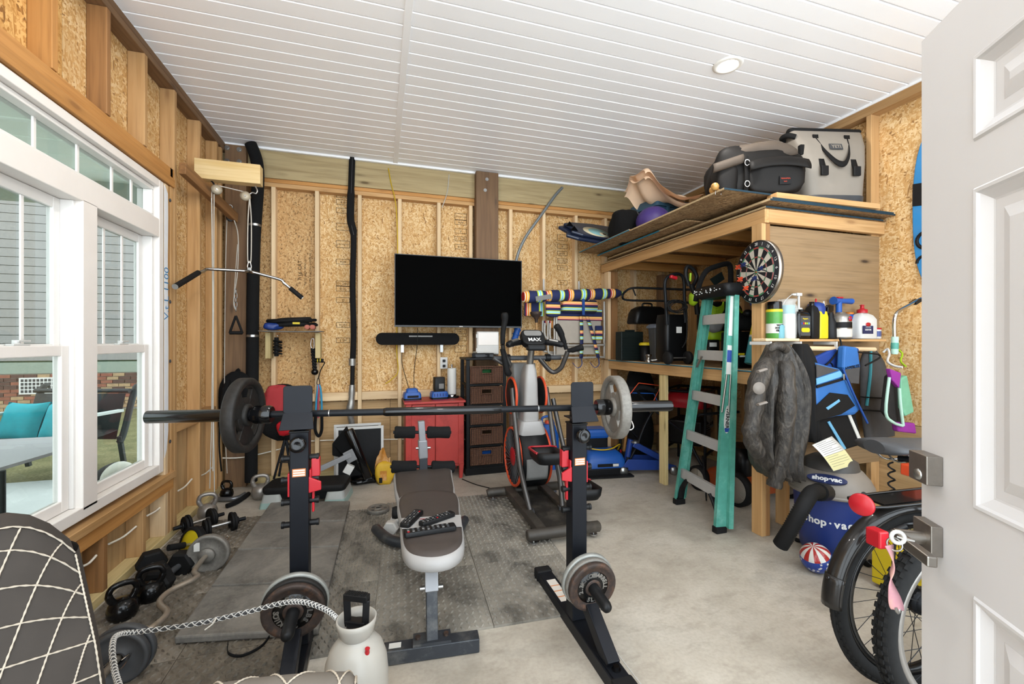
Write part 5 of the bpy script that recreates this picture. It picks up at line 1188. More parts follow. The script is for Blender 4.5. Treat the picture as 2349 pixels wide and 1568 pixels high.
for s0, s1 in ((-.19,-.115),(1.33,1.40)): obj('sleeve_collar', MB().tube([bp_(s0),bp_(s0+.01),bp_(s1-.01),bp_(s1)],[.034,.039,.039,.034],20), 'black_gloss', bb, world=True)
def gripplate(s, r, m, lb):
    g = thing('grip_plate', lb, 'weight plate', bp_(s)-V((0,0,r)), 0, 'barbell plates'); T = AX(bp_(s), RD)
    rim = MB().lathe([(r*.80,-.014),(r*.84,-.024),(r*.97,-.024),(r,-.018),(r,.018),(r*.97,.024),(r*.84,.024),(r*.80,.014),(r*.80,-.014)],48,T); obj('rim', rim, m, g, world=True)
    # web with three openings
    mb = MB(); n = 48
    def solid(a0, a1, r0, r1, h):
        k = 8; vs = []; fs = []
        for i in range(k+1):
            a = a0+(a1-a0)*i/k
            for (rr, hh) in ((r0,-h),(r1,-h),(r1,h),(r0,h)): vs.append((rr*math.cos(a), rr*math.sin(a), hh))
        for i in range(k):
            for j in range(4): fs.append((i*4+j, (i+1)*4+j, (i+1)*4+(j+1)%4, i*4+(j+1)%4))
        fs += [(0,1,2,3),(k*4+3,k*4+2,k*4+1,k*4)]
        mb.add(vs, fs, False, T)
    for i in range(3):
        c = R(90+120*i+60); solid(c-R(34), c+R(34), r*.24, r*.82, .009); c2 = R(90+120*i); solid(c2-R(26), c2+R(26), r*.24, r*.47, .009); solid(c2-R(27), c2+R(27), r*.74, r*.83, .011)
    obj('web', mb, m, g, world=True, bevel=.003)
    obj('hub', MB().lathe([(.0268,-.022),(r*.27,-.022),(r*.3,-.016),(r*.3,.016),(r*.27,.022),(.0268,.022),(.0268,-.022)],30,T), m, g, world=True)
    return g
gripplate(-.225, .158, 'cast_iron', 'dark grip plate on the window end of the barbell'); gripplate(1.425, .150, 'cast_gray', 'grey grip plate on the loft end of the barbell')
obj('spring_clip', MB().tube(spline([bp_(1.47)+V((0,0,-.02)),bp_(1.50)+V((0,.02,-.11)),bp_(1.53)+V((0,.02,-.10)),bp_(1.49)+V((0,.02,-.02))],5),.004,6), 'chrome', bb, world=True)
# ---------------------------------------------------------------- weight bench
plain('pad_brown', '#4c4440', .55, 0, .15, 8); plain('pad_silver', '#b7b5b3', .45, 0, .06, 10); plain('frame_silver', '#9c9da0', .4, .4, .08, 15); plain('frame_dark', '#3c4046', .4, .2, .12, 15, dirt='#6e6e6c')
be = thing('weight_bench', 'silver and brown adjustable weight bench with foam leg rollers', 'weight bench', (.25,2.3,0))
fL, fR = PZ(878,1530,.0), PZ(1100,1497,.0); fd = (fR-fL).normalized(); ba = V((-fd.y,fd.x,0))   # ba: away from camera
fm_ = fL.lerp(fR,.5)+ba*.03
obj('front_foot', MB().bar(fL+ba*.03+V((0,0,.033)), fR+ba*.03+V((0,0,.033)), .065, .06), 'frame_dark', be, world=True, bevel=.004)
o = obj('foot_plate', MB().box((0,0,0),(.16,.075,.012),(0,0,math.atan2(fd.y,fd.x)),Matrix.Translation(fm_+V((0,0,.073)))), 'frame_dark', be, world=True)
for s in (-.06,.06): obj('bolt_head', MB().tube([fm_+fd*s+V((0,0,.079)),fm_+fd*s+V((0,0,.09))],.012,6), 'rust_iron', o, world=True)
sc_ = obj('foot_label', MB().box((0,0,0),(.05,.032,.001),(0,0,math.atan2(fd.y,fd.x)),Matrix.Translation(fm_-fd*.155+V((0,0,.064)))), 'paper', be, world=True)
for s, wv_ in ((-.05,.025),(.05,.05),(.13,.015)): obj('paint_chip', MB().box((0,0,0),(wv_,.001,.028),(0,0,math.atan2(fd.y,fd.x)),Matrix.Translation(fm_+fd*s-ba*.0305+V((0,0,.034)))), 'pad_silver', be, world=True)
PD1 = PZ(990,1270,.44)   # near end of the seat
lg = fm_+V((0,0,.07)); tpv = V((PD1.x,PD1.y,.40))+ba*.13
obj('front_leg', MB().bar(lg, lg.lerp(tpv,.62)+ba*-.03, .05, .05), 'frame_dark', be, world=True, bevel=.004)
obj('leg_post', MB().bar(lg.lerp(tpv,.55)+ba*-.03, tpv, .058, .058), 'frame_silver', be, world=True, bevel=.003)
pv = lg.lerp(tpv,.6)-ba*.03; obj('pivot_bolt', MB().tube([pv-fd*.05,pv+fd*.05],.011,10), 'steel', be, world=True)
# pads: seat and backrest, one near and one far
def pad(poly, z0, z1, nm, tilt0=0, tilt1=0, lip=.03):
    """poly listed from near-left counter-clockwise in the room, brown top with a silver skirt"""
    poly = [p for p in spline(poly,4,True)]
    n = len(poly); cx = sum(p.x for p in poly)/n; cy = sum(p.y for p in poly)/n; y0 = min(p.dot(ba) for p in poly); y1 = max(p.dot(ba) for p in poly)
    def zz(p, z): t = (p.dot(ba)-y0)/(y1-y0); return z+tilt0+(tilt1-tilt0)*t
    def rg(k, z): return [(lambda q: V((q.x,q.y,zz(q,z))))(V((cx+(p.x-cx)*k, cy+(p.y-cy)*k, 0))) for p in poly]
    obj(nm+'_skirt', MB().loft([rg(.94,z0),rg(1,z0+.01),rg(1.015,(z0+z1)/2),rg(1,z1-.008),rg(.96,z1)]), 'pad_silver', be, world=True)
    obj(nm+'_top', MB().loft([rg(.965,z1-.006),rg(.95,z1+.003),rg(.85,z1+.010),rg(.4,z1+.013),rg(.02,z1+.013)]), 'pad_brown', be, world=True)
def pxpoly(pts, z): return [PZ(x,y,z) for x,y in pts]
SZ = .47
seat = pxpoly([(925,1255),(945,1275),(990,1282),(1035,1273),(1062,1250),(1063,1215),(1056,1180),(1052,1140),(1035,1125),(985,1122),(930,1130),(912,1150),(918,1190),(920,1225)], SZ)
pad(seat[::1], SZ-.065, SZ-.0, 'seat')
seat2 = pxpoly([(908,1095),(925,1128),(1025,1120),(1036,1085),(1030,1072),(985,1074),(915,1079)], SZ-.02)
back_ = pxpoly([(925,1150),(1035,1145),(1037,1088),(1030,1076),(985,1078),(915,1084),(904,1096)], .45)
pad(back_, .37, .43, 'backrest', 0, .03)
# silver band across the seat between the brown fields
bp0 = [PZ(921,1212,SZ+.014),PZ(1060,1207,SZ+.014),PZ(1057,1180,SZ+.014),PZ(921,1188,SZ+.014)]
obj('seat_band', MB().add([(p.x,p.y,SZ+.0125) for p in bp0]+[(p.x,p.y,SZ+.015) for p in bp0], [(3,2,1,0),(4,5,6,7),(0,1,5,4),(1,2,6,5),(2,3,7,6),(3,0,4,7)]), 'pad_silver', be, world=True, bevel=.001)
for q in (.55,.78): obj('red_lettering_bars', MB().bar(bp0[0].lerp(bp0[3],q).lerp(bp0[1].lerp(bp0[2],q),.30)+V((0,0,.0022)), bp0[0].lerp(bp0[3],q).lerp(bp0[1].lerp(bp0[2],q),.56)+V((0,0,.0022)), .004, .0006), 'red_plastic', be, world=True)  # unreadable red lettering drawn as plain bars
m0 = V((PD1.x,PD1.y,.37))+ba*.12; m1 = m0+ba*.95
obj('spine_tube', MB().bar(m0, m1+V((0,0,-.02)), .055, .055), 'frame_dark', be, world=True, bevel=.003)
for s in (-.07,.09): obj('seat_bracket', MB().bar(m0-ba*.05+fd*s+V((0,0,.02)), m0+ba*.15+fd*s+V((0,0,.02)), .03, .03), 'frame_dark', be, world=True)
# rear foot, curved stabiliser seen left of the seat
rf = PZ(905,1225,.05)
obj('rear_foot', MB().tube(spline([PZ(862,1212,.058),PZ(885,1232,.058),PZ(915,1243,.058),PZ(960,1240,.058),PZ(1040,1222,.058),PZ(1066,1192,.058)],5),.034,8), 'frame_dark', be, world=True)
obj('rear_leg', MB().bar(m0+ba*.35, PZ(960,1238,.05), .045, .045), 'frame_dark', be, world=True)
obj('adjust_knob', MB().lathe([(.008,-.03),(.03,-.02),(.035,0),(.03,.02),(.0001,.022)],16,AX(PZ(908,1175,.38),-fd)), 'black_rubber', be, world=True)
# leg developer: upright with two pairs of foam rollers
la = V((PZ(970,1085,.44).x, PZ(970,1085,.44).y, .40)); Yd = la.y+.02
k0 = PY(971,1085,Yd); k1 = PY(969,1010,Yd); k2 = PY(966,965,Yd)
obj('arm', MB().bar(k1,k2,.045,.05,(0,1,0)), 'frame_silver', be, world=True, bevel=.004); obj('arm_hinge', MB().bar(PY(971,1050,Yd),PY(969,1008,Yd),.062,.06,(0,1,0)), 'frame_silver', be, world=True, bevel=.008); obj('arm_base', MB().bar(k0-V((0,0,.06)),PY(971,1045,Yd),.055,.05,(0,1,0)), 'frame_dark', be, world=True, bevel=.004)
obj('hinge_bolt', MB().tube([PY(971,1027,Yd-.01)-fd*.05,PY(971,1027,Yd-.01)+fd*.05],.009,8), 'steel', be, world=True)
for (pl_, pr_, y) in (((905,952),(980,1032),991),((898,955),(990,1042),1070)):
    for (x0, x1) in (pl_, pr_):
        A_, B_ = PY(x0,y,Yd), PY(x1,y,Yd); dd = (B_-A_).normalized()
        obj('foam_roller', MB().tube([A_,A_+dd*.008,A_.lerp(B_,.5),B_-dd*.008,B_],[.036,.043,.040,.043,.036],16), 'black_foam', be, world=True)
    obj('roller_rod', MB().tube([PY(pl_[0]-3,y,Yd),PY(pr_[1]+3,y,Yd)],.011,8), 'black_metal', be, world=True)
# three remotes on the seat
def remote(px, py, L, W, rz, lb, dots):
    p = PZ(px,py,SZ+.017); r = thing('remote_control', lb, 'remote control', p, rz, 'remote controls on the bench')
    obj('case', MB().loft([ring(L,W,0,W*.2),ring(L,W,.014,W*.2),ring(L*.97,W*.9,.019,W*.18)]), 'black_plastic', r)
    for i in range(9):
        for j in (-1,0,1):
            m = 'red_plastic' if (i == dots and j == -1) else ('gray_dark' if (i+j) % 3 else 'gray_plastic')
            obj('button', MB().box((-L*.42+L*.095*i,j*W*.27,.0202),(L*.042,W*.11,.003)), m, r)
remote(945,1192,.175,.05,R(62), 'black remote lying at the left of the bench seat', 8); remote(1003,1193,.19,.045,R(28), 'slim black remote with blue keys in the middle of the bench', 4); remote(987,1219,.235,.052,R(3), 'longest black remote nearest the front of the bench seat', 0)
# ---------------------------------------------------------------- things along the back wall floor
stp = thing('aerobic_step', 'black aerobic step platform on pale grey-green risers', 'step platform', PZ(708,1146), R(-8)); stp.scale = (.80,.85,.92)
plain('step_grey','#b5b8b4',.5,0,.05,8); plain('step_mint','#a8c4bd',.5,0,.05,8)
obj('platform', MB().loft([ring(.80,.32,.115,.06),ring(.82,.34,.135,.06),ring(.82,.34,.165,.06),ring(.80,.32,.175,.06)]), 'black_rubber', stp); obj('skirt', MB().loft([ring(.76,.28,.05,.05),ring(.78,.30,.115,.05)]), 'black_plastic', stp)
for x in (-.31,.31):
    obj('riser', MB().loft([ring(.20,.38,.05,.04),ring(.17,.34,.115,.04)],T=TR((x,0,0))), 'step_grey', stp); obj('lower_riser', MB().loft([ring(.225,.40,.0,.04),ring(.205,.385,.05,.04)],T=TR((x,0,0))), 'step_mint', stp)
YW = 4.42
ws_ = thing('window_screen', 'stack of framed window screens leaning on the back wall', 'window screen', PY(822,1100,YW))
plain('screen_mesh','#2f3032',.8,0,.1,40)
for i, (px0, px1, py0, dy) in enumerate(((766,874,974,.12),(770,880,981,.0))):
    A_, B_ = PY(px0,py0,YW+dy), PY(px1,1105,YW+dy); x0, x1, z0, z1 = A_.x, B_.x, .005, A_.z
    mb = MB()
    for c in ((x0,x1,z1-.025,z1),(x0,x1,z0,z0+.025),(x0,x0+.025,z0+.025,z1-.025),(x1-.025,x1,z0+.025,z1-.025)): mb.bb(c[0],c[1],YW+dy-.006,YW+dy+.006,c[2],c[3])
    o = obj('screen_frame', mb, 'white_plastic', ws_, world=True, bevel=.002); obj('screen_mesh', MB().bb(x0+.025,x1-.025,YW+dy-.001,YW+dy+.001,z0+.025,z1-.025), 'screen_mesh', o, world=True)
# preacher pad on a silver arm
pp = thing('preacher_pad', 'black preacher curl pad on a silver arm lying by the screens', 'curl pad', PZ(815,1105))
YQ = 4.22
a0, a1 = PY(800,985,YQ), PY(845,1095,YQ); d_ = (a1-a0).normalized()
obj('roller_edge', MB().tube([a0,a0+d_*.01,a1-d_*.01,a1],[.035,.042,.042,.035],16), 'black_gloss', pp, world=True)
s0 = [PY(795,978,YQ),PY(762,1018,YQ+.08),PY(762,1045,YQ+.1),PY(785,1050,YQ+.1),PY(835,1092,YQ+.02)]
obj('pad', MB().add([*s0]+[p+V((0,.06,0)) for p in s0], [tuple(range(5)),tuple(range(5,10))[::-1]]+[(i,5+i,5+(i+1)%5,(i+1)%5) for i in range(5)]), 'black_fabric', pp, world=True, bevel=.01)
obj('arm', MB().bar(PY(727,1078,YQ-.15),PY(805,1042,YQ-.02),.045,.03,(0,1,0)), 'frame_silver', pp, world=True, bevel=.003); obj('arm_plate', MB().box((0,0,0),(.09,.01,.11),(0,R(-25),0),Matrix.Translation(PY(803,1046,YQ-.03))), 'frame_silver', pp, world=True, bevel=.004); obj('stem', MB().box((0,0,0),(.07,.05,.08),(0,R(30),0),Matrix.Translation(PY(800,1075,YQ-.03))), 'white_plastic', pp, world=True)
solo('black_bag', blob(MB(), PZ(835,1098,.035), (.13,.09,.035), 44, .2, 20, 8), 'black_gloss', 'crumpled black plastic bag under the curl pad', 'bag', PZ(835,1098))
cb_ = thing('seed_bag', 'torn orange and yellow bag standing left of the red cabinet', 'bag', PZ(880,1105))
plain('bag_orange','#d08a2e',.6,0,.25,9,dirt='#e8c89a'); plain('bag_yellow','#e3b52a',.6,0,.15,12)
c = PZ(882,1108); obj('bag_body', blob(MB(), c+V((0,0,.10)), (.085,.055,.11), 51, .10, 20, 12, .6), 'bag_yellow', cb_, world=True); obj('bag_top', MB().grid(lambda u,v: c+V((-.09+.14*u+.05*v*(1-u), -.03+.05*math.sin(u*3), .15+.20*v*(1-.55*u)+.03*math.sin(8*u+5*v))), 8, 8), 'bag_orange', cb_, world=True, solid=.006)
obj('bag_label', MB().box(c+V((-.01,-.058,.09)),(.06,.006,.09)), 'bag_orange', cb_, world=True); obj('barcode', MB().box(c+V((-.035,-.062,.05)),(.03,.004,.05)), 'black_print', cb_, world=True)
# small weights under the bench
plt = thing('small_plate', 'small grey-green weight plate lying flat behind the bench', 'weight plate', PZ(868,1172,.013))
mb = MB(); plate(mb, .085, .03, TR((0,0,.016))); obj('disc', mb, 'cast_gray', plt)
for i in range(5): obj('hole', MB().tube([(.052*math.cos(R(72*i)),.052*math.sin(R(72*i)),.024),(.052*math.cos(R(72*i)),.052*math.sin(R(72*i)),.0255)],.013,12), 'gray_dark', plt)
hw = thing('white_dumbbell', 'white hex-ended dumbbell standing behind the bench seat', 'dumbbell', PZ(905,1215), R(70)); r = .055; hz = r*math.cos(R(30))
hx = [(r*math.cos(R(60*i)), r*math.sin(R(60*i))) for i in range(6)]; X = Matrix.Rotation(PI/2,4,'Y') @ Matrix.Rotation(PI/2,4,'Z')
obj('handle', MB().cyl((-.06,0,hz),(.06,0,hz),.014,12), 'white_plastic', hw)
for s in (-1,1): obj('hex_head', MB().loft([[Matrix.Translation((s*q,0,hz)) @ X @ V((p[0]*k,p[1]*k,0)) for p in hx] for q, k in ((.05,.85),(.058,1),(.10,1),(.108,.85))], False), 'white_plastic', hw, bevel=.004)
cord('extension_lead', [PZ(1060,1098,.006),PZ(1090,1110,.006),PZ(1120,1118,.006),PZ(1150,1125,.006),PZ(1170,1128,.006)], .004, 'black_rubber', 'thin black cord on the concrete beside the drawer tower')
# ---------------------------------------------------------------- exercise machine
em = thing('elliptical_machine', 'grey and orange elliptical trainer with round fan wheels', 'elliptical', (1.3,3.3,0))
plain('shroud_grey','#b3b0ad',.4,.1,.05,8); plain('tube_grey','#5d5a58',.35,.6,.1,12); plain('dusty_black','#3a3733',.6,0,.25,10,dirt='#6b6459'); plain('base_tube','#4a453f',.5,.2,.2,10,dirt='#6f675c')
fl_, fr_ = PZ(1212,1228,.072), PZ(1372,1206,.072); gx = (fr_-fl_).normalized(); gy = V((-gx.y,gx.x,0)); gu = V((0,0,1))
cn = fl_.lerp(fr_,.5); cn.z = 0
def E_(x, y, z): return cn+gx*x+gy*y+gu*(z+.019)
obj('front_foot', MB().tube([fl_-gx*.01,fl_,fr_,fr_+gx*.01],[.03,.038,.038,.03],14), 'base_tube', em, world=True)
for s in (-.22,.22): obj('levelling_foot', MB().cyl(E_(s,0,.0),E_(s,0,.008),.028,14).cyl(E_(s,0,.005),E_(s,0,.03),.007,8), 'steel', em, world=True)
for s in (-.155,.155): obj('side_rail', MB().bar(E_(s*1.0,0,.06), E_(s*.95,.84,.075), .07, .05), 'base_tube', em, world=True, bevel=.006)
obj('deck_plate', MB().add([E_(-.13,.05,.05),E_(.13,.05,.05),E_(.12,.75,.06),E_(-.12,.75,.06),E_(-.13,.05,.06),E_(.13,.05,.06),E_(.12,.75,.07),E_(-.12,.75,.07)],[(3,2,1,0),(4,5,6,7),(0,1,5,4),(1,2,6,5),(2,3,7,6),(3,0,4,7)]), 'dusty_black', em, world=True)
obj('rear_foot', MB().tube([E_(-.33,.86,.05),E_(-.31,.86,.055),E_(.31,.86,.055),E_(.33,.86,.05)],[.03,.038,.038,.03],14), 'base_tube', em, world=True)
for s in (-.28,.28): obj('levelling_foot', MB().cyl(E_(s,.86,.0),E_(s,.86,.008),.026,14).cyl(E_(s,.86,.005),E_(s,.86,.03),.007,8), 'steel', em, world=True)
# fan drum
DZ = .37; dr = .255; DY = .78
TD = AX(E_(0,DY,DZ), gx)
obj('fan_drum', MB().lathe([(.0001,-.10),(.10,-.115),(dr*.9,-.125),(dr,-.11),(dr,.11),(dr*.9,.125),(.10,.115),(.0001,.10)],44,TD), 'black_plastic', em, world=True)
for s in (-1,1):
    w_ = obj('fan_ring', MB().torus(dr*.93,.012,AX(E_(s*.128,DY,DZ),gx),44,8), 'orange_red', em, world=True)
    for i in range(28):
        a_ = 2*PI*i/28; T_ = AX(E_(s*.128,DY,DZ),gx)
        obj('fan_fin', MB().tube([T_ @ V((.08*math.cos(a_),.08*math.sin(a_),0)),T_ @ V((.16*math.cos(a_+.25),.16*math.sin(a_+.25),.006*s)),T_ @ V((dr*.9*math.cos(a_+.35),dr*.9*math.sin(a_+.35),0))],.0055,4), 'gray_dark', w_, world=True)
    obj('red_core', MB().lathe([(.0001,0),(.085,0),(.07,.012*s),(.0001,.016*s)],24,AX(E_(s*.122,DY,DZ),gx)), 'red_plastic', w_, world=True)
obj('front_grille', MB().grid(lambda u,v: E_(-.09+.18*u, DY-dr*math.cos(R(-35+60*v))-.004, DZ-dr*math.sin(R(-35+60*v)) -.03), 6, 8), 'gray_plastic', em, world=True, solid=.004)
# central tower shroud
T0 = [(.075,.09,.62,0),(.085,.10,.70,.0),(.075,.095,.85,.01),(.07,.085,1.0,.02),(.06,.07,1.10,.03),(.045,.05,1.15,.035)]
rings = []
for (w_, d_, z, y) in [(.08,.10,.48,0),(.11,.13,.56,0)]+T0: rings.append([E_(px_*1,DY-.02-y+py_,z) for px_, py_ in rrect(w_*2*.82,d_*2,.03,4)])
obj('tower_shroud', MB().loft(rings), 'shroud_grey', em, world=True)
obj('side_shroud', MB().loft([[E_(-.10,DY+.02+yy,zz),E_(-.085,DY+.02+yy,zz),E_(.085,DY+.02+yy,zz),E_(.10,DY+.02+yy,zz),E_(.10,DY+.20+yy,zz),E_(-.10,DY+.20+yy,zz)] for yy, zz in ((.0,.5),(.02,.8),(.03,1.0),(.05,1.15))]), 'gray_plastic', em, world=True)
for s in (-1,1):
    dsk = obj('crank_disc', MB().lathe([(.0001,.0),(.13,.0),(.15,.01),(.15,.022),(.0001,.03)],36,AX(E_(s*.115,DY+.03,.88),gx*s)), 'black_plastic', em, world=True); obj('disc_rim', MB().torus(.15,.011,AX(E_(s*.13,DY+.03,.88),gx),40,8), 'orange_red', dsk, world=True)
obj('lower_boot', MB().loft([[E_(px_,DY-.03+py_,z) for px_, py_ in rrect(w_,d_,.04,4)] for w_, d_, z in ((.20,.20,.50),(.24,.26,.58),(.19,.22,.68))]), 'shroud_grey', em, world=True)
# mast and console
mast = [E_(0,DY-.06,1.12),E_(0,DY-.10,1.25),E_(0,DY-.12,1.30)]
obj('mast', MB().tube(mast,[.03,.028,.03],12), 'steel', em, world=True)
cz_ = E_(0,DY-.14,1.36)
con = obj('console', MB().prism(rrect(.20,.16,.05,5), .06, AX(cz_,(-gy*.75+gu*.65)), -.03), 'black_plastic', em, world=True, bevel=.01)
TC = face(cz_+(-gy*.75+gu*.65).normalized()*.031,(-gy*.75+gu*.65))
obj('display', MB().prism(rrect(.15,.055,.02,4), .003, TC @ TR((0,.035,0))), 'gray_plastic', con, world=True)
obj('bottle_holder', MB().box((0,0,0),(.15,.10,.05),None,Matrix.Translation(E_(0,DY-.22,1.29)) @ Matrix.Rotation(rk,4,'Z')), 'black_plastic', em, world=True, bevel=.015)
text('MAX', .05, 'white_print', con, TC @ TR((0,-.035,.001)), bold=.001)
for s in (-1,1): 
    hp = obj('pulse_grip', MB().tube(spline([E_(s*.09,DY-.12,1.33),E_(s*.17,DY-.17,1.33),E_(s*.24,DY-.22,1.31)],5),[.02,.022,.024,.026,.028,.028,.028,.027,.026,.024,.016],10), 'black_plastic', em, world=True); obj('sensor', MB().tube([E_(s*.14,DY-.165,1.352),E_(s*.20,DY-.205,1.338)],.014,8), 'steel', hp, world=True)
obj('cross_bar', MB().tube([E_(-.30,DY-.02,1.20),E_(.30,DY-.02,1.20)],.02,12), 'gray_dark', em, world=True)
for s in (-.18,.18): obj('bearing', MB().tube([E_(s-.02,DY-.02,1.20),E_(s+.02,DY-.02,1.20)],.033,14), 'black_plastic', em, world=True)
# moving arms: left upright one, right one bent out
def D_(px, py, y): return PY(px, py, y)
ya = E_(-.3,DY-.02,1.2).y
yb = E_(.3,DY-.02,1.2).y
La = [D_(1175,856,ya),D_(1160,820,ya-.05),D_(1153,785,ya-.08),D_(1157,730,ya-.10)]
obj('arm', MB().tube(spline([E_(-.30,DY-.02,1.20),D_(1170,840,ya-.02),D_(1157,810,ya-.05),D_(1153,790,ya-.08)],5),.018,10), 'tube_grey', em, world=True)
obj('hand_grip', MB().tube(spline([D_(1153,788,ya-.08),D_(1154,760,ya-.09),D_(1158,735,ya-.10),D_(1157,717,ya-.11)],5),[.02,.02,.021,.021,.021,.021,.022,.022,.023,.025,.026,.028,.03,.03,.028,.02],12), 'black_rubber', em, world=True)
obj('elbow_grip', MB().tube(spline([D_(1152,800,ya-.07),D_(1158,825,ya-.06),D_(1163,850,ya-.05),D_(1168,858,ya-.03)],5),[.02]*4+[.024]*6+[.027]*5+[.024],12), 'black_rubber', em, world=True)
obj('arm', MB().tube(spline([E_(.1,DY-.02,1.20),D_(1265,852,yb),D_(1285,845,yb-.04),D_(1295,825,yb-.07),D_(1302,806,yb-.09)],5),.02,10), 'tube_grey', em, world=True)
obj('hand_grip', MB().tube(spline([D_(1299,800,yb-.09),D_(1292,780,yb-.10),D_(1285,760,yb-.11),D_(1275,745,yb-.12)],5),[.018]*4+[.023]*4+[.027]*4+[.028]*3+[.018],12), 'black_rubber', em, world=True); obj('hand_grip', MB().tube(spline([D_(1302,804,yb-.09),D_(1315,802,yb-.12),D_(1328,798,yb-.15),D_(1338,795,yb-.17)],5),[.018]*4+[.023]*4+[.026]*4+[.028]*3+[.018],12), 'black_rubber', em, world=True)
# pedal arms
for s, (pb, pm_, pt_), yy in ((-1,((1210,1155),(1205,1080),(1188,975)),0),(1,((1285,1160),(1268,1050),(1240,960)),0)):
    q0 = E_(s*.13,.33,.085); q1 = E_(s*.155,.52,.42); q2 = E_(s*.155,.66,.78); q3 = E_(s*.15,.72,.95)
    obj('pedal_link', MB().tube(spline([q0,E_(s*.15,.42,.25),q1,q2,q3],5),.02,12), 'tube_grey', em, world=True); obj('link_foot', MB().box((0,0,0),(.06,.06,.02),(0,0,rk),Matrix.Translation(q0-gu*.01)), 'gray_dark', em, world=True)
def pedal(c, s):
    T_ = Matrix.Translation(c) @ Matrix.Rotation(rk+.02,4,'Z') @ Matrix.Rotation(R(-6),4,'X')
    p_ = obj('pedal', MB().loft([[(x,y,z) for x,y in rrect(w_,l_,.06,5)] for w_, l_, z in ((.17,.32,-.03),(.20,.36,0),(.215,.38,.055),(.205,.37,.055),(.18,.34,.005)) ],T=T_), 'black_plastic', em, world=True)
    obj('pedal_trim', MB().tube([T_ @ V((x,y,.055)) for x, y in rrect(.215,.38,.06,5)[0:14]],.009,6), 'red_plastic', p_, world=True); obj('pedal_pad', MB().prism(rrect(.13,.28,.05,4), .006, T_, .006), 'dusty_black', p_, world=True)
pedal(E_(-.01,.30,.475), -1); pedal(E_(.30,.33,.18), 1)
obj('pedal_link', MB().tube(spline([E_(.27,.40,.13),E_(.27,.52,.3),E_(.25,.68,.62),E_(.22,.74,.85)],5),.02,12), 'tube_grey', em, world=True)
# ---------------------------------------------------------------- beach gear on wall hooks
YH = 4.50
plain('hook_white','#dcdad6',.4,.2,.05,10)
for px, py in ((1247,640),(1328,645)):
    p0 = PY(px,py,YB-.01); solo('utility_hook', MB().tube(spline([p0,p0+V((0,-.01,-.14)),p0+V((0,-.06,-.26)),p0+V((0,-.22,-.27)),p0+V((0,-.25,-.22)),p0+V((0,-.25,-.16))],6),.012,8), 'hook_white', 'white utility hook holding the striped parasol, %s one' % ('left' if px < 1300 else 'right'), 'hook', p0-V((0,0,.27)), 'utility hooks')
u0, u1 = PY(1200,681,YH-.13), PY(1427,672,YH-.13)
um = thing('beach_umbrella', 'furled beach umbrella with bright stripes lying across two hooks', 'beach umbrella', u0.lerp(u1,.5)-V((0,0,.07)))
us = [u0.lerp(u1,i/18) for i in range(19)]; d_ = (u1-u0).normalized()
cn_ = obj('canopy', MB().tube(us,[.055,.068]+[.062+.008*math.sin(i*2.3) for i in range(14)]+[.058,.05,.02],12), None, um, world=True); cn_.data.materials.append(MATS['beach_x'])
obj('sleeve_label', MB().bar(u0+d_*.12+V((0,-.066,-.03)),u0+d_*.30+V((0,-.066,-.01)),.006,.05), 'gray_plastic', um, world=True)
obj('pole_tip', MB().tube([u1-d_*.02,u1+d_*.03],.012,8), 'white_plastic', um, world=True)
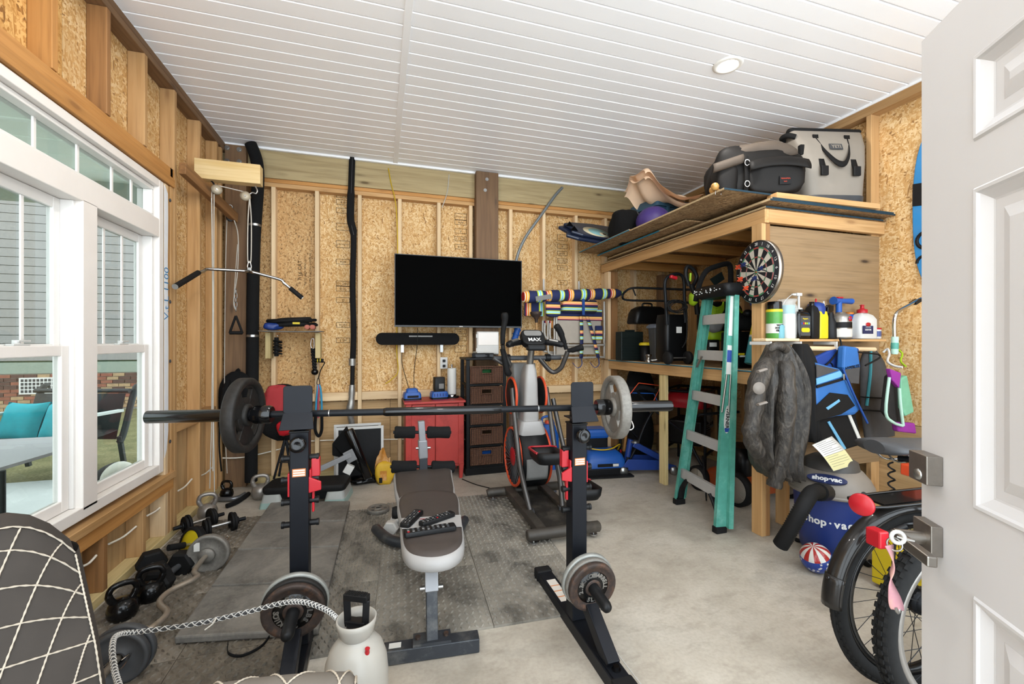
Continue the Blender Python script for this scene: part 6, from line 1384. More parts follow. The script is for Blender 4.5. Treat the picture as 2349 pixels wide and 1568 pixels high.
# folded beach chair in front, a second behind it, pouch
plain('tube_white','#cfcac2',.4,.3,.08,12); plain('mesh_beige','#c9beb0',.85,0,.06,10); plain('strap_blue','#1a4fa0',.7,0,.08,10)
def chair(px0, px1, py0, py1, y, lb, full):
    c_ = thing('beach_chair', lb, 'beach chair', PY((px0+px1)/2,py1,y), 0, 'folded beach chairs'); A_, B_ = PY(px0,py0,y), PY(px1,py1,y)
    x0, x1, z1, z0 = A_.x, B_.x, A_.z, B_.z
    def fr(ix, za, zb, yo): return [V((x0+ix,y+yo,za)),V((x0+ix,y+yo,zb+.05)),V((x0+ix+.05,y+yo,zb)),V((x1-ix-.05,y+yo,zb)),V((x1-ix,y+yo,zb+.05)),V((x1-ix,y+yo,za))]
    obj('frame_tube', MB().tube(spline(fr(.0,z1,z0,-.03),4),.012,8), 'tube_white', c_, world=True); obj('frame_tube', MB().tube(spline(fr(.015,z1-.03,z0+.14,-.055),4),.012,8), 'tube_white', c_, world=True)
    if full:
        obj('back_fabric', MB().bb(x0+.03,x1-.04,y-.03,y-.015,z0+.16,z0+.42), 'mesh_beige', c_, world=True, bevel=.004); obj('seat_fabric', MB().bb(x0+.03,x1-.04,y-.008,y+.004,z0+.03,z0+.15), 'mesh_beige', c_, world=True, bevel=.004)
        b_ = obj('stripe_panel', MB().bb(x0+.0,x1-.03,y-.04,y-.016,z0+.42,z1-.10), None, c_, world=True, bevel=.006); b_.data.materials.append(MATS['beach_z'])
        pl_ = obj('pillow', MB().tube([(x0+.06,y-.08,z1-.07),(x0+.08,y-.08,z1-.07),(x1-.15,y-.08,z1-.07),(x1-.13,y-.08,z1-.07)],[.04,.075,.075,.04],14), None, c_, world=True); pl_.data.materials.append(MATS['beach_z'])
        obj('pillow_strap', MB().bb((x0+x1)/2-.035,(x0+x1)/2-.005,y-.165,y-.155,z1-.17,z1+.02), 'strap_blue', c_, world=True)
        for (ax_, bx_) in ((.5,.5),(.62,.85)):
            g_ = obj('shoulder_strap', MB().grid(lambda u,v: (x0+(x1-x0)*(ax_+(bx_-ax_)*u)-.02+.04*v, y-.062-.015*math.sin(u*PI), z1-.17-(z1-z0-.16)*u), 14, 1), None, c_, world=True, solid=.006); g_.data.materials.append(MATS['beach_z'])
            obj('strap_tail', MB().tube(spline([(x0+(x1-x0)*bx_,y-.05,z0+.02),(x0+(x1-x0)*bx_+.01,y-.06,z0-.08),(x0+(x1-x0)*bx_-.04,y-.05,z0-.12),(x0+(x1-x0)*bx_-.10,y-.05,z0-.06)],4),.010,5,flat=.3), 'strap_blue', c_, world=True)
        cup = obj('cup_pouch', MB().bb(x1-.13,x1-.05,y-.085,y-.045,z0+.2,z0+.36), None, c_, world=True, bevel=.006); cup.data.materials.append(MATS['beach_z'])
    else:
        b_ = obj('back_fabric', MB().bb(x0+.02,x1-.02,y-.01,y+.0,z0+.3,z1), None, c_, world=True, bevel=.004); b_.data.materials.append(MATS['beach_x'])
    return c_
chair(1270,1383,688,818,YH, 'front folded beach chair with beige mesh and striped pillow', True)
for i, (xa, xb) in enumerate(((1255,1300),(1243,1290))):
    chair(xa,xb,735,812-6*i,YH+.04+.03*i, 'folded white-tubed beach chair tucked %s the front one' % ('right behind' if i == 0 else 'furthest left behind'), False)
sb_ = thing('striped_panel', 'hanging striped cloth panel left of the folded chairs', 'cloth', PY(1225,725,YH)); A_, B_ = PY(1203,692,YH+.02), PY(1248,725,YH+.02)
o = obj('cloth', MB().bb(A_.x,B_.x,YH+.01,YH+.03,B_.z,A_.z), None, sb_, world=True, bevel=.006); o.data.materials.append(MATS['beach_x'])
pc_ = thing('zip_pouch', 'small blue and lime pouch hanging before the chairs', 'pouch', PY(1268,728,YH-.1)); A_ = PY(1268,706,YH-.1)
o = obj('body', blob(MB(), A_, (.085,.03,.10), 61, .06, 18, 10, .5), None, pc_, world=True); o.data.materials.append(MATS['beach_z'])
# plunger
plg = thing('plunger', 'old rubber plunger with a wooden handle hanging upside down', 'plunger', PY(1233,790,YH-.08))
p0 = PY(1230,725,YH-.08); dn = (PY(1233,792,YH-.08)-p0).normalized()
obj('cup', MB().lathe([(.062,-.05),(.066,-.04),(.058,-.01),(.03,.015),(.018,.04),(.016,.07)],24,AX(p0,dn)), 'rust_iron', plg, world=True); obj('handle', MB().tube([p0+dn*.05,p0+dn*.36],.011,10), 'pine_z', plg, world=True)
obj('hanging_nail', MB().tube([p0+dn*.02,V((p0.x,4.738,p0.z+.02))],.004,6), 'steel', plg, world=True)
# blue spiked tool
bt = thing('blue_scoop', 'blue ridged plastic tube pointing down below the television corner', 'plastic tool', PY(1180,800,YB-.05))
q0, q1 = PY(1188,752,YB-.05), PY(1176,795,YB-.05); d_ = (q1-q0).normalized()
obj('tube', MB().tube([q0,q0.lerp(q1,.85),q1],[.036,.034,.006],14), 'blue_plastic', bt, world=True)
for i in range(4): obj('ridge', MB().tube([q0.lerp(q1,.1+.24*i)-d_*.004,q0.lerp(q1,.1+.24*i)+d_*.004],.045,12), 'blue_plastic', bt, world=True)
# ---------------------------------------------------------------- ladder leaning on the loft
plain('alu','#c4c1bc',.4,.15,.06,12)
ld = thing('step_ladder', 'teal fibreglass step ladder folded against the loft', 'ladder', (2.36,2.80,0))
bL, bR = V((2.355,3.05,.012)), V((2.265,2.475,.012)); wd = (bR-bL).normalized(); nn = V((-wd.y,wd.x,0)); nn = nn if nn.x < 0 else -nn
tc = V((2.445,2.675,1.745)); tL, tR = tc-wd*.165, tc+wd*.165
def channel(a, b, out, dep, fl, nrm):
    """C-section rail: web on the outside, two flanges turned inward"""
    ax = (b-a).normalized(); o = out.normalized(); n_ = ax.cross(o).normalized()
    n_ = n_ if n_.dot(nrm) > 0 else -n_
    mb = MB()
    def slab(o0, o1, n0, n1):
        P = [a+o*o0+n_*n0, a+o*o1+n_*n0, a+o*o1+n_*n1, a+o*o0+n_*n1]; Q = [p+(b-a) for p in P]
        mb.add(P+Q, [(3,2,1,0),(4,5,6,7),(0,1,5,4),(1,2,6,5),(2,3,7,6),(3,0,4,7)])
    slab(-.004,0,-dep,0); slab(-fl,-.004,-.004,0); slab(-fl,-.004,-dep,-dep+.004); return mb
for (b, t_, s) in ((bL,tL,-1),(bR,tR,1)):
    obj('front_rail', channel(b, t_, wd*s, .078, .032, nn), 'teal_fiber', ld, world=True)
    rb_, rt_ = b-nn*.080+wd*s*.03+V((0,0,.03)), t_-nn*.03+wd*s*.02-V((0,0,.05))
    obj('rear_rail', channel(rb_, rt_, wd*s, .035, .03, nn), 'teal_fiber', ld, world=True)
    obj('rail_foot', MB().bar(b-nn*.04-wd*s*.018-V((0,0,.01)), b-nn*.04-wd*s*.018+V((0,0,.035)), .05, .088), 'black_rubber', ld, world=True, bevel=.004)
    obj('corner_brace', MB().tube(spline([b-nn*.05-wd*s*.03+V((0,0,.04)), b-nn*.05-wd*s*.06+V((0,0,.14)), b-nn*.05-wd*s*.13+V((0,0,.225))],4),.028,6,flat=.3), 'black_plastic', ld, world=True)
ax_ = (tc-(bL+bR)/2)
for i, f in enumerate((.145,.335,.525,.715,.875)):
    a = bL.lerp(tL,f); b = bR.lerp(tR,f)
    obj('step', MB().bar(a+wd*.006-nn*.038, b-wd*.006-nn*.038, .03, .076, V((0,0,1))), 'alu', ld, world=True, bevel=.002)
    if i == 3: obj('step_strut', MB().bar(a+wd*.02-nn*.01-V((0,0,.10)), a+wd*.09-nn*.01-V((0,0,.01)), .018, .006), 'steel', ld, world=True)
T_ = Matrix(((wd.x,-nn.x,0,tc.x),(wd.y,-nn.y,0,tc.y),(0,0,1,tc.z),(0,0,0,1)))
obj('top_cap', MB().loft([[(x,y+.04,z) for x,y in rrect(w_,d_,.04,4)] for w_, d_, z in ((.36,.13,-.055),(.41,.19,-.03),(.42,.20,.02),(.40,.18,.035))],T=T_), 'black_plastic', ld, world=True)
sp_ = random.Random(9)
for i in range(26): obj('paint_spot', MB().ball(T_ @ V((sp_.uniform(-.19,.19),-.061+sp_.uniform(-.001,.002),sp_.uniform(-.02,.02))),(sp_.uniform(.003,.01),.003,.004),6,4), 'white_plastic', ld, world=True)
rx = (tR-bR).normalized(); wf = wd*.001
def label(f0, f1, m, k=.06, name='rail_label', off=.0006):
    a, b = bR.lerp(tR,f0), bR.lerp(tR,f1); return obj(name, MB().bar(a+wd*off-nn*.040, b+wd*off-nn*.040, k, .0012, wd), m, ld, world=True)
label(.80,.965,'white_plastic',.055); label(.64,.76,'white_plastic',.06)
plain('label_blue','#2b4fa8',.5,0,0)
label(.69,.74,'label_blue',.058,'rail_label',.0012)
# maker's oval
m0 = bR.lerp(tR,.455)+wd*.001-nn*.04
TO = Matrix.Translation(m0) @ Matrix((-nn, rx.cross(wd).cross(wd)*0+rx, wd)).transposed().to_4x4()
ov = obj('maker_badge', MB().prism([(.026*math.cos(a),.10*math.sin(a)) for a in [2*PI*i/28 for i in range(28)]], .001, TO), 'white_plastic', ld, world=True)
obj('badge_tip', MB().prism([(-.020,-.062),(.020,-.062),(.012,-.09),(-.012,-.09)], .0006, TO, .0011), 'label_blue', ov, world=True)
text('WERNER', .036, 'black_print', ov, TO @ TR((0,.008,.0015),(0,0,-PI/2)), bold=.001)
hk0 = bR.lerp(tR,.64)+wd*.004-nn*.045
for dn_, dx in ((.0,0),(.022,-.03)):
    a = hk0-nn*dx; obj('spreader_bar', MB().tube([a, a-rx*.27+nn*dn_],.007,8), 'nickel', ld, world=True)
# ---------------------------------------------------------------- dartboard with darts
db = thing('dartboard', 'round bristle dartboard hung on the loft corner post', 'dartboard', (2.50,2.335,1.62))
DC = V((2.478,2.335,1.835)); TDB = face(DC, (-.985,.17,0)); r0 = .212
plain('dart_black','#26262a',.8,0,.1,60); plain('dart_white','#ded8c8',.8,0,.05,60); plain('dart_red','#c8433a',.8,0,.05,60); plain('dart_green','#3f9b62',.8,0,.05,60)
obj('body', MB().lathe([(.0001,-.03),(r0,-.03),(r0,.0),(.0001,.0)],60,TDB), 'dart_black', db, world=True)
def wedge(a0, a1, ra, rb_, z):
    k = 3; vs = []
    for i in range(k+1):
        a = a0+(a1-a0)*i/k; vs += [(ra*math.sin(a),ra*math.cos(a),z),(rb_*math.sin(a),rb_*math.cos(a),z)]
    return vs, [(2*i,2*i+2,2*i+3,2*i+1) for i in range(k)]
order = [20,1,18,4,13,6,10,15,2,17,3,19,7,16,8,11,14,9,12,5]
for i in range(20):
    a0, a1 = R(18*i-9), R(18*i+9); blk = i % 2 == 0
    for ra, rb_, m in ((.016,.098,'dart_black' if blk else 'dart_white'),(.098,.106,'dart_red' if blk else 'dart_green'),(.106,.160,'dart_black' if blk else 'dart_white'),(.160,.170,'dart_red' if blk else 'dart_green')):
        vs, fs = wedge(a0,a1,ra,rb_,.0008); mb = MB().add(vs+[(x,y,.0) for x,y,_ in vs], fs+[], False, TDB); obj('segment', mb, m, db, world=True)
obj('bull_ring', MB().lathe([(.007,.001),(.016,.001),(.016,.0003)],24,TDB), 'dart_green', db, world=True); obj('bull', MB().lathe([(.0001,.0013),(.007,.0013),(.007,.0)],18,TDB), 'dart_red', db, world=True)
for r_ in (.016,.098,.106,.160,.170): obj('wire_ring', MB().torus(r_,.0009,TDB @ TR((0,0,.0014)),48,4), 'steel', db, world=True)
obj('rim_band', MB().lathe([(r0,-.03),(r0+.004,-.03),(r0+.004,.001),(r0,.001)],60,TDB,True,False), 'nickel', db, world=True)
nm_ = MB()
for i, n_ in enumerate(order):
    a = R(18*i); text(str(n_), .030, 'white_print', db, TDB @ TR((.191*math.sin(a),.191*math.cos(a),.0008),(0,0,-a)), name='number', ext=.0004)
for i, (px, py, m, lb) in enumerate(((1705,607,'navy','blue-flighted dart at the upper left of the board'),(1749,618,'navy','blue-flighted dart right of the bull'),(1733,640,'navy','blue-flighted dart just below the bull'),(1692,612,'orange_red','red-flighted dart at the far left of the board'),(1697,640,'orange_red','red-flighted dart at the lower left rim'),(1712,661,'orange_red','red-flighted dart lowest on the board'))):
    f_ = PX(px,py,2.385); tip = f_+V((.113,.02,-.01)); tip.x = DC.x+.1726*(tip.y-DC.y); d_ = (f_-tip).normalized()
    dt = thing('dart', lb, 'dart', tip, 0, 'darts in the board')
    obj('barrel', MB().tube([tip,tip+d_*.02,tip+d_*.03,tip+d_*.07,tip+d_*.075,tip+d_*.11],[.001,.0015,.0035,.0035,.002,.002],8), 'black_metal', dt, world=True)
    x, y, z = frame(d_)
    for q in (x+y, x-y):
        q = q.normalized(); P = [tip+d_*.08, tip+d_*.092+q*.02, tip+d_*.118+q*.02, tip+d_*.122, tip+d_*.118-q*.02, tip+d_*.092-q*.02]; 
        obj('flight', MB().add(P, [tuple(range(6))]), m, dt, world=True, solid=.0008)
# ---------------------------------------------------------------- bottles on the small shelf
YBt = 2.295
def sx_(px, y=YBt): return PY(px,776,y).x
def hz_(px, py, y=YBt): return PY(px,py,y).z-BSZ
plain('can_green','#4f9a3f',.4,0,.15,12); plain('label_white','#e9e7e0',.5,0,.02,10); plain('cyan_soft','#79b8c4',.5,0,.05,10); plain('silver_can','#b0aca6',.3,.7,.08,12); plain('amber_lbl','#d77f2a',.5,0,.05,10)
def bottle(px0, px1, py, parts, lb, cat='bottle', y=YBt, sq=None, name='bottle'):
    """parts: (part name, material, [(radius fraction, height fraction)...])"""
    x0, x1 = sx_(px0,y), sx_(px1,y); c_ = (x0+x1)/2; r_ = (x1-x0)/2; h_ = hz_((px0+px1)/2, py, y)
    b_ = thing(name, lb, cat, (c_,y,BSZ), 0, 'bottles on the small shelf')
    for nm, m, pf in parts:
        if sq and nm == 'body':
            obj(nm, MB().loft([[(x,yy,z*h_) for x,yy in rrect(2*r_*f,max(.012,2*r_*f*sq),r_*.35*f,4)] for f, z in pf]), m, b_)
        else: obj(nm, MB().lathe([(max(.0001,r_*f),z*h_) for f, z in pf],22), m, b_)
    return b_, r_, h_
CAN = [(.95,0),(1,.02),(1,.72)]
b_, r_, h_ = bottle(1763,1789,692,[('body','can_green',[(.95,0),(1,.02),(1,.76),(.9,.80)]),('cap','black_gloss',[(.96,.80),(.96,.98),(.9,1),(.0,1)])],'green wasp spray can with a black cap at the left end','spray can')
obj('label_band', MB().lathe([(r_*1.01,.72*h_),(r_*1.01,.79*h_)],22), 'yellow', b_); obj('label', MB().lathe([(r_*1.008,.14*h_),(r_*1.008,.40*h_)],22), 'label_white', b_)
text('WASP\nHORNET\nKILLER', .018, 'black_print', b_, pm(b_) @ TR((-.008,-r_*1.03,.28*h_),(PI/2,0,-.15)), bold=.0008)
bottle(1781,1796,738,[('body','cyan_soft',[(.95,0),(1,.03),(1,.75),(.5,.9),(.5,1),(0,1)])],'small pale blue bottle in front of the green spray can', y=2.262)
b_, r_, h_ = bottle(1794,1818,700,[('body','label_white',[(.95,0),(1,.02),(1,.72),(.95,.74)]),('cap','cyan_soft',[(.98,.74),(.98,.97),(.9,1),(0,1)])],'white spray can with a teal cap in a clear bag','spray can')
t = NT('clear_bag').pr(.15); t.b.inputs['Alpha'].default_value = .25; t.col('#e8ecec')
obj('clear_bag', MB().lathe([(r_*1.12,.0),(r_*1.2,.3*h_),(r_*1.15,.7*h_),(r_*1.35,.95*h_),(r_*1.0,1.05*h_),(r_*1.3,1.18*h_)],14), 'clear_bag', b_)
b_, r_, h_ = bottle(1822,1842,706,[('body','white_plastic',[(1,0),(1.05,.03),(1.05,.6),(.8,.85),(.5,1),(0,1)])],'tall white pump bottle behind the black wax bottle','pump bottle', y=2.318)
obj('pump', MB().cyl((0,0,h_),(0,0,h_+.085),.008,10).bb(-.03,.016,-.014,.014,h_+.085,h_+.105).bb(-.06,-.03,-.006,.006,h_+.088,h_+.1), 'white_plastic', b_); obj('pump_tube', MB().tube(spline([(-.06,0,h_+.095),(-.11,0,h_+.06),(-.14,0,h_+.02),(-.15,.0,h_-.05)],5),.003,6), 'clear_bag', b_)
b_, r_, h_ = bottle(1822,1853,712,[('body','black_gloss',[(.93,0),(1,.03),(1,.85),(.8,.96),(.3,.97)]),('cap','black_plastic',[(.3,.97),(.3,1.04),(0,1.04)])],'black car wax bottle with a yellow car on its label', sq=.5)
obj('label', MB().bb(-r_*.7,r_*.75,-r_*.52,-r_*.50,.1*h_,.8*h_), 'gray_dark', b_); obj('label_car', MB().prism(rrect(r_*1.2,.03,.012,3), .002, TR((0,-r_*.53,.3*h_),(PI/2,0,0))), 'yellow', b_); text("Meguiar's", .013, 'yellow', b_, pm(b_) @ TR((.0,-r_*.525,.70*h_),(PI/2,0,0)), bold=.0004)
for i, m in enumerate(('label_blue','red_plastic','yellow','lime','cyan_soft')): obj('label_dot', MB().bb(-r_*.6+i*r_*.26,-r_*.42+i*r_*.26,-r_*.53,-r_*.52,.5*h_,.57*h_), m, b_)
bottle(1853,1871,692,[('body','black_plastic',[(.95,0),(1.05,.02),(1.1,.68),(.8,.84),(.4,.9)]),('cap','black_gloss',[(.42,.9),(.42,1),(0,1)])],'black oil jug right of the car wax bottle', sq=.9)
bottle(1857,1886,690,[('body','blue_paint',[(.9,0),(.95,.03),(.95,.8),(.8,.92),(.3,.97),(0,.97)]),('cap','red_plastic',[(.12,.97),(.08,1.06),(0,1.06)])],'dark blue bottle with a red tip behind the yellow one', y=2.318)
bottle(1869,1891,703,[('body','yellow',[(.93,0),(1,.03),(1,.68),(.85,.84),(.55,.88)]),('cap','black_plastic',[(.58,.88),(.58,1),(0,1)])],'bright yellow bottle with a black cap', sq=.8)
bottle(1886,1893,690,[('body','white_plastic',[(1,0),(1,.7),(.25,1),(0,1)])],'thin white tube with a pointed tip', y=2.318)
b_, r_, h_ = bottle(1893,1915,716,[('body','black_plastic',[(.9,0),(.95,.03),(.9,.6),(.55,.8),(.4,1)])],'black trigger sprayer bottle beside the yellow one','spray bottle')
obj('trigger_head', MB().prism([(-.045,.0),(-.01,-.0),(.015,.02),(.02,.055),(-.02,.065),(-.04,.045)], .03, TR((.0,.015,h_-.01),(PI/2,0,0))), 'black_gloss', b_, bevel=.004)
b_, r_, h_ = bottle(1908,1940,735,[('body','blue_paint',[(1,0),(1.05,.03),(1.05,.75),(.8,.95),(.4,1.0),(.35,1.25)])],'blue hose-end sprayer bottle towering behind the silver can','sprayer', y=2.318)
zt = hz_(1935,690,2.318); obj('nozzle', MB().tube([(-.055,-.0,zt),(-.03,0,zt-.002),(.05,0,zt),(.125,0,zt),(.13,0,zt)],[.03,.022,.018,.022,.022],14).tube([(0,0,h_*1.1),(0,0,zt)],.02,12), 'blue_plastic', b_); obj('dial', MB().bb(-.02,.03,-.012,.012,zt+.018,zt+.028), 'red_plastic', b_)
b_, r_, h_ = bottle(1914,1944,716,[('body','silver_can',[(.95,0),(1,.02),(1,.80),(.7,.93),(.45,.96)]),('cap','steel',[(.45,.96),(.4,1),(0,1)])],'silver aerosol can in front of the blue sprayer','spray can', y=2.268)
obj('label', MB().lathe([(r_*1.01,.40*h_),(r_*1.01,.62*h_)],22), 'black_print', b_); obj('label', MB().lathe([(r_*1.01,.06*h_),(r_*1.01,.36*h_)],22), 'label_white', b_); obj('badge', MB().lathe([(.0001,.002),(.018,.002),(.018,0)],18,TR((0,-r_*1.0,.74*h_),(PI/2,0,0))), 'red_plastic', b_); obj('badge', MB().bb(-.018,.018,-r_*1.0-.004,-r_,.735*h_,.755*h_), 'label_blue', b_)
b_, r_, h_ = bottle(1938,1960,716,[('body','blue_plastic',[(.95,0),(1,.03),(1,.75),(.7,.9),(.5,.92)]),('cap','amber_lbl',[(.5,.92),(.5,1),(0,1)])],'blue bottle with an orange cap between the silver can and the white bottle', y=2.335, sq=.7); obj('label', MB().bb(-r_*.8,r_*.8,-r_*.72,-r_*.70,.1*h_,.65*h_), 'label_white', b_)
b_, r_, h_ = bottle(1957,1998,716,[('body','white_plastic',[(.95,0),(1,.03),(1,.72),(.75,.88),(.33,.97)]),('cap','red_plastic',[(.36,.97),(.36,1.1),(.15,1.13),(.12,1.25),(.2,1.27),(0,1.3)])],'white charcoal lighter fluid bottle with a red cap', sq=.6)
obj('label', MB().bb(-r_*.85,r_*.3,-r_*.625,-r_*.605,.18*h_,.48*h_), 'navy', b_); text('LIGHTER', .016, 'white_print', b_, pm(b_) @ TR((-r_*.27,-r_*.63,.33*h_),(PI/2,0,0)), bold=.0005)
obj('badge', MB().lathe([(.0001,.002),(.026,.002),(.026,0)],20,TR((-r_*.25,-r_*.61,.53*h_),(PI/2,0,0),(1,.55,1))), 'red_plastic', b_); text('CHARCOAL', .010, 'white_print', b_, pm(b_) @ TR((-r_*.27,-r_*.63,.43*h_),(PI/2,0,0)))
b_, r_, h_ = bottle(1999,2015,752,[('body','white_plastic',[(.9,0),(1,.05),(1,.85)]),('lid','red_plastic',[(1.05,.85),(1.05,1),(0,1)])],'small white tub with a red lid at the right end','tub'); obj('label', MB().lathe([(r_*1.01,.2*h_),(r_*1.01,.7*h_)],20), 'blue_paint', b_)
# ---------------------------------------------------------------- clothes and gear on the rod
def crumple(r, seed):
    q = random.Random(seed); return [x*(1+q.uniform(-.14,.12)) for x in r]
def garment(name, cat, lb, outline, y, th_, m, seed, folds=5, amp=.02, extra=None):
    """hanging cloth: left and right outline pixels per height -> rounded, folded volume"""
    pts = [(PY(a,yy,y), PY(b,yy,y)) for (yy, a, b) in outline]; base = pts[-1][0].lerp(pts[-1][1],.5)
    g = thing(name, lb, cat, base); rr = random.Random(seed); ph = rr.uniform(0,6); rings = []; n = 72
    L_ = spline([p[0] for p in pts],4); R_ = spline([p[1] for p in pts],4)
    for i, (a, b) in enumerate(zip(L_,R_)):
        c = a.lerp(b,.5); hw = (b-a).length/2; f = i/(len(L_)-1); rg = []
        for j in range(n):
            q = 2*PI*j/n; cx = math.copysign(abs(math.cos(q))**.7, math.cos(q)); sy = math.copysign(abs(math.sin(q))**.8, math.sin(q))
            wv = amp*min(1,f*2+.2)*(math.sin(folds*cx*2.2+ph+f*2.5)+.5*math.sin(folds*cx*4.1+ph*2-f*4))
            rg.append(V((c.x+cx*hw, y+sy*th_*(.55+.45*min(1,f*3))+wv*abs(sy), c.z)))
        rings.append(rg)
    obj('body', MB().loft(rings), m, g, world=True); return g
t = NT('leather_grey').pr(.48, 0, .3)  # crease highlights and shade are painted into the leather colour
n1 = t.n('ShaderNodeTexNoise', i_Scale=1.0, i_Detail=6.0, i_Roughness=.6, i_Distortion=1.6); t.l(t.coord((20,20,7),(.2,.5,0),False), n1.inputs['Vector'])
n2 = t.n('ShaderNodeTexNoise', i_Scale=60.0, i_Detail=4.0); t.l(t.coord((1,1,1),(0,0,0),False), n2.inputs['Vector'])
c = t.ramp(n1.outputs[0], [(.3,'#1f1d1b'),(.5,'#322e2a'),(.7,'#4e4841')]); c = t.mix(t.ramp(n2.outputs[0],[(.5,(0,0,0,1)),(.8,(.25,.25,.25,1))]), c, '#6a625a'); t.col(c); t.bump(n1.outputs[0], .7, .016); plain('wetsuit_black','#1d1b1a',.85,0,.15,20,.1); plain('wetsuit_grey','#4d4a49',.85,0,.1,20,.1)
lj = garment('leather_jacket', 'jacket', 'worn grey leather jacket hanging at the left end of the rod', [(790,1768,1800),(815,1760,1815),(850,1745,1828),(900,1737,1836),(960,1732,1835),(1010,1730,1832),(1060,1740,1822),(1092,1765,1818)], 2.10, .10, 'leather_grey', 3, 6, .032)
obj('sleeve', MB().tube(spline([PY(1760,830,2.04),PY(1738,880,2.00),PY(1728,950,1.99),PY(1722,1000,2.0),PY(1740,1040,2.02)],5),crumple([.042,.047,.051,.054,.055,.055,.054,.053,.051,.05,.048,.047,.046,.046,.046,.045,.044,.043,.043,.044,.045],11),14), 'leather_grey', lj, world=True)
obj('sleeve', MB().tube(spline([PY(1800,830,2.02),PY(1805,900,1.98),PY(1800,980,1.98),PY(1790,1060,2.0),PY(1775,1115,2.02)],5),crumple([.042,.047,.051,.054,.055,.055,.054,.053,.051,.05,.048,.047,.046,.046,.046,.045,.044,.043,.043,.044,.045],12),14), 'leather_grey', lj, world=True)
plain('leather_patch','#8b8279',.6,0,.2,12)
for y0_, y1_ in ((852,862),(928,938)): obj('sleeve_band', MB().tube([PY(1738,y0_,1.935),PY(1757,y0_-6,1.93)],.016,6,flat=.5), 'leather_patch', lj, world=True)
obj('patch', MB().lathe([(.0001,.003),(.035,.003),(.036,0)],20,AX(PY(1741,890,1.935),(-.3,-1,0))), 'leather_patch', lj, world=True)
obj('collar', MB().tube(spline([PY(1765,800,2.03),PY(1785,792,2.0),PY(1803,802,2.03)],4),.025,8), 'leather_grey', lj, world=True)
garment('black_wetsuit', 'wetsuit', 'black neoprene wetsuit hanging between the leather jacket and the blue vest', [(788,1826,1846),(815,1818,1858),(860,1815,1868),(930,1822,1868),(1000,1835,1862),(1010,1842,1858)], 2.17, .07, 'wetsuit_black', 5, 3, .01)
# blue life vest
plain('vest_blue','#2e6fb8',.6,0,.12,8,.1); plain('vest_light','#74b7dd',.6,0,.06,8); plain('vest_royal','#173f93',.7,0,.1,10)
lv = thing('life_vest', 'blue and black life vest hanging open on a black hanger', 'life vest', PY(1930,1035,2.12))
def panel(nm, pts, y, th_, m, par=lv, bev=.012):
    P = [PY(*p, y) for p in pts]; n = len(P); return obj(nm, MB().add(P+[p+V((0,th_,0)) for p in P], [tuple(range(n)),tuple(range(n,2*n))[::-1]]+[(i,n+i,n+(i+1)%n,(i+1)%n) for i in range(n)]), m, par, world=True, bevel=bev)
panel('back_panel', [(1872,818),(1905,803),(1940,792),(1972,798),(1972,850),(1940,870),(1872,840)], 2.20, .03, 'vest_royal')
fL_ = panel('left_front', [(1872,830),(1900,838),(1928,845),(1950,880),(1978,938),(1962,952),(1925,955),(1872,968)], 2.10, .06, 'vest_blue', lv, .02)
panel('stripe', [(1873,868),(1928,850),(1936,862),(1874,882)], 2.092, .006, 'vest_light', fL_, .002); panel('stripe', [(1874,884),(1938,865),(1941,870),(1875,890)], 2.091, .006, 'black_print', fL_, .001); panel('upper_field', [(1873,835),(1900,842),(1926,848),(1874,866)], 2.091, .006, 'wetsuit_grey', fL_, .002)
panel('lower_field', [(1873,930),(1905,900),(1945,905),(1962,930),(1930,950),(1873,966)], 2.091, .006, 'wetsuit_black', fL_, .002)
panel('stripe', [(1895,935),(1925,915),(1928,920),(1900,940)], 2.089, .004, 'vest_light', fL_, .001)
sR_ = panel('right_strap', [(1938,793),(1968,796),(1975,840),(1972,880),(1952,878),(1935,842)], 2.12, .05, 'vest_blue', lv, .012); panel('strap_field', [(1936,848),(1973,842),(1971,880),(1952,878)], 2.112, .006, 'wetsuit_grey', sR_, .002)
text('HYPERLITE', .028, 'black_print', sR_, face(PY(1956,842,2.1175),(0,-1,0)) @ TR((0,0,0),(0,0,R(8))), bold=.0008)
obj('zip', MB().tube(spline([PY(1934,846,2.09),PY(1950,885,2.08),PY(1968,925,2.085),PY(1990,970,2.09)],5),.007,6), 'strap_blue', lv, world=True); obj('zip_pull', MB().box(PY(1936,864,2.08),(.012,.006,.04)), 'nickel', lv, world=True, bevel=.002)
lw = panel('lower_wrap', [(1870,968),(1925,940),(1962,935),(1982,1020),(1930,1036),(1885,1020)], 2.14, .05, 'wetsuit_black', lv, .02)
panel('webbing', [(1899,968),(1904,965),(1942,1028),(1936,1032)], 2.13, .008, 'vest_light', lw, .002); panel('webbing', [(1941,940),(1947,938),(1983,1022),(1977,1026)], 2.13, .008, 'label_white', lw, .002)
obj('logo_ring', MB().torus(.032,.004,face(PY(1903,842,2.195),(0,-1,0)),24,5), 'black_print', lv, world=True)
obj('hanger', MB().tube(spline([PY(1926,775,2.20),PY(1930,790,2.20),PY(1925,800,2.20),PY(1905,828,2.19)],4)+[PY(1880,850,2.18)],.006,6).tube([PY(1925,800,2.20),PY(1975,808,2.18),PY(2015,812,2.16)],.006,6).tube(spline([PY(2015,812,2.16),PY(2018,820,2.16),PY(1985,838,2.17)],4),.006,6), 'black_plastic', lv, world=True)
gv_ = garment('grey_wetsuit', 'wetsuit', 'charcoal wetsuit vest with a teal stripe behind the blue vest', [(800,1985,2005),(830,1975,2025),(870,1975,2035),(930,1976,2045),(1000,1985,2050)], 2.25, .035, 'wetsuit_grey', 8, 2, .006)
plain('teal_stripe','#4aa0a8',.7,0,.05,10)
obj('side_stripe', MB().tube(spline([PY(1997,805,2.215),PY(1996,860,2.21),PY(1988,930,2.21)],4),.012,6,flat=.3), 'teal_stripe', gv_, world=True)
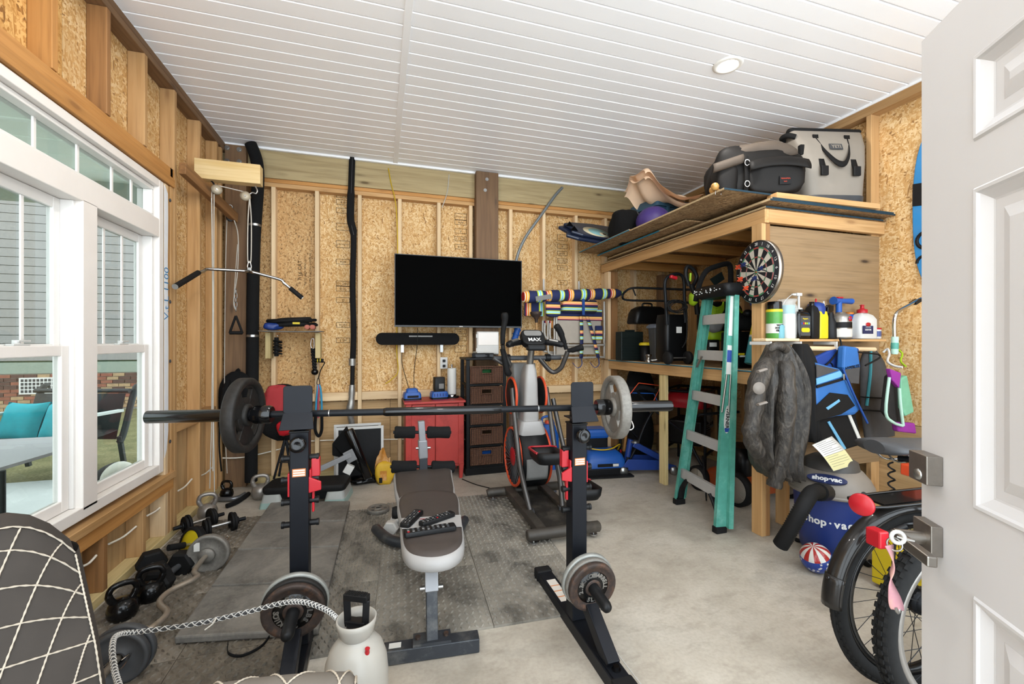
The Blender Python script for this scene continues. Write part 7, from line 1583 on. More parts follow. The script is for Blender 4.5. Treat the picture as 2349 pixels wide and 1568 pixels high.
for yy in (910,940): obj('belt', MB().tube([PY(1978,yy,2.21),PY(2035,yy+3,2.21)],.016,6,flat=.3), 'black_fabric', gv_, world=True)
bgx = thing('swim_vest', 'mint purple and black quilted vest on a white hanger beside the door', 'vest', PY(2062,975,2.02)); plain('mint','#bfe3d0',.8,0,.06,8); plain('magenta','#9b2f9a',.8,0,.08,8); plain('quilt','#35312f',.9,0,.2,30,.3); plain('green_satin','#7fc3a0',.4,0,.25,6)
panel('quilted_panel', [(2042,862),(2062,850),(2072,935),(2070,975),(2048,965),(2032,945)], 2.02, .04, 'quilt', bgx, .01); panel('green_panel', [(2066,868),(2082,860),(2092,910),(2098,945),(2078,955),(2068,935)], 2.0, .04, 'green_satin', bgx, .01); panel('purple_panel', [(2042,845),(2068,855),(2064,890),(2048,872)], 1.995, .03, 'magenta', bgx, .006)
panel('purple_mesh', [(2058,968),(2100,970),(2104,995),(2062,990)], 2.0, .04, 'magenta', bgx, .01)
for pts in (((2040,865),(2032,945),(2048,968),(2070,976)),((2063,890),(2066,930),(2072,976))): obj('piping', MB().tube(spline([PY(*p,1.99) for p in pts],4),.010,6), 'mint', bgx, world=True)
obj('hanger', MB().tube(spline([PY(2026,808,2.2),PY(2036,800,2.18),PY(2040,812,2.15),PY(2036,828,2.10),PY(2050,838,2.05),PY(2070,842,2.0)],5),.008,6), 'white_plastic', bgx, world=True)
obj('green_clip', MB().tube(spline([PY(2062,802,2.15),PY(2070,812,2.12),PY(2066,828,2.1),PY(2078,840,2.05)],4),.006,6), 'lime', bgx, world=True)
gw = thing('chrome_wand', 'bent chrome tube with a mint grip hanging near the door edge', 'hand tool', PY(2054,812,1.95))
obj('tube', MB().tube(spline([PY(2052,772,1.95),PY(2052,735,1.95),PY(2060,715,1.95),PY(2085,700,1.96),PY(2112,685,1.97)],5),.011,10), 'chrome', gw, world=True); obj('grip', MB().tube([PY(2052,812,1.95),PY(2052,808,1.95),PY(2053,772,1.95)],[.016,.02,.019],14), 'mint', gw, world=True); obj('grip_band', MB().tube([PY(2052.2,800,1.95),PY(2052.7,786,1.95)],.0205,14), 'teal_fiber', gw, world=True); obj('head', MB().box(PY(2100,692,1.97),(.06,.04,.02),(0,R(-25),0)), 'black_metal', gw, world=True)
# ---------------------------------------------------------------- things on the loft's middle shelf
def shx(px, y): return PY(px,800,y).x
def boxth(name, cat, lb, px0, px1, py0, y, dep, m, bev=.01, z0=SH):
    A_, B_ = PY(px0,py0,y), PY(px1,py0,y); t_ = thing(name, lb, cat, ((A_.x+B_.x)/2,y+dep/2,z0)); b_ = obj('body', MB().bb(A_.x,B_.x,y,y+dep,z0,A_.z), m, t_, world=True, bevel=bev); return t_, A_, B_
plain('case_green','#1f2a28',.5,0,.1,12); plain('black_case','#141415',.35,0,.1,12)
tc_, A_, B_ = boxth('tool_case', 'tool case', 'dark green ribbed tool case at the far end of the middle shelf', 1425,1476,760,4.02,.12,'case_green')
for i in range(9): obj('case_rib', MB().bb(A_.x+.01,B_.x-.01,4.012,4.02,SH+.02+i*.028,SH+.034+i*.028), 'case_green', tc_, world=True)
obj('case_handle', MB().bb((A_.x+B_.x)/2-.05,(A_.x+B_.x)/2+.05,4.05,4.09,A_.z,A_.z+.02), 'case_green', tc_, world=True, bevel=.005)
cc = thing('hard_case', 'glossy black rounded hard case on top of the green tool case', 'case', PY(1490,756,4.06))
c = PY(1487,722,4.08); obj('shell', MB().loft([[(c.x+px_+.02*(z/.1),4.10+py_,c.z+z) for px_, py_ in rrect(.40*k,.20*k,.05,4)] for z, k in ((-.10,.95),(-.08,1),(.02,1),(.06,.92),(.09,.7))]), 'black_case', cc, world=True)
obj('carry_handle', MB().tube(spline([(c.x-.06,4.1,c.z+.09),(c.x-.05,4.1,c.z+.125),(c.x+.05,4.1,c.z+.125),(c.x+.06,4.1,c.z+.09)],4),.01,8), 'black_plastic', cc, world=True)
gb = thing('toy_bin', 'small grey wheelie-bin shaped tub on the middle shelf', 'tub', PY(1515,822,3.70)); A_, B_ = PY(1502,745,3.70), PY(1533,822,3.70); w_ = B_.x-A_.x
obj('body', MB().loft([[((A_.x+B_.x)/2+px_,3.76+py_,z) for px_, py_ in rrect(w_*k,.12*k,.015,3)] for z, k in ((SH,.78),(A_.z-.03,1.0))]), 'gray_dark', gb, world=True); plain('bin_grey','#6d7684',.5,0,.06,10)
obj('lid', MB().loft([[((A_.x+B_.x)/2+px_,3.76+py_,z) for px_, py_ in rrect(w_*k,.14*k,.02,3)] for z, k in ((A_.z-.03,1.15),(A_.z-.01,1.15),(A_.z+.012,.85))]), 'bin_grey', gb, world=True); obj('stripe', MB().bb((A_.x+B_.x)/2-.012,(A_.x+B_.x)/2+.012,3.69,3.70,SH+.04,A_.z-.05), 'bin_grey', gb, world=True)
yc = thing('yellow_cup', 'black canister with a yellow lid between the tool case and the grey tub', 'canister', PY(1483,815,3.85)); c = PY(1483,800,3.85)
obj('body', MB().lathe([(.05,0),(.05,.17),(.0001,.172)],20,TR((c.x,3.87,SH))), 'black_plastic', yc, world=True); obj('lid', MB().lathe([(.062,.165),(.066,.18),(.05,.195),(.0001,.197)],20,TR((c.x,3.87,SH))), 'yellow', yc, world=True)
fx_ = thing('brass_fitting', 'tarnished metal hose fitting standing on the shelf edge', 'fitting', PY(1488,822,3.60)); c = PY(1488,822,3.62)
obj('body', MB().lathe([(.03,0),(.035,.02),(.02,.03),(.022,.06),(.03,.065),(.028,.08),(.0001,.081)],18,TR((c.x,3.62,SH))), 'nickel', fx_, world=True); obj('spout', MB().tube(spline([(c.x+.01,3.6,SH+.02),(c.x+.06,3.56,SH+.03),(c.x+.11,3.54,SH+.045),(c.x+.15,3.54,SH+.02)],4),.01,8), 'steel', fx_, world=True)
# pressure washer cart
pw = thing('pressure_washer', 'black upright pressure washer with a looped cord and red trigger', 'pressure washer', PY(1555,832,3.25)); YWc = 3.25
A_, B_ = PY(1528,720,YWc), PY(1580,815,YWc); 
obj('body', MB().loft([[((A_.x+B_.x)/2+px_,YWc+.09+py_,z) for px_, py_ in rrect((B_.x-A_.x)*k,.18*k,.04,4)] for z, k in ((SH+.03,.9),(SH+.06,1),(A_.z-.05,.97),(A_.z,.9))]), 'black_case', pw, world=True)
hL, hR = PY(1527,700,YWc), PY(1569,700,YWc); tp_ = PY(1548,630,YWc)
obj('handle_frame', MB().tube(spline([PY(1530,745,YWc),PY(1527,690,YWc),PY(1525,650,YWc),PY(1533,634,YWc),PY(1555,628,YWc),PY(1568,640,YWc),PY(1570,690,YWc),PY(1572,740,YWc)],5),.014,8), 'black_metal', pw, world=True); obj('trigger', MB().box(PY(1545,636,YWc-.03),(.07,.03,.03),(0,R(12),0)), 'red_plastic', pw, world=True, bevel=.008)
mb = MB(); c = PY(1548,700,YWc-.04)
for i in range(7): mb.torus(.085+.006*(i%3),.006,Matrix.Translation((c.x,c.y-.008*i,c.z-.004*i)) @ Euler((PI/2+.2*math.sin(i),.15*math.sin(2*i),0)).to_matrix().to_4x4() @ Matrix.Diagonal((1,.55,1,1)),26,6)
obj('cord_coil', mb, 'black_rubber', pw, world=True, kind='stuff'); obj('cord_tail', MB().tube(spline([PY(1573,690,YWc-.05),PY(1576,740,YWc-.06),PY(1574,780,YWc-.06),PY(1565,797,YWc-.06)],5),.006,6), 'black_rubber', pw, world=True)
obj('label', MB().bb(PY(1551,0,YWc).x,PY(1563,0,YWc).x,YWc-.006,YWc-.002,PY(0,752,YWc).z,PY(0,730,YWc).z), 'paper', pw, world=True)
for px in (1532,1578): obj('wheel', MB().lathe([(.0001,-.02),(.05,-.02),(.058,-.01),(.058,.01),(.05,.02),(.0001,.02)],24,Matrix.Translation((PY(px,818,YWc-.04).x,YWc-.04,SH+.06)) @ Matrix.Rotation(PI/2,4,'Y')), 'black_rubber', pw, world=True)
obj('axle', MB().cyl((PY(1532,818,YWc-.04).x,YWc-.04,SH+.06),(PY(1578,818,YWc-.04).x,YWc-.04,SH+.06),.006,8), 'steel', pw, world=True)
# folded mower handle behind
fm2 = thing('folding_handle', 'black tubular folded handle reaching over the hard case', 'handle', PY(1480,700,4.1))
obj('tube', MB().tube(spline([PY(1610,665,3.5),PY(1520,662,3.9),PY(1455,660,4.15),PY(1435,668,4.2),PY(1428,680,4.2),PY(1440,688,4.2),PY(1520,690,3.9),PY(1590,695,3.5)],5),.012,8), 'black_metal', fm2, world=True); obj('lever', MB().tube([PY(1452,662,4.1),PY(1458,678,4.1)],.008,6), 'black_metal', fm2, world=True)
# lime cordless mower standing on end
lmw = thing('cordless_mower', 'black and lime cordless mower stored upright behind the ladder', 'mower', PY(1660,840,2.95)); YL = 2.98
obj('deck', blob(MB(), PY(1650,735,YL+.18), (.17,.16,.17), 71, .03, 26, 14, .6), 'black_case', lmw, world=True)
obj('lime_cover', blob(MB(), PY(1638,770,YL+.05), (.09,.07,.05), 72, .04, 20, 10, .6), 'lime', lmw, world=True); obj('battery_door', MB().box(PY(1636,795,YL-.03),(.11,.03,.12)), 'black_plastic', lmw, world=True, bevel=.01); obj('battery_label', MB().box(PY(1636,790,YL-.048),(.07,.003,.035)), 'paper', lmw, world=True)
obj('motor_cap', MB().lathe([(.08,0),(.08,.04),(.05,.06),(.0001,.06)],20,AX(PY(1634,742,YL-.02),(0,-1,.2))), 'gray_plastic', lmw, world=True)
obj('handle', MB().tube(spline([PY(1596,690,YL),PY(1605,650,YL),PY(1620,622,YL),PY(1645,610,YL),PY(1670,605,YL),PY(1676,620,YL),PY(1676,660,YL)],5),.022,10), 'black_foam', lmw, world=True)
obj('blue_pipe', MB().tube([PY(1724,700,2.7),PY(1722,660,2.7)],.012,8), 'blue_paint', lmw, world=True); obj('green_flap', MB().add([PY(1628,640,YL),PY(1655,623,YL),PY(1662,640,YL),PY(1640,655,YL)],[(0,1,2,3)]), 'case_green', lmw, world=True, solid=.004)
for i in range(6):
    c = PY(1642,700+i*3,YL-.06); obj('lime_cord', MB().tube(spline([c+V((-.07,0,.02)),c+V((-.02,-.02,-.02-.004*i)),c+V((.05,-.01,-.005)),c+V((.08,0,.03))],5),.007,6), 'lime', lmw, world=True)
obj('lime_handle', MB().tube([PY(1692,705,2.85),PY(1712,728,2.85)],.009,8), 'lime', lmw, world=True)
tr_ = thing('string_trimmer', 'black and lime trimmer handle rising left of the ladder top', 'trimmer', PY(1590,700,3.1)); 
obj('loop_grip', MB().tube(spline([PY(1580,655,3.1),PY(1573,630,3.1),PY(1576,612,3.1),PY(1588,616,3.1),PY(1598,635,3.1),PY(1590,655,3.1)],5),.017,8), 'black_plastic', tr_, world=True); obj('lime_insert', MB().tube([PY(1584,626,3.1),PY(1583,645,3.1)],.010,8), 'lime', tr_, world=True); obj('shaft', MB().tube([PY(1585,652,3.1),PY(1596,680,3.1),PY(1600,720,3.12)],.022,10), 'black_plastic', tr_, world=True)
obj('lime_body', blob(MB(), PY(1592,685,3.12), (.04,.04,.06), 75, .05), 'lime', tr_, world=True)
dbx = thing('drill_case', 'black blow-moulded power tool case right of the ladder', 'tool case', PY(1712,838,2.60)); A_, B_ = PY(1694,760,2.62), PY(1720,838,2.62)
obj('body', MB().bb(A_.x,B_.x+.05,2.62,2.80,SH,A_.z), 'black_case', dbx, world=True, bevel=.012); obj('yellow_latch', MB().bb(A_.x+.0,A_.x+.05,2.612,2.62,SH+.10,SH+.115), 'yellow', dbx, world=True); obj('plate', MB().bb(A_.x+.01,A_.x+.07,2.612,2.62,SH+.085,SH+.097), 'paper', dbx, world=True)
hb_ = thing('round_bag', 'rounded black bag on the power tool case', 'bag', PY(1712,758,2.66)); obj('bag', blob(MB(), PY(1712,738,2.70)+V((0,.02,0)), (.10,.08,.07), 78, .05), 'black_fabric', hb_, world=True); obj('knob', MB().ball(PY(1715,718,2.62),(.035,.035,.03),12,8), 'black_plastic', hb_, world=True)
cf = thing('foam_bat', 'mint and yellow foam bat standing at the shelf end', 'foam bat', PY(1722,838,2.52)); p0, p1 = PY(1722,838,2.53), PY(1734,730,2.53)
obj('mint_end', MB().tube([p0+V((0,0,.01)),p0.lerp(p1,.05),p0.lerp(p1,.6)],[.04,.045,.032],14), 'teal_stripe', cf, world=True); obj('white_band', MB().tube([p0.lerp(p1,.6),p0.lerp(p1,.64)],.032,14), 'white_plastic', cf, world=True); obj('yellow_end', MB().tube([p0.lerp(p1,.64),p1],[.031,.018],14), 'yellow', cf, world=True)
# ---------------------------------------------------------------- under the loft
# blue dethatcher
dt = thing('electric_dethatcher', 'blue electric dethatcher with a folded tubular handle', 'garden machine', PZ(1395,1092)); c = PZ(1392,1088); ra = R(-8)
T_ = Matrix.Translation((c.x,c.y+.12,0)) @ Matrix.Rotation(ra,4,'Z')
obj('blue_hood', MB().loft([[(px_,py_,z) for px_, py_ in rrect(.42*k,.34*k2,.05,4)] for z, k, k2 in ((.07,.98,1),(.14,1,1),(.20,.9,.8),(.235,.7,.5))],T=T_), 'blue_plastic', dt, world=True)
obj('front_skirt', MB().bb(-.22,.22,-.19,-.16,.015,.08,T_), 'black_plastic', dt, world=True, bevel=.006); obj('lip', MB().bb(-.23,.25,-.26,-.16,.01,.02,T_), 'black_rubber', dt, world=True); obj('label', MB().bb(-.10,.12,-.175,-.168,.095,.125,T_), 'black_print', dt, world=True)
obj('label_strip', MB().bb(.06,.12,-.178,-.1755,.097,.123,T_), 'paper', dt, world=True)
obj('motor_box', MB().bb(-.14,.10,.05,.25,.20,.36,T_), 'black_plastic', dt, world=True, bevel=.02); obj('blue_cover', MB().bb(-.15,.11,.03,.26,.33,.43,T_), 'blue_plastic', dt, world=True, bevel=.03)
for s in (-.26,.26): 
    for y in (-.02,.24): obj('wheel', MB().lathe([(.0001,-.02),(.06,-.022),(.095,-.02),(.10,0),(.095,.02),(.06,.022),(.0001,.02)],26,T_ @ Matrix.Translation((s,y,.10)) @ Matrix.Rotation(PI/2,4,'Y')), 'black_rubber', dt, world=True)
obj('yellow_cord', MB().tube(spline([T_ @ V(p) for p in ((-.2,-.05,.27),(-.05,-.12,.255),(.08,-.1,.26),(.2,-.02,.28),(.22,.08,.2))],5),.007,6), 'cord_yellow', dt, world=True)
hb = lambda px, py, y=3.95: PY(px,py,y)
obj('handle_tube', MB().tube(spline([hb(1440,1062),hb(1462,1020),hb(1475,985),hb(1490,955),hb(1500,940)],4),.013,8), 'black_metal', dt, world=True); obj('handle_tube', MB().tube([hb(1412,958),hb(1445,985),hb(1462,1002)],.011,8), 'black_metal', dt, world=True); obj('cross_tube', MB().tube([hb(1408,982),hb(1470,982)],.011,8), 'black_metal', dt, world=True)
obj('foam_handle', MB().tube(spline([hb(1416,885,3.8),hb(1440,890,3.8),hb(1462,893,3.8)],4),.022,10), 'black_foam', dt, world=True); obj('foam_handle', MB().tube(spline([hb(1422,915,3.8),hb(1440,900,3.8),hb(1470,888,3.8),hb(1500,895,3.8),hb(1520,905,3.8),hb(1521,922,3.8),hb(1512,932,3.8)],4),.022,10), 'black_foam', dt, world=True)
obj('bail_orange', MB().tube([hb(1440,910,3.78),hb(1465,878,3.78),hb(1516,884,3.78),hb(1500,918,3.78)],.005,6), 'orange_red', dt, world=True); obj('bail_blue', MB().tube([hb(1424,916,3.82),hb(1426,900,3.82),hb(1500,902,3.82),hb(1508,920,3.82)],.006,6), 'blue_plastic', dt, world=True); obj('handle_tube', MB().tube([hb(1458,893,3.8),hb(1500,940,3.85),hb(1560,985,3.5),hb(1600,1010,3.3)],.012,8), 'black_metal', dt, world=True)
# floor jack
fj = thing('floor_jack', 'blue trolley floor jack behind the middle post', 'floor jack', PZ(1490,1085)); c = PZ(1490,1088); T_ = Matrix.Translation((c.x,c.y+.1,0)) @ Matrix.Rotation(R(-15),4,'Z')
for y in (-.1,.1): obj('side_plate', MB().prism([(-.28,.05),(-.2,.16),(.1,.15),(.3,.09),(.3,.05)], .012, T_ @ TR((0,y,0),(PI/2,0,0))), 'blue_paint', fj, world=True, bevel=.003)
obj('lift_arm', MB().bar(T_ @ V((.22,0,.12)), T_ @ V((-.12,0,.30)), .10, .06), 'blue_paint', fj, world=True, bevel=.006); obj('handle_socket', MB().tube([T_ @ V((-.18,0,.12)),T_ @ V((-.14,0,.34))],.03,12), 'blue_paint', fj, world=True); obj('saddle', MB().tube([T_ @ V((-.1,-.02,.31)),T_ @ V((-.1,-.02,.33))],.045,16), 'steel', fj, world=True)
for x, y in ((-.25,-.12),(-.25,.12),(.27,-.12),(.27,.12)): obj('caster', MB().lathe([(.0001,-.02),(.04,-.02),(.045,0),(.04,.02),(.0001,.02)],18,T_ @ Matrix.Translation((x,y,.045)) @ Matrix.Rotation(PI/2,4,'X')), 'steel', fj, world=True)
# long handled tools
for i, (a, b, m, lb) in enumerate((((1425,880),(1422,1060),'black_metal','black-handled garden tool leaning by the far post'),((1446,930),(1428,1060),'pine_gold_z','wooden-handled garden tool leaning by the far post'),((1462,925),(1466,1060),'black_metal','second dark tool handle right of the wooden one'))):
    y_ = 4.25+.05*i; p0, p1 = PY(*b,y_), PY(*a,y_); p0.z = .012; tl_ = thing('garden_tool', lb, 'garden tool', p0, 0, 'garden tools'); obj('handle', MB().tube([p0,p1],.016,8), m, tl_, world=True); obj('socket', MB().tube([p0,p0.lerp(p1,.16)],.021,10), 'red_plastic' if i == 0 else 'black_metal', tl_, world=True)
tbg = thing('trash_bag', 'tall black grass bag under the far end of the shelf', 'bag', PZ(1440,1040)); obj('bag', blob(MB(), V((2.88,4.33,.80)), (.17,.10,.26), 81, .05, 24, 14, .8), 'black_fabric', tbg, world=True); obj('bag_frame', MB().tube(spline([(2.76,4.24,1.0),(2.88,4.23,1.02),(3.0,4.24,1.0)],4),.01,6), 'black_metal', tbg, world=True); obj('lower_fold', blob(MB(), (2.88,4.33,.30), (.16,.10,.30), 82, .05), 'black_fabric', tbg, world=True)
# blue jug behind the machine
bj = thing('blue_jug', 'tall blue plastic container behind the elliptical trainer', 'container', (1.72,4.30,0)); obj('body', MB().loft([[(x,y,z) for x,y in rrect(w_,.16,.04,4)] for w_, z in ((.22,0),(.24,.05),(.22,.35),(.14,.46),(.12,.48))]), 'blue_plastic', bj); obj('cap', MB().lathe([(.03,.48),(.03,.51),(.0001,.512)],16), 'orange_red', bj); obj('grip', MB().tube(spline([(-.06,0,.46),(-.06,0,.54),(.03,0,.55),(.07,0,.47)],4),.014,8), 'blue_plastic', bj)
# generator
gn = thing('generator', 'portable generator with a red tank behind the ladder', 'generator', (3.26,3.93,0)); T_ = Matrix.Translation((3.26,3.93,0)) @ Matrix.Rotation(R(35),4,'Z')
plain('engine_grey','#77726d',.45,.5,.2,20)
obj('engine_block', MB().bb(-.20,.2,-.16,.18,.26,.52,T_), 'black_case', gn, world=True, bevel=.02); obj('fuel_tank', MB().loft([[(px_,py_,z) for px_, py_ in rrect(.52*k,.42*k,.08,4)] for z, k in ((.66,.95),(.70,1),(.76,1),(.82,.8))],T=T_), 'red_plastic', gn, world=True); obj('tank_cap', MB().lathe([(.04,.82),(.04,.85),(.0001,.852)],16,T_), 'black_plastic', gn, world=True)
for i in range(6): obj('cooling_fin', MB().bb(-.12,.06,-.19,-.16,.36+.022*i,.37+.022*i,T_), 'engine_grey', gn, world=True)
obj('air_filter', MB().lathe([(.07,0),(.075,.05),(.0001,.06)],20,T_ @ TR((-.05,-.17,.58),(PI/2,0,0))), 'engine_grey', gn, world=True); o = obj('outlet_panel', MB().bb(.04,.2,-.185,-.165,.42,.52,T_), 'gray_plastic', gn, world=True, bevel=.004)
for x in (.08,.15): obj('outlet', MB().lathe([(.0001,.003),(.022,.003),(.022,0)],16,T_ @ TR((x,-.186,.47),(PI/2,0,0))), 'black_print', o, world=True)
for (a, b) in (((-.3,-.22,0),(-.3,-.22,.84)),((.3,-.22,0),(.3,-.22,.84)),((-.3,.22,0),(-.3,.22,.84)),((.3,.22,0),(.3,.22,.84))): obj('frame_tube', MB().tube([T_ @ V(a), T_ @ V(b)],.014,8), 'black_metal', gn, world=True)
for (a, b) in (((-.3,-.22,.84),(.3,-.22,.84)),((-.3,.22,.84),(.3,.22,.84)),((-.3,-.22,.2),(.3,-.22,.2)),((-.3,.22,.2),(.3,.22,.2)),((-.3,-.22,.84),(-.3,.22,.84)),((.3,-.22,.84),(.3,.22,.84))): obj('frame_tube', MB().tube([T_ @ V(a), T_ @ V(b)],.014,8), 'black_metal', gn, world=True)
# push mowers
plain('mower_orange','#b4501f',.5,0,.15,10,dirt='#6b4630'); plain('wheel_grey','#9a9184',.6,0,.12,10)
def mower(x, y, rz, deck, lb):
    mw = thing('push_mower', lb, 'lawn mower', (x,y,0), rz); mw.scale = (1.08,1.05,1.05); 
    obj('deck', MB().loft([[(px_,py_,z) for px_, py_ in rrect(.50*k,.48*k,.14,6)] for z, k in ((.07,1.0),(.14,1.0),(.18,.9),(.20,.6))]), deck, mw)
    obj('engine', MB().loft([[(px_,py_,z) for px_, py_ in rrect(.30*k,.30*k,.07,4)] for z, k in ((.19,1),(.30,1.05),(.36,1),(.41,.75))]), 'black_case', mw); obj('engine_label', MB().box((-.02,-.155,.27),(.10,.004,.035)), 'paper', mw); obj('muffler', MB().bb(.10,.2,-.16,-.08,.2,.28), 'engine_grey', mw, bevel=.01)
    for sx in (-1,1):
        for sy, r_ in ((-1,.132),(1,.105)):
            w_ = obj('wheel', MB().lathe([(r_*.78,-.026),(r_,-.022),(r_,.022),(r_*.78,.026)],30,TR((sx*.27,sy*.20,r_),(0,PI/2,0)),True,False), 'black_rubber', mw); obj('hub', MB().lathe([(.0001,-.02),(r_*.2,-.03),(r_*.3,-.022),(r_*.79,-.024),(r_*.79,.024),(r_*.3,.022),(r_*.2,.03),(.0001,.02)],30,TR((sx*.27,sy*.20,r_),(0,PI/2,0))), 'wheel_grey', w_)
            for q in range(3): obj('spoke', MB().box((0,0,0),(.06,.012,r_*.5),None,TR((sx*.27,sy*.20,r_),(R(120*q),0,0)) @ TR((0,0,r_*.48))), 'wheel_grey', w_)
    for sx in (-1,1): obj('handle_tube', MB().tube(spline([(sx*.2,.20,.15),(sx*.2,.35,.32),(sx*.2,.44,.50)],4),.013,8), 'black_metal', mw)
    obj('handle_tube', MB().tube(spline([(-.2,.44,.50),(-.2,.30,.62),(-.18,.22,.65),(.18,.22,.65),(.2,.30,.62),(.2,.44,.50)],4),.013,8), 'black_metal', mw)
mower(3.10, 3.07, R(3), 'mower_orange', 'orange push mower whose grey wheel shows right of the ladder')
ml = thing('chute_guard', 'black curved mower chute guard standing on the floor behind the ladder foot', 'chute guard', PZ(1590,1130)); obj('guard', MB().grid(lambda u,v: V((2.66,2.98,.0))+V((.10*u-.03,.16*u,.02+.33*u-.05*math.sin(v*PI)+.12*v*(1-u))), 8, 6), 'black_plastic', ml, world=True, solid=.01)
# ---------------------------------------------------------------- shop vacuum and neighbours
plain('vac_blue','#243a80',.42,0,.06,6); plain('vac_grey','#8f877e',.5,0,.08,8); plain('vac_dark','#4b4947',.5,0,.08,8)
VC = V((2.76,2.03,0)); vc = thing('shop_vacuum', 'blue shop vacuum with a grey lid and ribbed hose', 'shop vacuum', VC)
obj('tank', MB().lathe([(.15,.03),(.165,.04),(.175,.12),(.195,.25),(.205,.40),(.21,.43),(.0001,.43)],44), 'vac_blue', vc)
obj('lid', MB().lathe([(.222,.415),(.226,.43),(.222,.455),(.20,.50),(.165,.545),(.12,.575),(.06,.59),(.0001,.593)],44), 'vac_grey', vc); obj('lid_rim', MB().lathe([(.214,.405),(.229,.408),(.230,.425),(.222,.43)],44), 'vac_grey', vc)
obj('top_dome', MB().lathe([(.15,.555),(.14,.60),(.10,.625),(.0001,.632)],36), 'vac_dark', vc)
cd = V((-VC.x,-VC.y,0)).normalized(); lt = V((-cd.y,cd.x,0)); 
for i in range(3): obj('vent_slot', MB().box(V((0,0,.575+.016*i))-lt*-.10+cd*(.07-.03*i),(.05,.012,.006),(0,R(30),math.atan2(lt.y,lt.x))), 'black_print', vc)
ovc = VC+cd*.188+V((0,0,.518))-lt*.06*0; TN = face(ovc-lt*.02, (cd+V((0,0,1.1))), (0,0,1))
ov = obj('logo_oval', MB().prism([(.10*math.cos(a),.032*math.sin(a)) for a in [2*PI*i/32 for i in range(32)]], .012, TN, -.004), 'navy', vc, world=True)
text('shop·vac', .042, 'white_print', ov, TN @ TR((0,0,.0085)), bold=.0018)
def wraptext(s, size, r, z, a0, par, c, m):
    for i, ch in enumerate(s):
        a = a0+(i-(len(s)-1)/2)*size*.54/r; n_ = V((math.cos(a),math.sin(a),0)); text(ch, size, m, par, face(c+n_*(r+.0012)+V((0,0,z)), n_), bold=.002)
wraptext('shop·vac', .062, .1945, .255, math.atan2(cd.y,cd.x)-.10, vc, VC, 'white_print')
hp_ = [VC+cd*.19-lt*.0+V((0,0,.37))]
hs = spline([PD(1882,1128,2.48),PD(1862,1130,2.36),PD(1840,1165,2.30),PD(1812,1215,2.32),PD(1790,1250,2.36)],10)
rr_ = [(.040 if i % 2 else .0355) for i in range(len(hs)*2-1)]; hd = []
for i in range(len(hs)-1): hd += [hs[i], hs[i].lerp(hs[i+1],.5)]
hd.append(hs[-1]); obj('hose', MB().tube(hd, rr_, 14), 'black_rubber', vc, world=True)
obj('hose_socket', MB().tube([PD(1893,1128,2.52),PD(1878,1128,2.45)],.05,16), 'black_plastic', vc, world=True)
for i in range(4):
    a = math.atan2(cd.y,cd.x)+R(45+90*i+25); n_ = V((math.cos(a),math.sin(a),0)); k_ = obj('caster_foot', MB().loft([[V((n_.x*.165,n_.y*.165,z))+V((x*.8,y*.8,0)) for x,y in rrect(.12*f,.09*f,.03,3)] for f, z in ((1,.045),(1,.07),(.7,.10))]), 'vac_grey', vc); obj('caster_wheel', MB().lathe([(.0001,-.015),(.024,-.015),(.026,0),(.024,.015),(.0001,.015)],16,TR((n_.x*.19,n_.y*.19,.026),(PI/2,0,a))), 'black_rubber', k_)
pg = thing('manual_sheet', 'printed instruction sheet lying across the vacuum lid', 'paper', VC+V((0,0,.60))); plain('sheet_yellow','#e6dfa8',.8,0,.03,10)
q = [PD(1863,1020,2.58),PD(1908,1000,2.70),PD(1962,1065,2.66),PD(1912,1080,2.52)]
def sheet_(u, v): return q[0].lerp(q[1],u).lerp(q[3].lerp(q[2],u),v)+V((0,0,.012*math.sin(v*PI)))
obj('page', MB().grid(sheet_, 4, 8), 'paper', pg, world=True, solid=.0008); obj('tinted_block', MB().grid(lambda u,v: sheet_(u,.55+.45*v)+V((-.001,-.001,.0012)), 3, 5), 'sheet_yellow', pg, world=True)
mb = MB()
for i in range(13): 
    v = .08+.068*i; a, b = sheet_(.08,v)+V((-.001,-.001,.0024)), sheet_(.9 if i % 4 else .6,v)+V((-.001,-.001,.0024)); mb.bar(a, b, .003, .0003)
obj('print_lines', mb, 'gray_plastic', pg, world=True, kind='stuff')
# stars and stripes ball
BR = .083; bc = PZ(1872,1311); bc = V((bc.x,bc.y,0)); BC = bc+V((0,0,BR))
sbl = thing('soccer_ball', 'small stars and stripes soccer ball on the floor by the vacuum', 'ball', bc)
plain('ball_blue','#1d3f97',.3,0,.08,10,coat=.3); plain('ball_red','#b3241f',.3,0,.06,10,coat=.3); plain('ball_white','#e6e3dc',.3,0,.04,10,coat=.3)
cv = (V((0,0,CAMH))-BC).normalized(); up_ = (V((-.45,-.1,1))).normalized()
Xb, Yb, Zb = frame(up_)
TB = Matrix((Xb,Yb,Zb)).transposed().to_4x4(); TB.translation = BC
mats3 = {}
for nm in ('ball_blue','ball_red','ball_white'): mats3[nm] = MB()
n_, m_ = 48, 24
for i in range(m_):
    a0, a1 = -PI/2+PI*i/m_, -PI/2+PI*(i+1)/m_
    for j in range(n_):
        b0, b1 = 2*PI*j/n_, 2*PI*(j+1)/n_; am = (a0+a1)/2
        key = 'ball_blue' if am < .35 else ('ball_red' if (j//3) % 2 else 'ball_white')
        P = [V((math.cos(a)*math.cos(b),math.cos(a)*math.sin(b),math.sin(a)))*BR for a, b in ((a0,b0),(a0,b1),(a1,b1),(a1,b0))]
        mats3[key].add(P, [(0,1,2,3)], True, TB)
for k_, v_ in mats3.items(): obj('panel_'+k_.split('_')[1], v_, k_, sbl, world=True)
rs_ = random.Random(5)
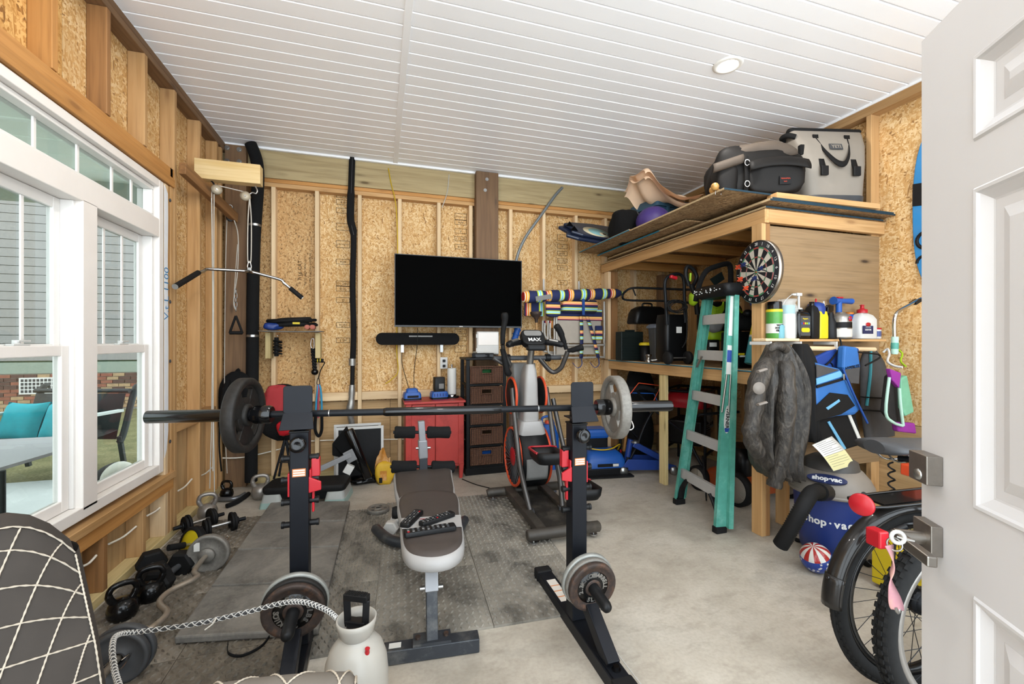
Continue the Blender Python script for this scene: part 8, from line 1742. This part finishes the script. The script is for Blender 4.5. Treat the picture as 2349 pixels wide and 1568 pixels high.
for i in range(60):
    z = rs_.uniform(-1,.3); a = rs_.uniform(0,2*PI); s_ = math.sqrt(1-z*z); n0 = TB.to_3x3() @ V((s_*math.cos(a),s_*math.sin(a),z))
    if n0.dot(cv) < .15: continue
    st_ = [((.0085 if k % 2 == 0 else .0036)*math.sin(k*PI/5),(.0085 if k % 2 == 0 else .0036)*math.cos(k*PI/5)) for k in range(10)]
    obj('star', MB().prism(st_, .0006, AX(BC+n0*(BR-.0002), n0)), 'ball_white', sbl, world=True)
# ---------------------------------------------------------------- two bicycles, mostly behind the door
BD = V((.99,-.14,0)).normalized(); BNm = V((BD.y,-BD.x,0))   # BNm points to the camera side
plain('tyre','#232323',.85,0,.2,50,.3); plain('rim_silver','#9a958f',.35,.5,.06,12); plain('fender','#2a2725',.3,0,.12,10,coat=.25); plain('frame_black','#0f0f10',.3,0,.05,10,coat=.3)
def bike(hub, R_, rw, lb, knob, rimm, front_x=1.08):
    b_ = thing('bicycle', lb, 'bicycle', (hub.x,hub.y,0), 0, 'bicycles'); 
    for wi_, h in enumerate((hub, hub+BD*front_x)):
        T_ = Matrix((BD, V((0,0,1)), BD.cross(V((0,0,1))))).transposed().to_4x4(); T_.translation = h
        w_ = obj('tyre', MB().torus(R_-rw,rw,T_,64,12), 'tyre', b_, world=True)
        kn_ = MB(); nk = 70
        for i in range(nk):
            a = 2*PI*i/nk
            for q in ((-.62,-.22,.22,.62) if knob else (-.75,-.4,.4,.75)):
                off = (PI/nk if abs(q) < .5 else 0); rr = R_-rw+rw*math.cos(q)*.98; kn_.box((rr,0,rw*math.sin(q)),(.012 if knob else .006,.017 if knob else .02,.011 if knob else .006),(0,-q,0),T_ @ Matrix.Rotation(a+off,4,'Z'))
        o_ = obj('tread_blocks', kn_, 'tyre', w_, world=True, kind='stuff')
        if not knob: obj('tread_rib', MB().torus(R_-.001,.009,T_,64,6), 'tyre', w_, world=True)
        obj('wheel_rim', MB().lathe([(R_-2.0*rw-.022,-.013),(R_-2*rw+.004,-.016),(R_-2*rw+.004,.016),(R_-2*rw-.022,.013),(R_-2*rw-.022,-.013)],60,T_), rimm, b_, world=True)
        obj('hub', MB().tube([T_ @ V((0,0,-.06)),T_ @ V((0,0,-.05)),T_ @ V((0,0,.05)),T_ @ V((0,0,.06))],[.02,.045,.045,.02],16), 'black_metal', b_, world=True)
        for i in range(28):
            a = 2*PI*i/28; s = 1 if i % 2 else -1; a2 = a+(.5 if (i//2) % 2 else -.5); obj('spoke', MB().tube([T_ @ V((.04*math.cos(a2),.04*math.sin(a2),s*.035)), T_ @ V(((R_-2*rw-.01)*math.cos(a),(R_-2*rw-.01)*math.sin(a),0))],.0014,4), 'black_metal', b_, world=True)
    T_ = Matrix((BD, V((0,0,1)), BD.cross(V((0,0,1))))).transposed().to_4x4(); T_.translation = hub
    crank = hub+BD*.44-V((0,0,.04)); seat = hub+BD*.34+V((0,0,.46)); headt = hub+BD*.92+V((0,0,.46))
    for s in (-1,1):
        for e in (crank, seat): obj('stay', MB().tube([T_ @ V((0,0,s*.065)), e+BNm*s*.03],.010,8), 'frame_black', b_, world=True)
        obj('fork_leg', MB().tube([hub+BD*front_x+BNm*s*.06, headt+BNm*s*.05+BD*.02],.014,8), 'frame_black', b_, world=True)
    for a, c_, r_ in ((crank,seat,.018),(crank,headt,.026),(seat,headt+V((0,0,.05)),.02),(seat,seat-BD*.04+V((0,0,.09)),.014)): obj('frame_tube', MB().tube([a,c_],r_,10), 'frame_black', b_, world=True)
    obj('cassette', MB().lathe([(.0001,-.02),(.05,-.02),(.03,.02),(.0001,.02)],20,T_ @ TR((0,0,.05))), 'black_metal', b_, world=True); obj('chainring', MB().lathe([(.0001,-.003),(.08,-.003),(.08,.003),(.0001,.003)],28,AX(crank+BNm*.05,BNm)), 'black_metal', b_, world=True)
    if not knob:
        obj('handlebar', MB().tube(spline([headt+V((0,0,.18))+BNm*.32-BD*.1,headt+V((0,0,.2))+BNm*.15,headt+V((0,0,.19)),headt+V((0,0,.2))-BNm*.15,headt+V((0,0,.18))-BNm*.32-BD*.1],4),.013,8).tube([headt,headt+V((0,0,.2))],.014,8), 'frame_black', b_, world=True)
    return b_, T_, seat
h1 = V((2.0,1.16,.35))
b1, T1, s1 = bike(h1, .35, .027, 'black city bicycle with a rear fender and a red reflector', False, 'frame_black')
# fender over the rear wheel
def fen(a0, a1, n_=18, w=.036, r=.375):
    mb = MB(); vs = []; fs = []; m_ = 8
    for i in range(n_+1):
        a = a0+(a1-a0)*i/n_
        for j in range(m_+1):
            q = -PI/2*.95+PI*.95*j/m_; rr = r-.030+.034*math.cos(q); vs.append(T1 @ V((rr*math.cos(a),rr*math.sin(a),w*math.sin(q))))
    for i in range(n_):
        for j in range(m_): fs.append((i*(m_+1)+j,i*(m_+1)+j+1,(i+1)*(m_+1)+j+1,(i+1)*(m_+1)+j))
    return mb.add(vs, fs, True)
obj('rear_fender', fen(R(55), R(168)), 'fender', b1, world=True, solid=.002); obj('fender_flap', fen(R(162), R(180), 6, .040, .379), 'fender', b1, world=True, solid=.002)
obj('fender_bolt', MB().ball(T1 @ V((.384*math.cos(R(164)),.384*math.sin(R(164)),0)),.007,8,6), 'black_gloss', b1, world=True)
rkz = .735
rc0 = h1-BD*.20+V((0,0,rkz-.35)); rc1 = h1+BD*.30+V((0,0,rkz-.35+.02))
for s in (-1,1): obj('rack_rail', MB().tube(spline([rc0+BNm*s*.02-BD*.03,rc0+BNm*s*.06+BD*.02,rc1+BNm*s*.06],4),.006,8), 'frame_black', b1, world=True); obj('rack_strut', MB().tube([T1 @ V((0,0,s*.07)),rc0+BD*.22+BNm*s*.06],.006,8), 'frame_black', b1, world=True)
obj('rack_deck', MB().bar(rc0+BD*.03,rc1,.09,.008), 'frame_black', b1, world=True)
rfc = PD(1976,1157,1.60)
obj('reflector', MB().lathe([(.0001,.010),(.036,.008),(.040,.003),(.041,-.004),(.0001,-.006)],32,AX(rfc,(-BD*.8+BNm*.35))), 'red_plastic', b1, world=True); obj('reflector_mount', MB().tube([rfc+BD*.01+V((0,0,.04)),rc0+BD*.0],.008,8), 'black_plastic', b1, world=True)
tlc = PD(2012,1232,1.55)
tl_ = obj('tail_light', MB().box((0,0,0),(.04,.055,.062),(0,0,math.atan2(BD.y,BD.x)),Matrix.Translation(tlc)), 'red_plastic', b1, world=True, bevel=.006); obj('light_mount', MB().tube([tlc+BD*.015,tlc+BD*.12+V((0,0,.03))],.012,8), 'black_plastic', b1, world=True)
# saddle
sc0 = PD(2062,1022,1.98)
sd_ = obj('saddle', MB().loft([[sc0+BD*x+BNm*(w*math.cos(q))+V((0,0,.032*math.sin(q)*(1.0 if math.sin(q) > 0 else .9))) for q in [2*PI*j/20 for j in range(20)]] for x, w in ((-.135,.05),(-.12,.11),(-.06,.125),(.0,.11),(.06,.07),(.13,.035),(.15,.02))]), 'gray_dark', b1, world=True)
text('zero', .035, 'black_print', sd_, face(sc0+BNm*.121+V((0,0,-.004))-BD*.05,BNm))
for s in (-1,1): obj('saddle_rail', MB().tube(spline([sc0+BD*-.09+BNm*s*.03-V((0,0,.03)),sc0+BD*-.04+BNm*s*.025-V((0,0,.065)),sc0+BD*.06+BNm*s*.02-V((0,0,.06)),sc0+BD*.1-V((0,0,.025))],4),.005,6), 'chrome', b1, world=True)
obj('seat_post', MB().tube([s1+V((0,0,.05)),sc0-V((0,0,.06))],.015,10), 'black_metal', b1, world=True); o = obj('seat_light', MB().box(PD(2092,1078,1.86),(.05,.06,.05),(0,0,math.atan2(BD.y,BD.x))), 'orange_red', b1, world=True, bevel=.006)
obj('seat_coil', MB().tube([PD(2045,1060,1.93)+V((.012*math.cos(i*.9),.012*math.sin(i*.9),-.006*i)) for i in range(34)],.004,5), 'black_rubber', b1, world=True)
h2 = V((1.965,.975,.36)); b2, T2, s2_ = bike(h2, .36, .032, 'nearest mountain bicycle with a knobbly tyre at the door edge', True, 'rim_silver')
solo('yellow_crate', MB().bb(2.62,2.95,1.42,1.44,.02,.26).bb(2.62,2.64,1.44,1.7,.02,.26).bb(2.93,2.95,1.44,1.7,.02,.26).bb(2.64,2.93,1.44,1.7,.02,.035).bb(2.64,2.93,1.68,1.7,.02,.26), 'yellow', 'yellow plastic crate on the floor behind the bicycles', 'crate', (2.78,1.56,.0), bevel=.004)
# ---------------------------------------------------------------- door
E0 = V((1.188,.666,0)); DD = V((-.54,-.8417,0)).normalized(); DN = V((-DD.y,DD.x,0)); DN = DN if DN.dot(-E0) > 0 else -DN   # DN faces the camera
dr_ = sgroup('door_1', E0)
TDo = Matrix((DD, V((0,0,1)), DN)).transposed().to_4x4(); TDo.translation = E0
if TDo.to_3x3().determinant() < 0: TDo = Matrix((DD, V((0,0,1)), -DN)).transposed().to_4x4(); TDo.translation = E0
SG = 1 if (TDo.to_3x3() @ V((0,0,1))).dot(DN) > 0 else -1
W_, Hd = .86, 2.043; th_ = .044
PANX = ((.157,.375),(.485,.703)); PANZ = ((1.743,1.908),(1.03,1.652),(.20,.861))
mb = MB()
xs_ = [0,.157,.375,.485,.703,W_]; zs_ = [.008,.20,.861,1.03,1.652,1.743,1.908,Hd]
for i in range(5):
    for j in range(7):
        rec = i in (1,3) and j in (1,3,5)
        mb.bb(xs_[i],xs_[i+1],zs_[j],zs_[j+1],SG*(-.012) if rec else 0,-SG*th_,TDo)
obj('leaf', mb, 'door_white', dr_, world=True)
for (x0, x1) in PANX:
    for (z0, z1) in PANZ:
        fm3 = MB()   # moulded frame then raised field
        def rg_(k, d): return [(x0+k,z0+k,d),(x1-k,z0+k,d),(x1-k,z1-k,d),(x0+k,z1-k,d)]
        prof = ((.0,-.0),(.004,.004),(.010,.0035),(.014,-.001),(.030,-.011),(.034,-.0118))
        fm3.loft([[(a,b,SG*c) for a,b,c in rg_(k,d)] for k, d in prof], False, False, TDo); obj('panel_moulding', fm3, 'door_white', dr_, world=True)
        obj('raised_field', MB().loft([[(a,b,SG*c) for a,b,c in rg_(k,d)] for k, d in ((.052,-.0118),(.075,-.004),(.076,-.0038))], False, True, TDo), 'door_white', dr_, world=True)
def dbox(x0, x1, z0, z1, d0, d1, nm, m, par, bev=.002): return obj(nm, MB().bb(x0,x1,z0,z1,SG*d0,SG*d1,TDo), m, par, world=True, bevel=bev)
plain('brushed','#a7a098',.38,.9,.1,40)
hw_ = sgroup('door_hardware', E0); hw_.parent = dr_; hw_.location = (0,0,0); del hw_['kind']
bo_ = dbox(.010,.072,1.045,1.108,0,.030,'deadbolt_plate','brushed',dr_); obj('key_cylinder', MB().lathe([(.0001,.004),(.011,.004),(.012,0)],20,TDo @ TR((.045,1.062,SG*.030),(0 if SG > 0 else PI,0,0))), 'steel', bo_, world=True)
dbox(.010,.072,.893,.958,0,.022,'lever_rose','brushed',dr_)
lv_ = obj('lever', MB().tube([TDo @ V((.045,.922,SG*.022)),TDo @ V((.045,.922,SG*.075))],.014,18).bar(TDo @ V((.040,.922,SG*.070)),TDo @ V((.165,.920,SG*.070)),.018,.022), 'nickel', dr_, world=True, bevel=.003)
bpy.data.objects.remove(hw_)
# pink wrist lanyard and key
kl = thing('key_lanyard', 'pink wrist lanyard with a white key hanging from the door lever', 'key', TDo @ V((.04,.75,SG*.1)))
k0 = PD(2062,1232,.86); k1 = PD(2045,1240,.86)
obj('key_head', MB().torus(.011,.004,AX(PD(2060,1232,.855),(-.5,-.8,.1)),18,6).bar(PD(2066,1233,.855),PD(2090,1238,.87),.012,.003), 'white_plastic', kl, world=True); obj('split_ring', MB().torus(.012,.0018,AX(PD(2052,1248,.86),(-.9,-.3,.2)),20,6), 'steel', kl, world=True)
plain('lanyard_pink','#e7a9b4',.8,0,.25,12,dirt='#ead29a')
lp_ = spline([PD(2040,1250,.86),PD(2050,1290,.86),PD(2043,1330,.86),PD(2052,1370,.86),PD(2058,1398,.86)],6); n_ = len(lp_)
obj('strap', MB().grid(lambda u,v: (lambda p: p+V(((v-.5)*.016*(.5+abs(math.cos(u*4))),(v-.5)*.012*math.sin(u*5),0)))(lp_[min(n_-1,int(u*(n_-1)+.5))]), n_-1, 2), 'lanyard_pink', kl, world=True, solid=.002); obj('end_clasp', MB().tube(spline([PD(2054,1392,.86),PD(2060,1405,.86),PD(2064,1395,.86)],3),.003,6), 'steel', kl, world=True)
# ---------------------------------------------------------------- pump sprayer with a braided hose
SC_ = V((-.075,1.52,0)); sy = thing('pump_sprayer', 'white pump sprayer tank with a black handle between bench and armchair', 'pump sprayer', SC_)
plain('tank_white','#c4c0b7',.35,0,.04,6)
obj('tank', MB().lathe([(.085,.0),(.095,.01),(.102,.10),(.102,.25),(.097,.30),(.083,.34),(.06,.368),(.042,.38),(.04,.385)],36), 'tank_white', sy)
obj('funnel', MB().lathe([(.044,.375),(.055,.39),(.062,.42),(.064,.438),(.060,.438),(.056,.415),(.044,.392),(.036,.385)],36,None,True,False), 'tank_white', sy)
hn = obj('pump_cap', MB().tube([(0,0,.375),(0,0,.42)],.032,16), 'black_plastic', sy)
TH_ = TR((0,0,0),(0,0,R(-28)))
obj('handle', MB().bar(TH_ @ V((-.032,0,.415)),TH_ @ V((-.036,0,.50)),.02,.022).bar(TH_ @ V((.032,0,.415)),TH_ @ V((.036,0,.50)),.02,.022).bar(TH_ @ V((-.043,0,.505)),TH_ @ V((.043,0,.505)),.026,.022).bar(TH_ @ V((-.036,0,.42)),TH_ @ V((.036,0,.42)),.03,.02), 'black_plastic', sy, bevel=.003)
for i in range(12): obj('grip_rib', MB().box(TH_ @ V((-.032+.0058*i,0,.5165)),(.003,.024,.004),(0,0,R(-28))), 'black_rubber', hn)
vl = SC_*0+V((.032,-.052,.335)); obj('relief_valve', MB().tube([vl-V((0,0,.012)),vl+V((.002,-.006,.012))],.012,12), 'black_plastic', sy); obj('valve_tip', MB().tube([vl+V((.002,-.006,.012)),vl+V((.003,-.009,.022)),vl+V((.003,-.010,.026)),vl+V((.004,-.011,.034))],[.008,.008,.006,.008],12), 'red_plastic', sy)
hz2 = spline([PD(773,1418,1.44),PD(748,1398,1.46),PD(700,1381,1.49),PD(650,1382,1.52),PD(560,1405,1.55),PD(450,1430,1.57),PD(330,1447,1.57),PD(272,1455,1.52),PD(258,1480,1.45),PD(262,1530,1.36),PD(272,1568,1.30),PD(285,1600,1.26)],26)
t = NT('braid').pr(.5); wv = t.n('ShaderNodeTexChecker', i_Scale=95.0); t.l(t.coord((1,1,1),(.5,.4,.7),False), wv.inputs['Vector']); wv.inputs[1].default_value = lin('#d6d2ca'); wv.inputs[2].default_value = lin('#2c2c2c'); t.col(wv.outputs[0])
hse = obj('hose', MB().tube(hz2, .0075, 8), 'gray_dark', sy, world=True)
br_ = MB()
for sgn in (1,-1):
    for ph in (0,PI):
        br_.tube([p+(frame(hz2[min(i+1,len(hz2)-1)]-hz2[max(i-1,0)])[0]*math.cos(i*.75*sgn+ph)+frame(hz2[min(i+1,len(hz2)-1)]-hz2[max(i-1,0)])[1]*math.sin(i*.75*sgn+ph))*.0075 for i, p in enumerate(hz2)], .0019, 4)
obj('braid', br_, 'white_plastic', hse, world=True, kind='stuff'); obj('knot', MB().tube(spline([PD(490,1425,1.55),PD(495,1418,1.55),PD(488,1430,1.54),PD(470,1444,1.53)],4),.003,5), 'cord_white', hse, world=True)
# ---------------------------------------------------------------- tufted armchair, lower left
plain('velvet_shaded','#48423d',.95,0,.15,9,.1); plain('velvet_lit','#7d766d',.95,0,.12,9,.1); plain('piping_cord','#cfc3b1',.8,0,.12,60)  # one velvet in two tones: light on the arm is put into the colour
ac = thing('tufted_armchair', 'grey velvet armchair with pale diamond cord stitching at lower left', 'armchair', (-.75,1.0,0))
def bkf(u, v, s=0.0):
    """back cushion face: u from far right edge to near left, v up"""
    z = .40+.50*v; e = (1-max(0,(v-.72)/.28)**2*.30*max(0,1-u*3.2)) 
    f0_ = V((-.655,1.325,0)).lerp(V((-.80,1.47,0)), v*.95); d_ = V((-.80,-.60,0)).normalized()
    bul = .05*math.sin(PI*min(1,max(0,u)))*1.0
    z = z-.12*max(0,1-u*4.5)**2*max(0,(v-.35)/.65)
    p = f0_+d_*(.62*u); n_ = V((.60,-.80,0))*1.0
    return V((p.x,p.y,z))+n_*(bul+s)
obj('back_front', MB().grid(lambda u,v: bkf(u,v), 16, 14), 'velvet_shaded', ac, world=True)
obj('back_rear', MB().grid(lambda u,v: bkf(v,u)+V((-.08,.11,0)), 14, 16), 'velvet_shaded', ac, world=True)
obj('back_edge', MB().grid(lambda u,v: bkf(0,u).lerp(bkf(0,u)+V((-.08,.11,0)),v)+V((.012,.012,0))*math.sin(PI*v), 14, 5).grid(lambda u,v: bkf(u,1).lerp(bkf(u,1)+V((-.08,.11,0)),v)+V((0,0,.02))*math.sin(PI*v), 16, 5), 'velvet_shaded', ac, world=True)
def cordline(fn, n_=22, r=.0022):
    P_ = [fn(i/n_) for i in range(n_+1)]; D2 = []
    for i in range(n_): D2 += [P_[i].lerp(P_[i+1],k/3) for k in range(3)]
    return MB().tube(D2+[P_[-1]], [(r*1.25 if i % 2 else r*.7) for i in range(len(D2)+1)], 6)
for c in (.04,.16,.28,.40,.52,.64,.76,.88,1.0,1.12,1.24):
    def fn(t_, c=c): v = t_; u = (c-.36*v); return bkf(min(1,max(0,u)), v, .002)
    ts = [t_/40 for t_ in range(41) if 0 <= c-.36*t_/40 <= 1]
    if len(ts) > 3: obj('cord_stitch', cordline(lambda q: fn(ts[0]+(ts[-1]-ts[0])*q)), 'piping_cord', ac, world=True)
for c in (-.1,.06,.22,.38,.54,.70,.86):
    obj('cord_stitch', cordline(lambda q, c=c: bkf(q, max(0,min(1,c+.22*q)), .002)), 'piping_cord', ac, world=True)
obj('edge_cord', cordline(lambda q: bkf(0,q)+V((.004,-.004,0)), 22), 'piping_cord', ac, world=True); obj('edge_cord', cordline(lambda q: bkf(q,1)+V((.002,-.002,.004)), 22), 'piping_cord', ac, world=True)
# arm
aP = [PD(250,1640,.93),PD(330,1566,.99),PD(470,1535,1.03),PD(620,1515,1.05),PD(760,1506,1.05),PD(806,1512,1.045)]
aS = spline(aP,5); nA = len(aS)
def armf(u, v): 
    fi = u*(nA-1); i0 = min(nA-2,int(fi)); p = aS[i0].lerp(aS[i0+1],fi-i0); q = R(-20+200*v); e = math.sqrt(max(.05,1-max(0,(u-.86)/.14)**2.2))
    return p+V((.02,-.075,-.075))+V((0,-.07*math.cos(q)*-1*-1*e+.0,.075*math.sin(q)*e))
obj('arm_top', MB().grid(armf, nA-1, 12), 'velvet_lit', ac, world=True)
obj('arm_front', MB().bb(aS[-1].x-.02,aS[-1].x+.01,aS[-1].y-.14,aS[-1].y-.01,.12,aS[-1].z-.09), 'velvet_lit', ac, world=True, bevel=.012)
obj('arm_side', MB().grid(lambda u,v: (lambda p: V((p.x+.02,p.y-.146+.0*v,.10+(p.z-.20)*v)))(aS[min(nA-1,int(u*(nA-1)+.5))]), nA-1, 3), 'velvet_lit', ac, world=True); obj('arm_outer', MB().grid(lambda u,v: (lambda p: V((p.x+.02,p.y-.004,.10+(p.z-.18)*v)))(aS[min(nA-1,int((1-u)*(nA-1)+.5))]), nA-1, 3), 'velvet_lit', ac, world=True)
for c in (.05,.22,.39,.56,.73):
    for s in (1,-1):
        obj('cord_stitch', cordline(lambda q, c=c, s=s: armf(min(.97,max(.0,c+.17*q)), (.12+.76*q) if s > 0 else (.88-.76*q))+V((0,0,.002)), 14), 'piping_cord', ac, world=True)
obj('edge_cord', cordline(lambda q: armf(.93, .05+.9*q)+V((.002,0,.002)), 16), 'piping_cord', ac, world=True)
obj('seat', MB().box((-.55,.95,.36),(.60,.55,.16),(0,0,R(-15))), 'velvet_lit', ac, world=True, bevel=.04, seg=3); obj('base', MB().lathe([(.22,0),(.22,.02),(.03,.05),(.03,.28)],24,TR((-.55,.95,0))), 'black_metal', ac, world=True)
